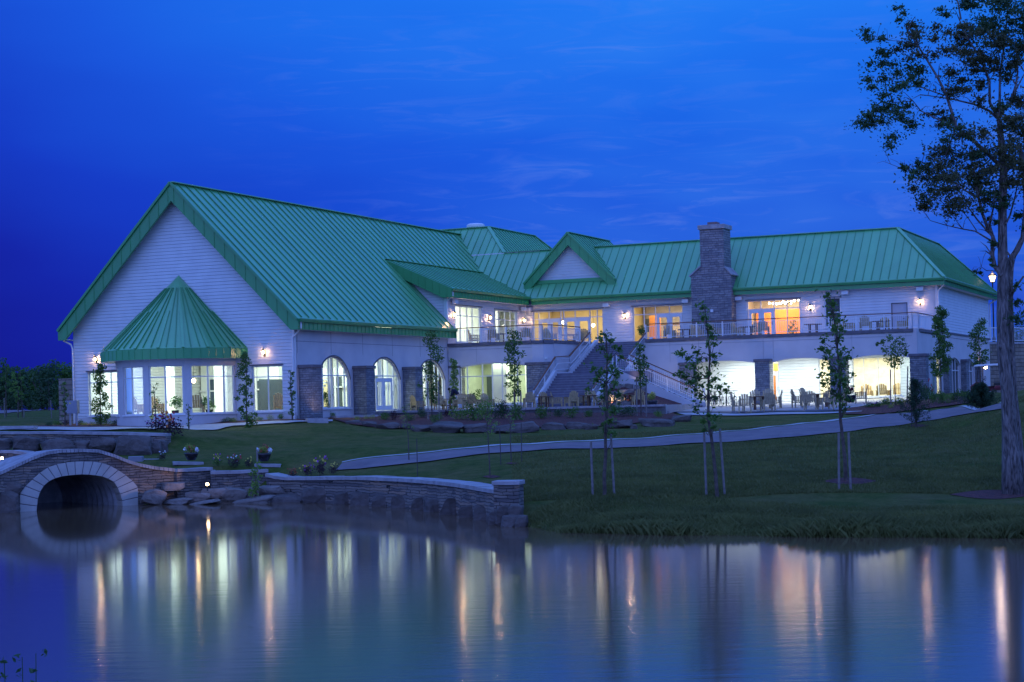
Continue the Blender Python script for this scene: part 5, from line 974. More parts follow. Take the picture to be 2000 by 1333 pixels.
cap_o = topc; prev = None
for i, (a, z) in enumerate(topc):
    wd = [4.6, 4.0, 3.2, 2.0, 1.0, .62, .55, .55, .55, .55, .55, .55, .55, .55][i]; cur = (a, z, wd)
    if prev:
        n = 5
        for j in range(n):
            f0, f1 = j / n + .012, (j + 1) / n - .012; L_ = lambda k, f: prev[k] + (cur[k] - prev[k]) * f
            cp.add([(L_(0, f0), -.09, L_(1, f0) - .14), (L_(0, f1), -.09, L_(1, f1) - .14), (L_(0, f1), L_(2, f1), L_(1, f1) - .14), (L_(0, f0), L_(2, f0), L_(1, f0) - .14), (L_(0, f0), -.09, L_(1, f0)), (L_(0, f1), -.09, L_(1, f1)), (L_(0, f1), L_(2, f1), L_(1, f1)), (L_(0, f0), L_(2, f0), L_(1, f0))], [(0, 1, 2, 3), (7, 6, 5, 4), (0, 4, 5, 1), (1, 5, 6, 2), (2, 6, 7, 3), (3, 7, 4, 0)])
    prev = cur
cp.build('cap', CAPST, BRG)
# ------------------------------------------------------------------ stone walls
def pxwall(name, label, pts, z0, th=.5, cap=.14, over=.08, m=DRYST, cm=CAPST, cat='stone wall', group=None, flat=None, capname='cap'):
    W3 = [P(*q) for q in pts]
    if flat is not None:
        for q in W3: q[2] = flat
    B = W3[0].copy(); B[2] = 0; t = thing(name, label, cat, B, 0, group); wm_, cm_ = MB(), MB(); n = len(W3)
    V = [Vector(w - B) for w in W3]; N_ = []
    for i in range(n):
        d = (V[min(i + 1, n - 1)] - V[max(i - 1, 0)]); d.z = 0; d.normalize(); N_.append(Vector((-d.y, d.x, 0)))
    for i in range(n - 1):
        a, b = V[i], V[i + 1]; na, nb = N_[i], N_[i + 1]
        for mbx, o0, o1, zt, zb, g in ((wm_, 0, th, -cap, None, 0), (cm_, -over, th + over, 0, -cap + .003, .004)):
            K = 1 if mbx is wm_ else max(1, int((b - a).length / 1.1))
            for k in range(K):
                f0, f1 = k / K + g, (k + 1) / K - g; p, q = a.lerp(b, f0), a.lerp(b, f1); n0, n1 = na.lerp(nb, f0), na.lerp(nb, f1)
                jt = (rr.uniform(-.012, .012) if mbx is cm_ else 0)
                c4 = [p + n0 * o0, q + n1 * o0, q + n1 * o1, p + n0 * o1]
                lo = [Vector((c.x, c.y, (z0 if zb is None else c.z + zb))) for c in c4]; hi = [Vector((c.x, c.y, c.z + zt + jt)) for c in c4]
                mbx.add(lo + hi, [(0, 3, 2, 1), (4, 5, 6, 7), (0, 1, 5, 4), (1, 2, 6, 5), (2, 3, 7, 6), (3, 0, 4, 7)])
    wm_.build('wall', m, t); cm_.build(capname, cm, t); return t
rr = random.Random(9)
pxwall('pond_wall', 'long curving dry-stone pond wall with pale cap stones', [(520, 925, 77.6), (540, 930, 77.3), (560, 932, 76.9), (600, 932, 75.6), (640, 931.5, 74.2), (700, 931, 72.3), (780, 934, 69.6), (850, 939, 66.5), (900, 945, 63.6), (935, 951, 61.4), (972, 957, 59.3)], -.3, th=.75)
c = P(993, 940, 58.6); t = thing('stone_pier', 'square dry-stone pier ending the pond wall', 'pier', (c[0], c[1], 0), R(-12)); mb = MB(); mb.box(-.42, .42, -.4, .4, -.4, c[2] - .12); mb.build('shaft', DRYST, t); mb = MB(); mb.box(-.47, .47, -.46, .46, c[2] - .117, c[2] + .02); mb.build('cap', CAPST, t, bevel=.02)
pxwall('planter_wall', 'low dry-stone wall linking the bridge to the flower pots', [(345, 916, 77.6), (380, 915, 78.2), (414, 913, 78.8)], -.3, th=.5)
pxwall('planter_wall', 'lower stretch of stone wall in front of the pansies', [(412, 921, 78.0), (450, 920, 78.2), (524, 917, 78.6)], -.3, th=.4)
pxwall('pot_plinth', 'stone slab plinth under the left flower pot', [(338, 903, 79.6), (398, 903.5, 79.9)], 1.0, th=.8, cap=.12)
pxwall('pot_plinth', 'stone plinth under the right flower pot', [(497, 906, 79.6), (548, 907, 79.6)], .8, th=.8, cap=.14)
pxwall('upper_wall', 'weathered dry-stone retaining wall above the row of brown boulders', [(-70, 843, 90.4), (0, 843.5, 89.8), (100, 843, 89.5), (180, 844, 89.4), (250, 845, 89.2), (323, 847, 88.9)], 1.6, th=.8)
pxwall('wall_step', 'short lower step of wall below the dahlias', [(287, 866, 88.4), (322, 865, 88.4)], 1.4, th=1.0)
pxwall('wall_step', 'dark stone block ledge behind the bridge', [(276, 897, 82.0), (310, 896.5, 82.0)], 1.2, th=.9)
c = onZ(266, 905, 81.5); mb = MB(); mb.box(-.32, .32, -.2, .2, 0, .5); mb.box(-.50, -.36, -.1, .1, 0, .36); tag(mb.build('utility_box', mat('grey_plastic', (.22, .22, .26), .5, var=.05), loc=(c[0], c[1], P(266, 900, 81.5)[2] - .3), bevel=.02), 'small grey utility box behind the bridge parapet', 'utility box')
pxwall('back_parapet', 'far parapet of the bridge curving away at the left edge', [(-60, 884, 84.2), (-10, 880, 84.1), (25, 880, 84), (48, 883, 83.6), (66, 888, 83.2)], .6, th=.5)
pxwall('low_kerb_wall', 'low brick kerb wall at the left end of the footpath', [(-60, 834, 101), (0, 833, 100.5), (66, 832.5, 100)], 2.6, th=.4, m=BLOCKW)
TF = 3.66
tw = [(735, 802, 113.5), (820, 801, 112.8), (900, 800, 112), (1027, 799, 111), (1130, 796, 110.2), (1221, 794, 109.6), (1300, 793, 109)]
pxwall('terrace_wall', 'low dark stone wall along the front of the dining terrace', tw, 2.6, th=.5, m=STONEW, flat=TF + .06)
pxwall('terrace_wall', 'short stepped piece of wall left of the terrace', [(655, 810, 108), (738, 806, 110)], 2.6, th=.5, m=STONEW, flat=3.52)
pxwall('terrace_step', 'pale block step at the end of the footpath', [(600, 817, 103), (641, 817, 103.3)], 2.8, th=.7, cap=.3, m=CAPST)
pxwall('terrace_wall', 'low stone return where the terrace meets the patio', [(1286, 803, 109.5), (1306, 803, 109.5)], 2.6, th=.5, m=STONEW)
# terrace floor
poly = [P(*q)[:2] for q in tw] ; a_ = [Wd(*q)[:2] for q in ((17.0, 26.9), (7.4, 26.9), (7.4, 20.7), (.01, 20.7), (.01, 8.9), (.95, 8.9))]
mb = MB(); mb.prism([tuple(q) for q in [poly[0]] + list(poly[1:]) + a_], 2.6, TF); tag(mb.build('terrace', PAVE), 'paved dining terrace in front of the arched windows', 'terrace', kind='structure')
# patio
drape('patio', [Wd(12.7, 31.3, 0), Wd(22, 31.3, 0), Wd(31.2, 31.3, 0)], [gh(1308, 806), gh(1500, 806.5), gh(1650, 803)], PAVE, .05, n=60, k=30, label='paved patio under and before the right-hand deck', cat='patio', pts3=True)
drape('patio_kerb', [(1316, 805.5), (1500, 805), (1645, 802)], [(1316, 808), (1500, 807.5), (1645, 804.5)], CAPD, .09, n=60, k=2, label='dark brick edging of the patio', cat='kerb')
drape('pavement', [(1322, 808.2), (1500, 807.8), (1684, 804.6)], [(1340, 812.5), (1500, 812), (1600, 810), (1682, 805.5)], CONC, .06, n=60, k=2, label='pale footpath in front of the patio', cat='pavement')
# rock garden between the flights
# ------------------------------------------------------------------ boulders
def boulder(u, v, w, h, Z, label, m=BOULD, i=0, z=None, name='boulder', group='boulders', flat=1.0, cat='boulder'):
    B = onZ(u, v, Z); px = Z / F
    if z is not None: B[2] = z
    rs = np.random.RandomState(int(u * 7 + v)); import bmesh
    bm = bmesh.new(); bmesh.ops.create_icosphere(bm, subdivisions=3, radius=1); ph = rs.uniform(0, 6, 9); pl = [(rs.normal(size=3), rs.uniform(.55, .85)) for _ in range(7)] + [(np.array(q_) + rs.normal(size=3) * .16, rs.uniform(.5, .72)) for q_ in ((1, 0, 0), (-1, 0, 0), (0, 1, 0), (0, -1, 0), (0, 0, 1), (0, 0, -1))]
    for vt in bm.verts:
        c = np.array(vt.co)
        for nrm, d in pl:
            n_ = nrm / np.linalg.norm(nrm); k_ = c @ n_
            if k_ > d: c = c - n_ * (k_ - d) * .9
        c *= 1 + .05 * math.sin(c[0] * 5 + ph[0]) + .05 * math.sin(c[1] * 6 + ph[1]) + .04 * math.sin(c[2] * 7 + ph[2])
        vt.co = (c[0] * w * px * .72, c[1] * w * px * .5, c[2] * h * px * .85)
    me = bpy.data.meshes.new(name); bm.to_mesh(me); bm.free(); me.materials.append(m); o = bpy.data.objects.new(name, me); SC.collection.objects.link(o)
    o.location = (B[0], B[1], B[2] + h * px * .42); o.rotation_euler = (rs.uniform(-.1, .1), rs.uniform(-.12, .12), rs.uniform(-.3, .3)); tag(o, label, cat, group); return o
L1 = [(566, 985, 84, 30, 76.4), (625, 986, 70, 44, 74.8), (676, 988, 44, 38, 73.2), (712, 990, 46, 40, 72.0), (748, 991, 36, 34, 70.8), (786, 995, 44, 36, 69.4), (822, 999, 40, 36, 67.8), (850, 1004, 40, 40, 66.4), (884, 1012, 46, 46, 64.4), (914, 1020, 36, 40, 62.4), (941, 1028, 36, 38, 60.8), (963, 1033, 30, 30, 59.4), (985, 1036, 34, 26, 58.4), (1008, 1038, 30, 24, 57.2), (1026, 1034, 26, 24, 57), (982, 1006, 34, 30, 57.6), (1008, 1004, 30, 28, 57.2), (996, 1020, 34, 26, 57.0), (1018, 1018, 24, 22, 56.8), (968, 1016, 26, 26, 58.2)]
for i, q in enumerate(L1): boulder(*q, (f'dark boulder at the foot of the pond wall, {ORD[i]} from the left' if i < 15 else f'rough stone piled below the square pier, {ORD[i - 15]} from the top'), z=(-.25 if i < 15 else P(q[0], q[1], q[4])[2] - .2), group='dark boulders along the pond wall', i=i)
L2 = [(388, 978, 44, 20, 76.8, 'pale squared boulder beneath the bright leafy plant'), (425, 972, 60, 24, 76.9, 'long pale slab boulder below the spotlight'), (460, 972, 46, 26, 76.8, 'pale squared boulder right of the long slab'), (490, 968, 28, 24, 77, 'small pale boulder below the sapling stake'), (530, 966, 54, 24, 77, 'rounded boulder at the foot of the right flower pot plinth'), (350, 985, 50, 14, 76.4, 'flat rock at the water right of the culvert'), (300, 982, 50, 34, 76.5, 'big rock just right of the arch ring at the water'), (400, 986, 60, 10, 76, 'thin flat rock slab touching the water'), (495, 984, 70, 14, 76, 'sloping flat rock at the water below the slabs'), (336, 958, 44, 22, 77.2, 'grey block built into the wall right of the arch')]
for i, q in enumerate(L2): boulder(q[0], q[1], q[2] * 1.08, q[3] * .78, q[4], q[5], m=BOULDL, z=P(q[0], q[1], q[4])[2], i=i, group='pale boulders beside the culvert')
for i, q in enumerate([(18, 1004, 46, 44, 73.2), (14, 968, 56, 26, 73.6)]): boulder(*q, ['large rock at the water left of the arch ring', 'rock in the wall face above the leftmost water rock'][i], z=P(q[0], q[1], q[4])[2], group='rocks left of the arch')
for i, q in enumerate([(53, 877, 56, 26, 87), (112, 876, 66, 22, 87), (160, 873, 40, 18, 87), (205, 876, 60, 24, 87), (262, 890, 70, 38, 86.5), (222, 872, 26, 14, 87.6), (0, 874, 50, 22, 87), (300, 888, 30, 26, 87), (318, 882, 24, 26, 87.5)]):
    boulder(*q, f'brown boulder under the upper stone wall, {["second", "third", "fourth", "fifth", "seventh", "sixth", "first", "eighth", "ninth"][i]} from the left', z=P(q[0], q[1], q[4])[2] - .1, group='brown boulders under the upper wall')
L3 = [(690, 828, 34, 8), (722, 833, 34, 13), (758, 838, 38, 15), (793, 839, 22, 14), (822, 843, 34, 16), (873, 845, 72, 24), (928, 845, 50, 22), (962, 845, 26, 18), (1010, 845, 84, 24), (1081, 839, 44, 18), (1128, 838, 50, 15), (1155, 839, 34, 14), (1207, 837, 52, 19), (1238, 838, 18, 10), (1280, 833, 78, 20), (1330, 823, 44, 14)]
for i, (u, v, w_, h_) in enumerate(L3): g_ = gh(u, v); boulder(u, v, w_, h_ * .8, float(g_[1]), f'boulder edging the mulch bed below the terrace, {ORD[i]} from the left', m=BOULD, group='boulders edging the mulch bed')
k = 0
for i in range(26):
    u = 1186 + (i % 7) * 11 + rr.uniform(-4, 4); v = 752 + (i // 7) * 11 + rr.uniform(-3, 3) + (u - 1186) * .12; s_ = rr.uniform(9, 17); Z = 118.3 - (i // 7) * 1.1
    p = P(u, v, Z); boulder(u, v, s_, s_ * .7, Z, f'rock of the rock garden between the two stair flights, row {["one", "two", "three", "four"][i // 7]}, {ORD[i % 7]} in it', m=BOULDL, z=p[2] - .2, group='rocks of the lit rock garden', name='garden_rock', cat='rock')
mb = MB(); q = [Wd(12.4, 20.9), Wd(17.0, 20.9), Wd(17.0, 17.0), Wd(12.4, 17.0)]; mb.add([(a[0], a[1], z) for a, z in zip(q, (5.2, 3.7, 3.5, 3.6))] + [(a[0], a[1], 2.5) for a in q], [(0, 1, 2, 3), (0, 4, 5, 1), (1, 5, 6, 2), (2, 6, 7, 3), (3, 7, 4, 0)]); struct(mb.build('planting_mound', MULCH))
for i, (u, v, w_, h_, pt_) in enumerate([(1196, 752, 16, 14, (FLY,)), (1218, 758, 14, 10, (FLW,)), (1205, 742, 14, 16, (FLY,)), (1226, 782, 12, 10, (FLW,))]):
    p = P(u, v, 119); t = shrub('bright', u, v, w_, h_, 119, ['yellow flowers on the rock garden beside the landing', 'white flowers among the rocks by the stair cheek', 'yellow flowers highest in the rock garden', 'white flowers low on the rock garden'][i], i, pt_); t.location[2] = p[2]
# ------------------------------------------------------------------ flower pots
def pot(u, v, Z, w, h, label, kinds, z=None):
    p = P(u, v, Z); z = p[2] if z is None else z; px = Z / F; t = thing('flower_pot', label, 'flower pot', (p[0], p[1], z)); a = w * px / 2; hh = h * px * .42
    mb = MB(); mb.lathe([(a * .55, 0), (a * .85, hh * .45), (a * .98, hh * .8), (a * 1.02, hh), (a * .9, hh), (a * .85, hh * .85), (.01, hh * .85)], 20); mb.build('pot', POTM, t, smooth=True)
    mb = MB()
    for _ in range(7): q = RS.uniform(-.5, .5, 2) * a; leaves(mb, (q[0], q[1], hh + h * px * RS.uniform(.12, .38)), (a * .55, a * .55, h * px * .17), 70, .075)
    mb.build('foliage', kinds[0], t)
    for pm, (dx, dz, sr, n) in kinds[1]:
        mb = MB(); leaves(mb, (dx * a, -.3 * a, hh + dz * h * px), (sr * a, sr * a * .8, sr * a), n, .07, asp=1); mb.build('blossom', pm, t)
    return t
KM = (LEAFY, [(FLR, (0, .2, .8, 30)), (FLW, (.85, .15, .33, 90)), (FLW, (-.8, .2, .25, 20))])
pot(374, 899.5, 79.9, 27, 36, 'dark glazed pot of yellow foliage and white trailing flowers nearest the bridge', KM); pot(516, 901.5, 79.9, 28, 38, 'dark glazed pot of yellow and red flowers on the right plinth by the pond wall', KM)
pot(1274, 797, 110.5, 22, 34, 'round flowering pot at the foot of the curving stair', (LEAFY, [(FLY, (0, .3, .7, 60))])); pot(1662, 787, 112, 20, 36, 'dark pot of red-leaved plants at the right end of the patio', (LEAFP, [(FLR, (0, .4, .5, 24))]))
# ------------------------------------------------------------------ garden furniture
def make_chair():
    t = thing('garden_chair', 'x', 'chair'); W_2 = .31
    mb = MB(); mb.box(-W_2, W_2, -.28, .26, .40, .44); mb.build('seat', CHAIRM, t)
    mb = MB()
    for i in range(5):
        x = -.24 + i * .12; hgt = .66 - abs(i - 2) ** 2 * .03; mb.bar((x, .22, .42), (x * 1.12, .40, .42 + hgt), .105, .025, up=(0, 1, 0))
    mb.bar((-.27, .30, .78), (.27, .30, .78), .05, .03); mb.build('backrest', CHAIRM, t)
    for s_ in (-1, 1):
        mb = MB(); mb.box(min(s_ * .27, s_ * .40), max(s_ * .27, s_ * .40), -.34, .34, .64, .67)
        for i in range(5): mb.box(s_ * .33 - .015, s_ * .33 + .015, -.22 + i * .11, -.18 + i * .11, .30, .64)
        mb.box(s_ * .33 - .02, s_ * .33 + .02, -.29, .27, .27, .32); mb.build('arm', CHAIRM, t)
        for y in (-.31, .29): mb = MB(); mb.box(s_ * .33 - .035, s_ * .33 + .035, y - .035, y + .035, 0, .64); mb.build('leg', CHAIRM, t)
    return t
def make_table():
    t = thing('garden_table', 'x', 'table'); mb = MB(); mb.lathe([(.02, .70), (.62, .70), (.63, .72), (.63, .75), (.02, .75)], 20); mb.build('tabletop', TABLEM, t)
    for a in range(4): c_, s_ = math.cos(a * 1.571 + .785) * .34, math.sin(a * 1.571 + .785) * .34; mb = MB(); mb.box(c_ - .04, c_ + .04, s_ - .04, s_ + .04, 0, .70); mb.build('leg', TABLEM, t)
    mb = MB(); mb.bar((-.34, -.34, .3), (.34, .34, .3), .05); mb.bar((-.34, .34, .3), (.34, -.34, .3), .05); mb.build('brace', TABLEM, t); return t
CHA, TBA = make_chair(), make_table(); used = {'c': False, 't': False}; CHG = None
def place(kind, loc, rz, label, group, sc=1.0, grey=False):
    src = CHA if kind == 'c' else TBA
    if not used[kind]: used[kind] = True; src.location = tuple(map(float, loc)); src.rotation_euler = (0, 0, rz); src['label'] = label; src['group'] = group; src.scale = (sc,) * 3; o = src
    else: o = dup(src, tuple(map(float, loc)), rz, label, group, sc)
    if grey:
        for ch in o.children: ch.data = GREYM.setdefault(ch.data.name, mk_grey(ch.data))
    return o
GREYM = {}
def mk_grey(me):
    if me.name in GREYM: return GREYM[me.name]
    c = me.copy(); c.materials.clear(); c.materials.append(CHAIRG); return c
def at_z(u, v, Z, z): p = P(u, v, Z); return (p[0], p[1], z)
ter = [(815, 117, 2.2), (860, 114, 0.3), (898, 113.6, -.4), (925, 115, 2.7), (912, 118, 2.9), (952, 116, .6), (1034, 114, 3.3), (1066, 116.5, 2.6), (1088, 114.5, 1.5), (1116, 113.4, 3.6), (1128, 116, 2.4), (1155, 116.8, .3), (1171, 114.5, 1.2), (1205, 115, 5.4), (1247, 113.5, 3.3)]
for i, (u, Z, rz) in enumerate(ter): place('c', at_z(u, 790, Z, TF), rz, f'wooden garden chair on the dining terrace, {ORD[i]} from the left', 'chairs on the dining terrace', .98)
for i, (u, Z) in enumerate([(872, 115), (1062, 114.4), (1150, 114.6), (1232, 115.2)]): place('t', at_z(u, 790, Z, TF), .3 * i, f'dark wooden table on the dining terrace, {ORD[i]} from the left', 'tables on the dining terrace')
pat = [(1442, 796, 112, 1.3), (1455, 798, 110.5, 3.0), (1478, 793, 116.5, .1), (1500, 793, 116.8, -.2), (1515, 795, 113.5, -1.6), (1500, 798, 110.4, 3.3), (1560, 795, 113, 1.7), (1578, 793, 115.5, .8), (1584, 797, 110.5, 2.8), (1613, 798, 110, 3.4), (1640, 794, 112.5, -1.4), (1682, 786, 115.5, -1.8)]
for i, (u, v, Z, rz) in enumerate(pat): q = onZ(u, v, Z); q[2] += .05; place('c', q, rz, f'weathered wooden armchair on the patio, {ORD[i]} from the left', 'chairs on the patio', 1.1, grey=True)
for i, (u, v, Z) in enumerate([(1483, 794, 113.3), (1606, 794, 113)]): q = onZ(u, v, Z); q[2] += .05; place('t', q, 0, ['round table ringed by armchairs in front of the patio pillar', 'round table at the right end of the patio'][i], 'tables on the patio', 1.15)
dl = [(2.9, 22.2, 3.3), (1.2, 22.6, 2.2), (4.9, 23.2, 3.6), (5.8, 25.5, 1.2), (3.6, 30.5, 2.0), (5.2, 32.6, .2), (6.9, 29.5, 3.3)]
for i, (p, q, rz) in enumerate(dl): place('c', Wd(p, q, 8.23), rz - TH, f'wooden chair on the left part of the deck, {ORD[i]} of seven', 'chairs on the left deck')
dr = [(12.6, 33.4, 2.0), (13.6, 28.8, 3.2), (15.4, 29.5, 1.4), (14.7, 31.2, .1), (16.9, 28.9, 2.6), (18.5, 29.2, 1.4), (19.3, 31.0, .2), (20.4, 29.0, 3.3), (26.3, 29.3, 1.6), (27.6, 28.6, 3.2), (28.3, 31.2, .1), (29.9, 29.6, -1.5), (25.0, 31.5, .5)]
for i, (p, q, rz) in enumerate(dr): place('c', Wd(p, q, 8.23), rz - TH, f'wooden chair behind the right deck railing, {ORD[i]} of thirteen', 'chairs on the right deck')
for i, (p, q) in enumerate([(2.6, 24.0), (5.2, 30.8), (14.5, 29.9), (19.0, 29.9), (28.4, 29.8), (23.6, 30.2)]): place('t', Wd(p, q, 8.23), 0, ['table on the left deck nearest the gabled roof', 'table on the left deck before the terrace doors', 'table on the right deck nearest the stairs', 'table on the right deck beside the chimney', 'table on the right deck before the grey door', 'table on the right deck below the dark window'][i], 'tables on the deck')
inn_ = [(-11.0, 1.5, 3.3, 3.75, 'pale lounge chair seen through the left gable window'), (-10.2, -1.2, 2.6, 3.75, 'chair inside the left window of the round bay'), (-8.6, -1.8, 2.0, 3.75, 'tall-backed chair in the middle of the round bay'), (-6.0, -1.4, 3.6, 3.75, 'chair inside the right windows of the round bay'), (-1.7, 1.3, 3.1, 3.75, 'chair inside the right gable window'), (-.9, 3.2, 4.4, 3.75, 'chair inside the first arched window'), (26.6, 33, .3, 3.5, 'leftmost chair behind the bright lower windows'), (27.7, 33.2, 3.1, 3.5, 'second chair behind the bright lower windows'), (28.8, 33.0, .2, 3.5, 'third chair behind the bright lower windows')]
for i, (p, q, rz, z, lab) in enumerate(inn_): place('c', Wd(p, q, z), rz - TH, lab, 'chairs seen through the windows', 1.15)
for i, (p, q, z, lab) in enumerate([(-7.0, -2.2, 3.75, 'potted fern inside the round bay'), (-5.2, -1.3, 3.75, 'leafy potted palm inside the right end of the bay'), (-1.3, 5.7, 3.75, 'indoor plant behind the first arched window'), (-1.2, 11.9, 3.75, 'indoor plant behind the glazed doors of the second arch'), (-1.1, 18.9, 3.75, 'indoor plant behind the third arched window'), (20.6, 35.9, 8.25, 'spiky plant behind the orange-lit window'), (9.9, 33.7, 8.25, 'leafy plant outside the second deck doors'), (-12.6, .9, 3.75, 'large indoor plant in the left gable window'), (1.4, 22.0, 3.75, 'plant inside the lower window wall')]):
    t = thing('potted_plant', lab, 'plant', Wd(p, q, z)); mb = MB(); mb.lathe([(.16, 0), (.24, .35), (.2, .35), (.01, .33)], 12); mb.build('pot', POTM, t); mb = MB()
    for _ in range(5): leaves(mb, (rr.uniform(-.25, .25), rr.uniform(-.25, .25), .5 + rr.uniform(0, .6)), .3, 40, .22, asp=.3)
    mb.build('foliage', LEAF, t)
# ------------------------------------------------------------------ lamps
def make_lantern():
    t = thing('wall_lantern', 'x', 'wall lamp'); mb = MB(); mb.box(-.06, .06, -.02, 0, -.25, .1); mb.tube([(0, -.02, -.18), (0, -.12, -.24), (0, -.18, -.12)], .012, 6); mb.build('bracket', BLACK, t)
    mb = MB(); mb.lathe([(.015, .30), (.03, .22), (.13, .14), (.13, .12), (.10, .12), (.10, .11)], 8, (0, -.18, 0)); mb.lathe([(.015, -.16), (.05, -.13), (.07, -.11), (.07, -.10)], 8, (0, -.18, 0))
    for k_ in range(4): a = k_ * 1.571 + .785; mb.bar((math.cos(a) * .07, -.18 + math.sin(a) * .07, -.11), (math.cos(a) * .10, -.18 + math.sin(a) * .10, .12), .014)
    mb.build('cage', BLACK, t); mb = MB(); mb.lathe([(.03, -.09), (.06, -.06), (.075, .06), (.03, .10)], 10, (0, -.18, 0)); mb.build('bulb', BULB, t, smooth=True)
    return t
LN = make_lantern(); ll = bpy.data.lights.new('lantern_light', 'POINT'); ll.energy = 150; ll.color = (1.0, .56, .27); ll.shadow_soft_size = .09
lo = bpy.data.objects.new('lantern_light', ll); SC.collection.objects.link(lo); lo.parent = LN; lo.location = (0, -.19, 0.0)
first = True
for (p, q, z, ax, lab) in [(-14.25, -.002, 7.4, 'q', 'lit wall lantern above the left gable window'), (-2.05, -.002, 7.4, 'q', 'lit wall lantern above the right gable window'), (.002, 21.7, 10.35, 'p', 'lit wall lantern left of the first upper window on the side wall'), (.002, 27.75, 10.35, 'p', 'lit wall lantern between the two upper windows on the side wall'), (.002, 34.0, 10.35, 'p', 'lit wall lantern in the inner corner of the deck'), (8.14, 34.695, 10.38, 'q', 'lit wall lantern left of the second deck doors'), (22.32, 34.695, 10.38, 'q', 'lit wall lantern right of the orange room'), (30.15, 34.695, 10.42, 'q', 'lit wall lantern right of the grey deck door')]:
    loc = Wd(p, q, z); rz = -TH + (R(90) if ax == 'p' else 0)
    if first: LN.location = tuple(loc); LN.rotation_euler = (0, 0, rz); LN['label'] = lab; LN['group'] = 'wall lanterns'; first = False
    else: dup(LN, tuple(loc), rz, lab, 'wall lanterns')
# loudspeakers under the eaves
def make_spk(): t = thing('loudspeaker', 'x', 'loudspeaker'); mb = MB(); mb.box(-.24, .24, -.42, -.14, -.14, .14); mb.build('case', WHT, t, bevel=.02); mb = MB(); mb.box(-.03, .03, -.14, 0, -.05, .05); mb.build('bracket', BLACK, t); return t
SP = make_spk(); first = True
for (p, q, z, ax, lab) in [(0, 21.6, 11.25, 'p', 'white loudspeaker beside the downspout on the upper side wall'), (0, 33.7, 11.2, 'p', 'white loudspeaker left of the inner corner'), (.35, 34.7, 11.2, 'q', 'white loudspeaker right of the inner corner'), (6.75, 34.7, 11.25, 'q', 'white loudspeaker right of the first deck doors'), (13.0, 34.7, 11.25, 'q', 'white loudspeaker just left of the chimney'), (17.05, 34.7, 11.25, 'q', 'white loudspeaker just right of the chimney'), (24.9, 34.7, 11.3, 'q', 'white loudspeaker above the dark upper window'), (30.2, 34.7, 11.3, 'q', 'white loudspeaker above the rightmost lantern')]:
    loc = Wd(p, q, z); rz = -TH + (R(90) if ax == 'p' else 0)
    if first: SP.location = tuple(loc); SP.rotation_euler = (0, 0, rz); SP['label'] = lab; SP['group'] = 'loudspeakers'; first = False
    else: dup(SP, tuple(loc), rz, lab, 'loudspeakers')
# chandelier in the orange room, pendant lights elsewhere
t = thing('chandelier', 'branching chandelier of many glowing globes in the orange room', 'chandelier', Wd(20.1, 36.6, 10.95), -TH); mb = MB(); gb = MB(); mb.tube([(0, 0, .5), (0, 0, -.3)], .02)
for i in range(22): a = i * 2.4; r1 = .3 + 1.0 * (i % 5) / 4; zz = .12 - .35 * ((i * 7) % 5) / 4 + .1; mb.tube([(0, 0, -.1), (math.cos(a) * r1 * .6, math.sin(a) * r1 * .6, zz - .15), (math.cos(a) * r1, math.sin(a) * r1, zz)], .012, 5); gb.lathe([(.01, -.075), (.055, -.05), (.075, 0), (.055, .05), (.01, .075)], 8, (math.cos(a) * r1, math.sin(a) * r1, zz))
mb.build('arm', BLACK, t); gb.build('globe', BULBW, t, smooth=True)
for i, (p, q, z, lab) in enumerate([(2.4, 36.5, 10.2, 'small glowing pendant behind the first deck doors'), (4.6, 37.2, 9.9, 'glowing pendant cluster behind the right pair of deck doors'), (-8.2, 1.6, 5.9, 'orange glowing pendant inside the round bay'), (-1.6, 18.2, 5.7, 'orange glowing lamp inside the third arched window'), (3.0, 23.0, 5.4, 'orange glowing lamp inside the lower window wall')]):
    t = thing('pendant_lamp', lab, 'lamp', Wd(p, q, z)); mb = MB(); mb.tube([(0, 0, .1), (0, 0, 1.2)], .01, 5); mb.build('cord', BLACK, t); mb = MB(); mb.lathe([(.02, -.14), (.10, -.08), (.13, .02), (.06, .12)], 10); mb.build('shade', BULBW if i < 2 else BULB, t, smooth=True)
t = thing('wall_clock', 'round wall clock seen through the lower window wall', 'clock', Wd(5.45, 24.55, 5.35), -TH); mb = MB(); M_ = Matrix.Rotation(R(90), 4, 'X')
mb.lathe([(.01, 0), (.24, 0), (.24, .03), (.01, .03)], 20); mb.v = [tuple(M_ @ Vector(v)) for v in mb.v]; mb.build('rim', BLACK, t); mb = MB(); mb.lathe([(.01, .031), (.21, .031), (.21, .036), (.01, .036)], 20); mb.v = [tuple(M_ @ Vector(v)) for v in mb.v]; mb.build('dial', WHT, t); mb = MB(); mb.bar((0, -.045, 0), (.12, -.045, .06), .015); mb.bar((0, -.045, 0), (-.02, -.045, .16), .012); mb.build('hand', BLACK, t)
# spot and garden lights
def spot(u, v, Z, z, label, e, tgt, col=(1.0, .62, .30), size=65, r=.05, vis=True):
    p = P(u, v, Z); z = p[2] if z is None else z; t = thing('garden_spotlight', label, 'spotlight', (p[0], p[1], z)); mb = MB(); mb.lathe([(.05, -.25), (.02, -.2), (.02, -.08), (.07, -.06), (.08, -.02), (.07, -.02)], 8); mb.build('base', BLACK, t)
    if vis: mb = MB(); mb.lathe([(.01, -.03), (.06, 0), (.07, .05), (.03, .1)], 10); mb.build('bulb', BULB, t)
    l = bpy.data.lights.new('spot', 'SPOT'); l.energy = e; l.color = col; l.spot_size = R(size); l.spot_blend = .6; l.shadow_soft_size = r; o = bpy.data.objects.new('spot', l); SC.collection.objects.link(o); o.parent = t; o.location = (0, 0, .15)
    d = Vector(tuple(tgt)) - Vector((p[0], p[1], z + .15)); o.rotation_euler = d.to_track_quat('-Z', 'Y').to_euler(); return t
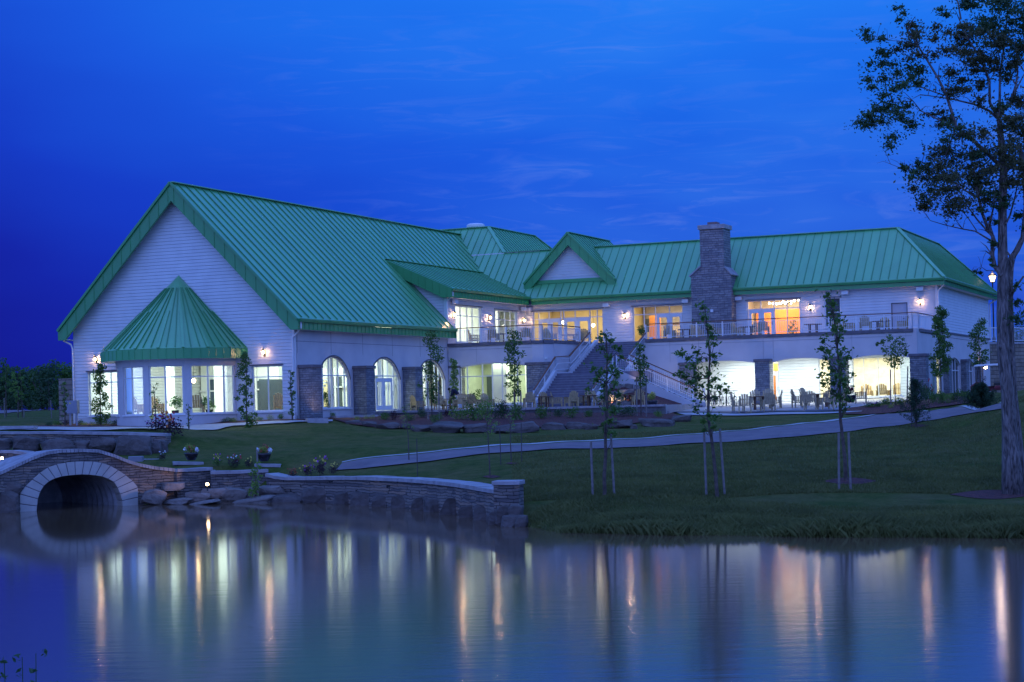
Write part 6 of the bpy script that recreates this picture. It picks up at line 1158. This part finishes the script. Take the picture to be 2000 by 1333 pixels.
spot(405, 948, 75.6, None, 'small glowing spotlight by the water right of the culvert', 90, P(318, 925, 76.8), size=60)
spot(4, 897, 82.4, None, 'small glowing lamp on the far parapet at the left edge', 25, P(20, 905, 83))
pp = Wd(1.5, 1.3, 3.5); u_, v_ = 622, 812; t = spot(624, 812, 103.8, T1(*P(624, 812, 103.8)[:2]) + .2, 'ground spotlight at the first stone pier', 60, Wd(.9, 1.6, 5.6), vis=False, size=75)
spot(1014, 800, 119.5, TF + .2, 'ground spotlight lighting the tree by the staircase', 30, P(1010, 760, 120), vis=False, col=(1, .9, .3), size=90); spot(1346, 793, 121.5, 3.7, 'ground spotlight at the stone corner of the patio', 60, Wd(15.6, 26.7, 5.4), vis=False, col=(1, .72, .3), size=80)
spot(1192, 790, 115.5, TF + .2, 'ground spotlight washing the rock garden', 300, Wd(14.2, 20.5, 4.8), vis=False, col=(1, .7, .38), size=90); spot(118, 828, 108, 3.5, 'ground spotlight under the young tree by the brick enclosure', 8, P(120, 800, 108.3), vis=False, col=(1, .95, .35), size=90)
spot(1995, 778, 140, None, 'wall spotlight low on the tan retaining wall', 260, P(1996, 764, 151), vis=False, col=(1, .7, .5), size=100)
# street lamp
Zl = 152; p = P(1941.5, 668, Zl); t = thing('street_lamp', 'tall black street lamp with lit lantern behind the right end of the clubhouse', 'street lamp', p); h = (668 - 552) * Zl / F
mb = MB(); mb.lathe([(.14, 0), (.14, .3), (.07, .5), (.055, h - .1), (.1, h)], 10); mb.build('pole', BLACK, t); mb = MB(); mb.lathe([(.1, h + .0), (.28, h + .05), (.22, h + .02)], 8); mb.lathe([(.40, h + .55), (.25, h + .72), (.06, h + .82), (.02, h + 1.0)], 8)
for k_ in range(4): a = k_ * 1.571; mb.bar((math.cos(a) * .16, math.sin(a) * .16, h + .02), (math.cos(a) * .34, math.sin(a) * .34, h + .55), .03)
mb.build('cage', BLACK, t); mb = MB(); mb.lathe([(.13, h + .06), (.30, h + .54), (.05, h + .56)], 8); mb.build('lamp', emis('street_bulb', (1.0, .72, .42), 6), t)
l = bpy.data.lights.new('street_light', 'POINT'); l.energy = 110; l.color = (1, .7, .45); l.shadow_soft_size = .25; o = bpy.data.objects.new('street_light', l); SC.collection.objects.link(o); o.parent = t; o.location = (0, -.1, h + 1.25)
p = P(1925, 717, 140); t = thing('wall_floodlight', 'star-bright floodlight above the golf cart', 'floodlight', p); mb = MB(); mb.lathe([(.02, -.16), (.13, -.1), (.16, 0), (.1, .1)], 10); mb.build('bulb', emis('flood_bulb', (1.0, .62, .28), 32), t, smooth=True); mb = MB(); mb.box(-.05, .05, .1, 1.0, .05, .15); mb.tube([(0, .9, .1), (0, .9, -2.4)], .05); mb.build('bracket', BLACK, t)
# ------------------------------------------------------------------ right retaining wall, railing, golf cart
pxwall('retaining_wall', 'tall tan block retaining wall behind the golf cart', [(1926, 669, 150), (1965, 667, 151), (2010, 665, 152.5), (2150, 655, 157)], 2.5, th=.6, m=BLOCKW, cap=.2, flat=8.2)
t = thing('guard_railing', 'white metal guard railing on top of the tan retaining wall', 'railing', P(1932, 668, 150.3)); q0, q1 = P(1932, 668, 150.3), P(2060, 661, 154.5); q1[2] = q0[2] = 8.2; t.location = tuple(q0); d = Vector(q1 - q0); mb = MB()
for i in range(51): p = d * (i / 50); mb.box(p.x - .012, p.x + .012, p.y - .012, p.y + .012, .1, 1.15)
mb.build('baluster', RAILW, t)['kind'] = 'stuff'; mb = MB()
for i in range(4): p = d * (i / 3); mb.box(p.x - .04, p.x + .04, p.y - .04, p.y + .04, 0, 1.3)
mb.build('post', RAILW, t); mb = MB(); mb.bar((0, 0, 1.2), d + Vector((0, 0, 1.2)), .07); mb.bar((0, 0, .12), d + Vector((0, 0, .12)), .05); mb.build('rail', RAILW, t)
for i, (u, Z, vt, w_, lab) in enumerate([(1985, 185, 645, 40, 'dark far tree behind the guard railing'), (2020, 180, 610, 60, 'second dark far tree behind the guard railing')]):
    B = P(u, 700, Z); B[2] = 6; px = Z / F; t = thing('far_tree', lab, 'tree', B); mb = MB(); mb.tube([(0, 0, -3), (0, 0, 2)], .15); mb.build('trunk', BARK, t); mb = MB()
    for _ in range(9): leaves(mb, (rr.uniform(-.4, .4) * w_ * px, 0, 2 + rr.uniform(0, 1) * (P(u, vt, Z)[2] - 8.5)), 1.0, 90, .3)
    mb.build('crown', LEAFD, t)
def golf_cart():
    Z = 103; B = P(1937, 779, Z); B[2] = T1(B[0], B[1]) + .02; t = thing('golf_cart', 'dark red golf cart with white roof parked by the path', 'golf cart', B, R(-14)); RED = mat('cart_red', (.16, .015, .03), .35, var=.05)
    mb = MB(); mb.m = 0
    mb.extr([(-1.15, -.58, .35), (-1.2, -.58, .62), (-.85, -.58, .86), (-.62, -.58, .86), (-.5, -.58, .38), (.1, -.58, .34), (.2, -.58, .62), (1.15, -.58, .62), (1.2, -.58, .36)], (0, 1.16, 0)); mb.build('body', RED, t, bevel=.03)
    mb = MB(); mb.box(.12, .62, -.5, .5, .64, .80); mb.extr([(.55, -.5, .8), (.68, -.5, 1.22), (.78, -.5, 1.22), (.68, -.5, .8)], (0, 1.0, 0)); mb.build('seat', BLACK, t, bevel=.03)
    mb = MB(); mb.extr([(-.98, -.62, 1.78), (-.8, -.62, 1.86), (.8, -.62, 1.9), (1.2, -.62, 1.84), (1.22, -.62, 1.8), (-.98, -.62, 1.74)], (0, 1.24, 0)); mb.build('roof', WHT, t, bevel=.02)
    for y in (-.52, .52):
        for a, b in (((-.85, y, .8), (-.7, y, 1.8)), ((.95, y, .6), (.9, y, 1.82)), ((.62, y, .8), (.55, y, 1.84))): mb = MB(); mb.tube([a, b], .022, 6); mb.build('post', BLACK, t)
    mb = MB(); mb.box(.9, 1.2, -.5, .5, 1.62, 1.78); mb.build('rear_panel', RED, t)
    mb = MB(); mb.tube([(-.6, -.2, .8), (-.35, -.2, 1.05)], .02); mb.tube([(-.35 + .05 * math.cos(a), -.2 + .16 * math.cos(a * 1.0), 1.05 + .14 * math.sin(a)) for a in [k * .63 for k in range(11)]], .014, 5); mb.build('steering_wheel', BLACK, t)
    for x in (-.82, .82):
        for y in (-.55, .55):
            mb = MB(); mb.lathe([(.05, -.09), (.2, -.09), (.23, -.06), (.23, .06), (.2, .09), (.05, .09)], 18); M_ = Matrix.Rotation(R(90), 4, 'X'); mb.v = [tuple(M_ @ Vector(v)) for v in mb.v]; w_ = mb.build('wheel', BLACK, t, loc=(x, y, .23)); mb = MB(); mb.lathe([(.01, -.095), (.11, -.095), (.11, .095), (.01, .095)], 12); mb.v = [tuple(M_ @ Vector(v)) for v in mb.v]; mb.build('rim', WHT, w_)
    for y in (-.4, .4): mb = MB(); mb.box(-1.22, -1.16, y - .09, y + .09, .56, .66); mb.build('headlight', mat('lamp_glass', (.6, .6, .6), .1, var=0), t)
golf_cart()
# ------------------------------------------------------------------ bicycles
def bicycle():
    t = thing('bicycle', 'x', 'bicycle'); FR = mat('bike_frame', (.03, .03, .035), .4, var=0)
    for x in (-.52, .52):
        mb = MB(); mb.tube([(x + .33 * math.cos(a), 0, .34 + .33 * math.sin(a)) for a in [k * math.pi / 12 for k in range(25)]], .018, 6, cap=False); w_ = mb.build('wheel', BLACK, t); mb = MB()
        for k_ in range(10): a = k_ * .628; mb.bar((x, 0, .34), (x + .32 * math.cos(a), 0, .34 + .32 * math.sin(a)), .006)
        mb.build('spoke', RAILW, w_)
    mb = MB(); B_ = (-.05, 0, .30); S = (-.18, 0, .82); H_ = (.36, 0, .84)
    for a, b in ((B_, S), (B_, (.38, 0, .72)), (S, H_), ((-.52, 0, .34), B_), ((-.52, 0, .34), (-.17, 0, .76)), ((.34, 0, .92), (.52, 0, .34))): mb.tube([a, b], .018, 6)
    mb.build('frame', FR, t); mb = MB(); mb.box(-.32, -.06, -.06, .06, .90, .95); mb.tube([(-.19, 0, .8), (-.2, 0, .92)], .014); mb.build('saddle', BLACK, t); mb = MB(); mb.tube([(.34, 0, .9), (.32, 0, 1.02)], .016); mb.tube([(.28, -.28, 1.02), (.36, -.12, 1.04), (.36, .12, 1.04), (.28, .28, 1.02)], .014); mb.build('handlebar', BLACK, t)
    mb = MB(); mb.tube([(-.05 + .09 * math.cos(a), .04, .30 + .09 * math.sin(a)) for a in [k * math.pi / 6 for k in range(13)]], .01, 5); mb.build('crank', BLACK, t); return t
BK = bicycle(); first = True
for i, (u, Z, rz) in enumerate([(1388, 119.5, 1.25), (1397, 119.3, 1.35), (1408, 119.4, 1.2), (1419, 119.2, 1.4), (1431, 119.0, 1.1)]):
    q = onZ(u, 793, Z); q[2] += .06; lab = f'dark bicycle standing in the row against the bright wall, {ORD[i]} from the left'
    if first: BK.location = tuple(q); BK.rotation_euler = (0, 0, rz); BK['label'] = lab; BK['group'] = 'bicycles in the rack'; first = False
    else: dup(BK, tuple(q), rz, lab, 'bicycles in the rack')
# ------------------------------------------------------------------ electrical cabinet and brick enclosure left of the gable
p = onZ(154, 826, 107.5); t = thing('electrical_cabinet', 'grey electrical cabinet on legs with a yellow warning label, left of the gable', 'cabinet', p, R(-14)); mb = MB(); G_ = mat('cabinet_grey', (.30, .31, .38), .5, var=.05); z_ = (P(140, 808, 107)[2] - p[2]); mb.box(-.9, -.1, 0, .35, z_, z_ + .78); mb.build('case', G_, t, bevel=.015); mb = MB()
for x in (-.85, -.55): pass
mb.bar((-.6, .1, z_), (-.62, .1, -.1), .09); mb.build('leg', G_, t); mb = MB(); mb.bar((-.18, .1, z_), (-.18, .1, -.1), .09); mb.build('leg', G_, t); mb = MB(); mb.extr([(-.62, -.004, z_ + .58), (-.50, -.004, z_ + .58), (-.56, -.004, z_ + .69)], (0, .003, 0)); mb.build('warning_label', mat('label_yellow', (.8, .7, .05), .6, var=0), t)
p = P(130, 828, 112.5); mb = MB(); p[2] = 3.0; mb.box(-.55, .9, 0, 1.2, 0, 3.3); tag(mb.build('brick_enclosure', BLOCKW, loc=p, rz=-TH), 'dark brick enclosure standing just left of the gable wall', 'enclosure')
# ------------------------------------------------------------------ person bending over a chair on the terrace
def person():
    B = at_z(890, 792, 116.2, TF); t = thing('person', 'person in a dark top and pale trousers bending over a terrace chair', 'person', B, R(-10))
    def skin(name, vs, es, rad, m, root=0):
        me = bpy.data.meshes.new(name); me.from_pydata(vs, es, []); o = bpy.data.objects.new(name, me); SC.collection.objects.link(o); o.parent = t
        s = o.modifiers.new('skin', 'SKIN'); 
        for i, r in enumerate(rad): me.skin_vertices[0].data[i].radius = (r, r) if not isinstance(r, tuple) else r
        me.skin_vertices[0].data[root].use_root = True; b = o.modifiers.new('sub', 'SUBSURF'); b.levels = b.render_levels = 2; me.materials.append(m); return o
    SK = mat('skin', (.35, .20, .14), .6, var=.05); TOP = mat('navy_cloth', (.012, .014, .035), .9, var=.2); TR = mat('pale_cloth', (.55, .58, .68), .9, var=.1)
    # bending towards -x (left), hips at x=.25
    body = [(.22, 0, .92), (.12, 0, 1.10), (-.02, 0, 1.24), (-.16, 0, 1.32), (-.27, 0, 1.33), (-.36, 0, 1.34), (-.45, 0, 1.36), (-.16, -.19, 1.28), (-.20, -.27, 1.05), (-.30, -.22, .84), (-.34, -.20, .77), (-.16, .19, 1.28), (-.24, .26, 1.05), (-.36, .2, .86), (-.40, .18, .79), (.24, -.10, .86), (.22, -.13, .48), (.28, -.13, .09), (.16, -.14, .04), (.24, .10, .86), (.28, .13, .48), (.34, .13, .09), (.22, .14, .04)]
    es = [(0, 1), (1, 2), (2, 3), (3, 4), (4, 5), (5, 6), (3, 7), (7, 8), (8, 9), (9, 10), (3, 11), (11, 12), (12, 13), (13, 14), (0, 15), (15, 16), (16, 17), (17, 18), (0, 19), (19, 20), (20, 21), (21, 22)]
    rad = [(.15, .12), (.14, .11), (.15, .12), (.13, .1), .055, .085, .075, .06, .048, .035, .03, .06, .048, .035, .03, .09, .06, .045, .04, .09, .06, .045, .04]; skin('body', body, es, rad, SK)
    skin('shirt', [(.20, 0, .96), (.12, 0, 1.10), (-.02, 0, 1.24), (-.16, 0, 1.315), (-.24, 0, 1.325), (-.16, -.19, 1.28), (-.20, -.27, 1.06), (-.28, -.23, .90), (-.16, .19, 1.28), (-.24, .26, 1.06), (-.33, .21, .92)], [(0, 1), (1, 2), (2, 3), (3, 4), (3, 5), (5, 6), (6, 7), (3, 8), (8, 9), (9, 10)], [(.18, .15), (.17, .14), (.18, .145), (.155, .12), .07, .078, .064, .05, .078, .064, .05], TOP, 0)
    skin('trousers', [(.22, 0, .93), (.24, -.10, .84), (.22, -.13, .48), (.28, -.13, .12), (.24, .10, .84), (.28, .13, .48), (.34, .13, .12)], [(0, 1), (1, 2), (2, 3), (0, 4), (4, 5), (5, 6)], [(.17, .145), .115, .08, .075, .115, .08, .075], TR)
    mb = MB(); leaves(mb, (-.40, 0, 1.385), (.10, .095, .09), 260, .07, asp=.5); mb.lathe([(.02, -.09), (.085, -.05), (.1, 0), (.08, .06), (.02, .09)], 12, (-.41, 0, 1.375)); mb.build('hair', mat('dark_hair', (.012, .009, .008), .6), t)
    mb = MB()
    for s_ in (-1, 1): mb.lathe([(.004, -.012), (.012, 0), (.004, .012)], 6, (-.50, s_ * .032, 1.36))
    mb.build('eye', BLACK, t)
    for hx, hy, hz in ((-.345, -.20, .75), (-.405, .18, .77)):
        pass
person()
# ------------------------------------------------------------------ background trees at the left
far = [(-30, 176, 735, 46), (8, 172, 712, 34), (40, 170, 720, 36), (62, 178, 722, 34), (88, 168, 713, 40), (108, 176, 708, 34), (130, 172, 712, 36), (150, 180, 715, 30), (20, 184, 728, 40), (-70, 180, 720, 50), (75, 186, 728, 40)]
for i, (u, Z, vt, w_) in enumerate(far):
    B = P(u, 800, Z); B[2] = T1(B[0], B[1]); px = Z / F; H_ = P(u, vt, Z)[2] - B[2]; t = thing('background_tree', f'dark bushy tree in the treeline left of the clubhouse, {ORD[i]} of eleven', 'tree', B, 0, 'treeline left of the clubhouse'); mb = MB()
    for k_ in range(3): a = rr.uniform(-.5, .5); mb.tube([(a * .5, 0, -.3), (a, .2, H_ * .35), (a * 3, .1, H_ * .7)], [.12, .08, .03], 5)
    mb.build('trunk', BARK, t); mb = MB()
    for k_ in range(26): q = rr.uniform(0, 1); leaves(mb, (rr.uniform(-.5, .5) * w_ * px * (1.1 - q * .7), rr.uniform(-.8, .8), H_ * (.12 + .82 * q)), (.75, .75, .6), 60, .32)
    mb.build('crown', LEAFD if i % 3 else LEAF, t)
for i, (u, v, Z, vt, vc, hw) in enumerate([(13, 830, 128, 716, 780, 16), (36, 832, 124, 742, 800, 16), (96, 805, 150, 742, 785, 12), (44, 831, 125, 735, 795, 14)]): column_tree(u, v, Z, vt, vc, hw, ['staked young tree at the far left edge', 'staked young tree left of the brick enclosure', 'dark young spruce near the distant path', 'second staked tree left of the brick enclosure'][i], seed=30 + i, dens=.8, leafm=[LEAF, LEAFB, NEEDLE, LEAF][i])
stakes([(8, 778, 10, 831), (35, 800, 36, 832), (99, 782, 101, 806), (47, 800, 47, 831)], ['pale stake at the far left edge', 'pale stake of the tree left of the enclosure', 'white-footed stake near the distant path', 'stake of the second tree left of the enclosure'], 124)
drape('path', [(-60, 806), (0, 802), (60, 799), (116, 794)], [(-60, 812), (0, 809), (60, 804), (116, 797)], ASPH, .05, n=40, k=3, label='distant path below the treeline', cat='path')
# ------------------------------------------------------------------ long grass on the right bank
mb = MB()
def bank_grass():
    n = 80000; u = RS.uniform(1008, 2160, n); f = RS.uniform(0, 1, n) ** .8
    top = np.interp(u, [1008, 1060, 1120, 1250, 1400, 1600, 1800, 2030], [1000, 985, 972, 968, 968, 985, 985, 985]); v = top + (1056 - top) * f; V = []; keep = 0
    # ground positions by interpolation in distance
    Zs = np.interp(v, [960, 985, 1010, 1035, 1056], [60.5, 57.5, 54.5, 51.8, 49.2]) + (1400 - u) / 1000 * 3.2
    x = np.empty(n); y = np.empty(n)
    for i in range(n): p = ray(u[i], v[i]) * Zs[i]; x[i] = p[0]; y[i] = p[1]
    z = T(x, y); ok = (z > -.12) & (pond_sd(x, y) < .35); x, y, z, f = x[ok], y[ok], z[ok], f[ok]; n = len(x)
    pn = .5 + .5 * np.sin(x * .9 + 1.3 * np.sin(y * .7)) * np.sin(y * 1.1 + x * .3); h = (.10 + .26 * f) * RS.uniform(.35, 1.4, n) * (.35 + 1.0 * pn); a = RS.uniform(0, 6.28, n); ln = RS.normal(0, .38, (n, 2)) * h[:, None]; w = .011
    b0 = np.c_[x - w * np.cos(a), y - w * np.sin(a), z - .03]; b1 = np.c_[x + w * np.cos(a), y + w * np.sin(a), z - .03]; m0 = np.c_[x + ln[:, 0] * .4 + w * .6 * np.cos(a), y + ln[:, 1] * .4 + w * .6 * np.sin(a), z + h * .6]; t0 = np.c_[x + ln[:, 0] * 1.2, y + ln[:, 1] * 1.2, z + h]
    mb.v = np.stack([b0, b1, m0, t0], 1).reshape(-1, 3).tolist(); mb.f = np.arange(4 * n).reshape(n, 4).tolist(); mb.mi = [0] * n
bank_grass(); GR = leafmat('bank_grass', (.085, .10, .03), (.19, .20, .06), .6); tag(mb.build('grass', GR), 'long unmown grass along the right bank of the pond', 'grass', kind='stuff')
# lawn blades for texture nearer the camera
def lawn_grass():
    n = 110000; u = RS.uniform(1000, 2040, n); v = 968 - 150 * RS.uniform(0, 1, n) ** 1.3; Z = np.empty(n); m_ = MB()
    X = np.empty(n); Y = np.empty(n); Zr = np.interp(v, [815, 850, 880, 920, 968], [92, 84, 78, 66, 59.5])
    for i in range(n): p = ray(u[i], v[i]) * Zr[i]; X[i] = p[0]; Y[i] = p[1]
    z = T(X, Y); xx = X / Y; yy = (CZ - z) / Y; uu = PX + F * (cr_ * xx + sr_ * yy); vv = PY + F * (-sr_ * xx + cr_ * yy)
    on = (vv > np.interp(uu, [q[0] for q in PT], [q[1] for q in PT]) - 3) & (vv < np.interp(uu, [q[0] for q in PB], [q[1] for q in PB]) + 1.5)
    for (a_, b_, c_, d_) in ((1660, 941, 50, 7), (1940, 967, 80, 9)): on |= ((uu - a_) / c_) ** 2 + ((vv - b_) / d_) ** 2 < 1
    X, Y, z = X[~on], Y[~on], z[~on]; n = len(X); h = RS.uniform(.02, .07, n); a = RS.uniform(0, 6.28, n); w = .03
    b0 = np.c_[X - w * np.cos(a), Y - w * np.sin(a), z - .02]; b1 = np.c_[X + w * np.cos(a), Y + w * np.sin(a), z - .02]; t0 = np.c_[X + RS.normal(0, .03, n), Y + RS.normal(0, .03, n), z + h + .03]
    m_.v = np.stack([b0, b1, t0], 1).reshape(-1, 3).tolist(); m_.f = np.arange(3 * n).reshape(n, 3).tolist(); m_.mi = [0] * n; return m_
tag(lawn_grass().build('lawn_blades', GR), 'short mown grass blades on the near part of the lawn', 'grass', kind='stuff')
# near bank weeds at the lower left
for i, (u, vt, Z) in enumerate([(8, 1290, 12.5), (38, 1284, 12.8), (60, 1277, 13.2)]):
    B = np.array([*(ray(u, 1290) * Z)[:2], 0.0]); B[2] = -.4; H_ = P(u, vt, Z)[2] - B[2]; t = thing('pond_weed', f'leafy weed stem at the lower left corner, {ORD[i]} from the left', 'weed', B); mb = MB(); mb.tube([(0, 0, 0), (.02, 0, H_ * .6), (0 + .02 * i, 0, H_)], [.008, .006, .003], 5); mb.build('stem', LEAFD, t); mb = MB()
    for k_ in range(16): q = 1 - k_ * .045; leaves(mb, (rr.uniform(-.03, .03) + (.0 if i < 2 or k_ else .09), 0, H_ * q), .03, 5, .055, asp=.45)
    mb.build('leaf', LEAFD, t)
t = thing('pond_weed', 'low floating leaves at the bottom edge near the left corner', 'weed', (*(ray(100, 1333) * 16.0)[:2], .9)); t.location[2] = P(100, 1334, 16)[2] - .12; mb = MB()
for k_ in range(14): leaves(mb, (rr.uniform(-.12, .18), rr.uniform(-.1, .1), rr.uniform(0, .12)), .04, 5, .06, asp=.6)
mb.build('leaf', LEAFD, t); mb = MB(); mb.tube([(0, 0, .1), (0, 0, -2.2)], .006); mb.build('stem', LEAFD, t)
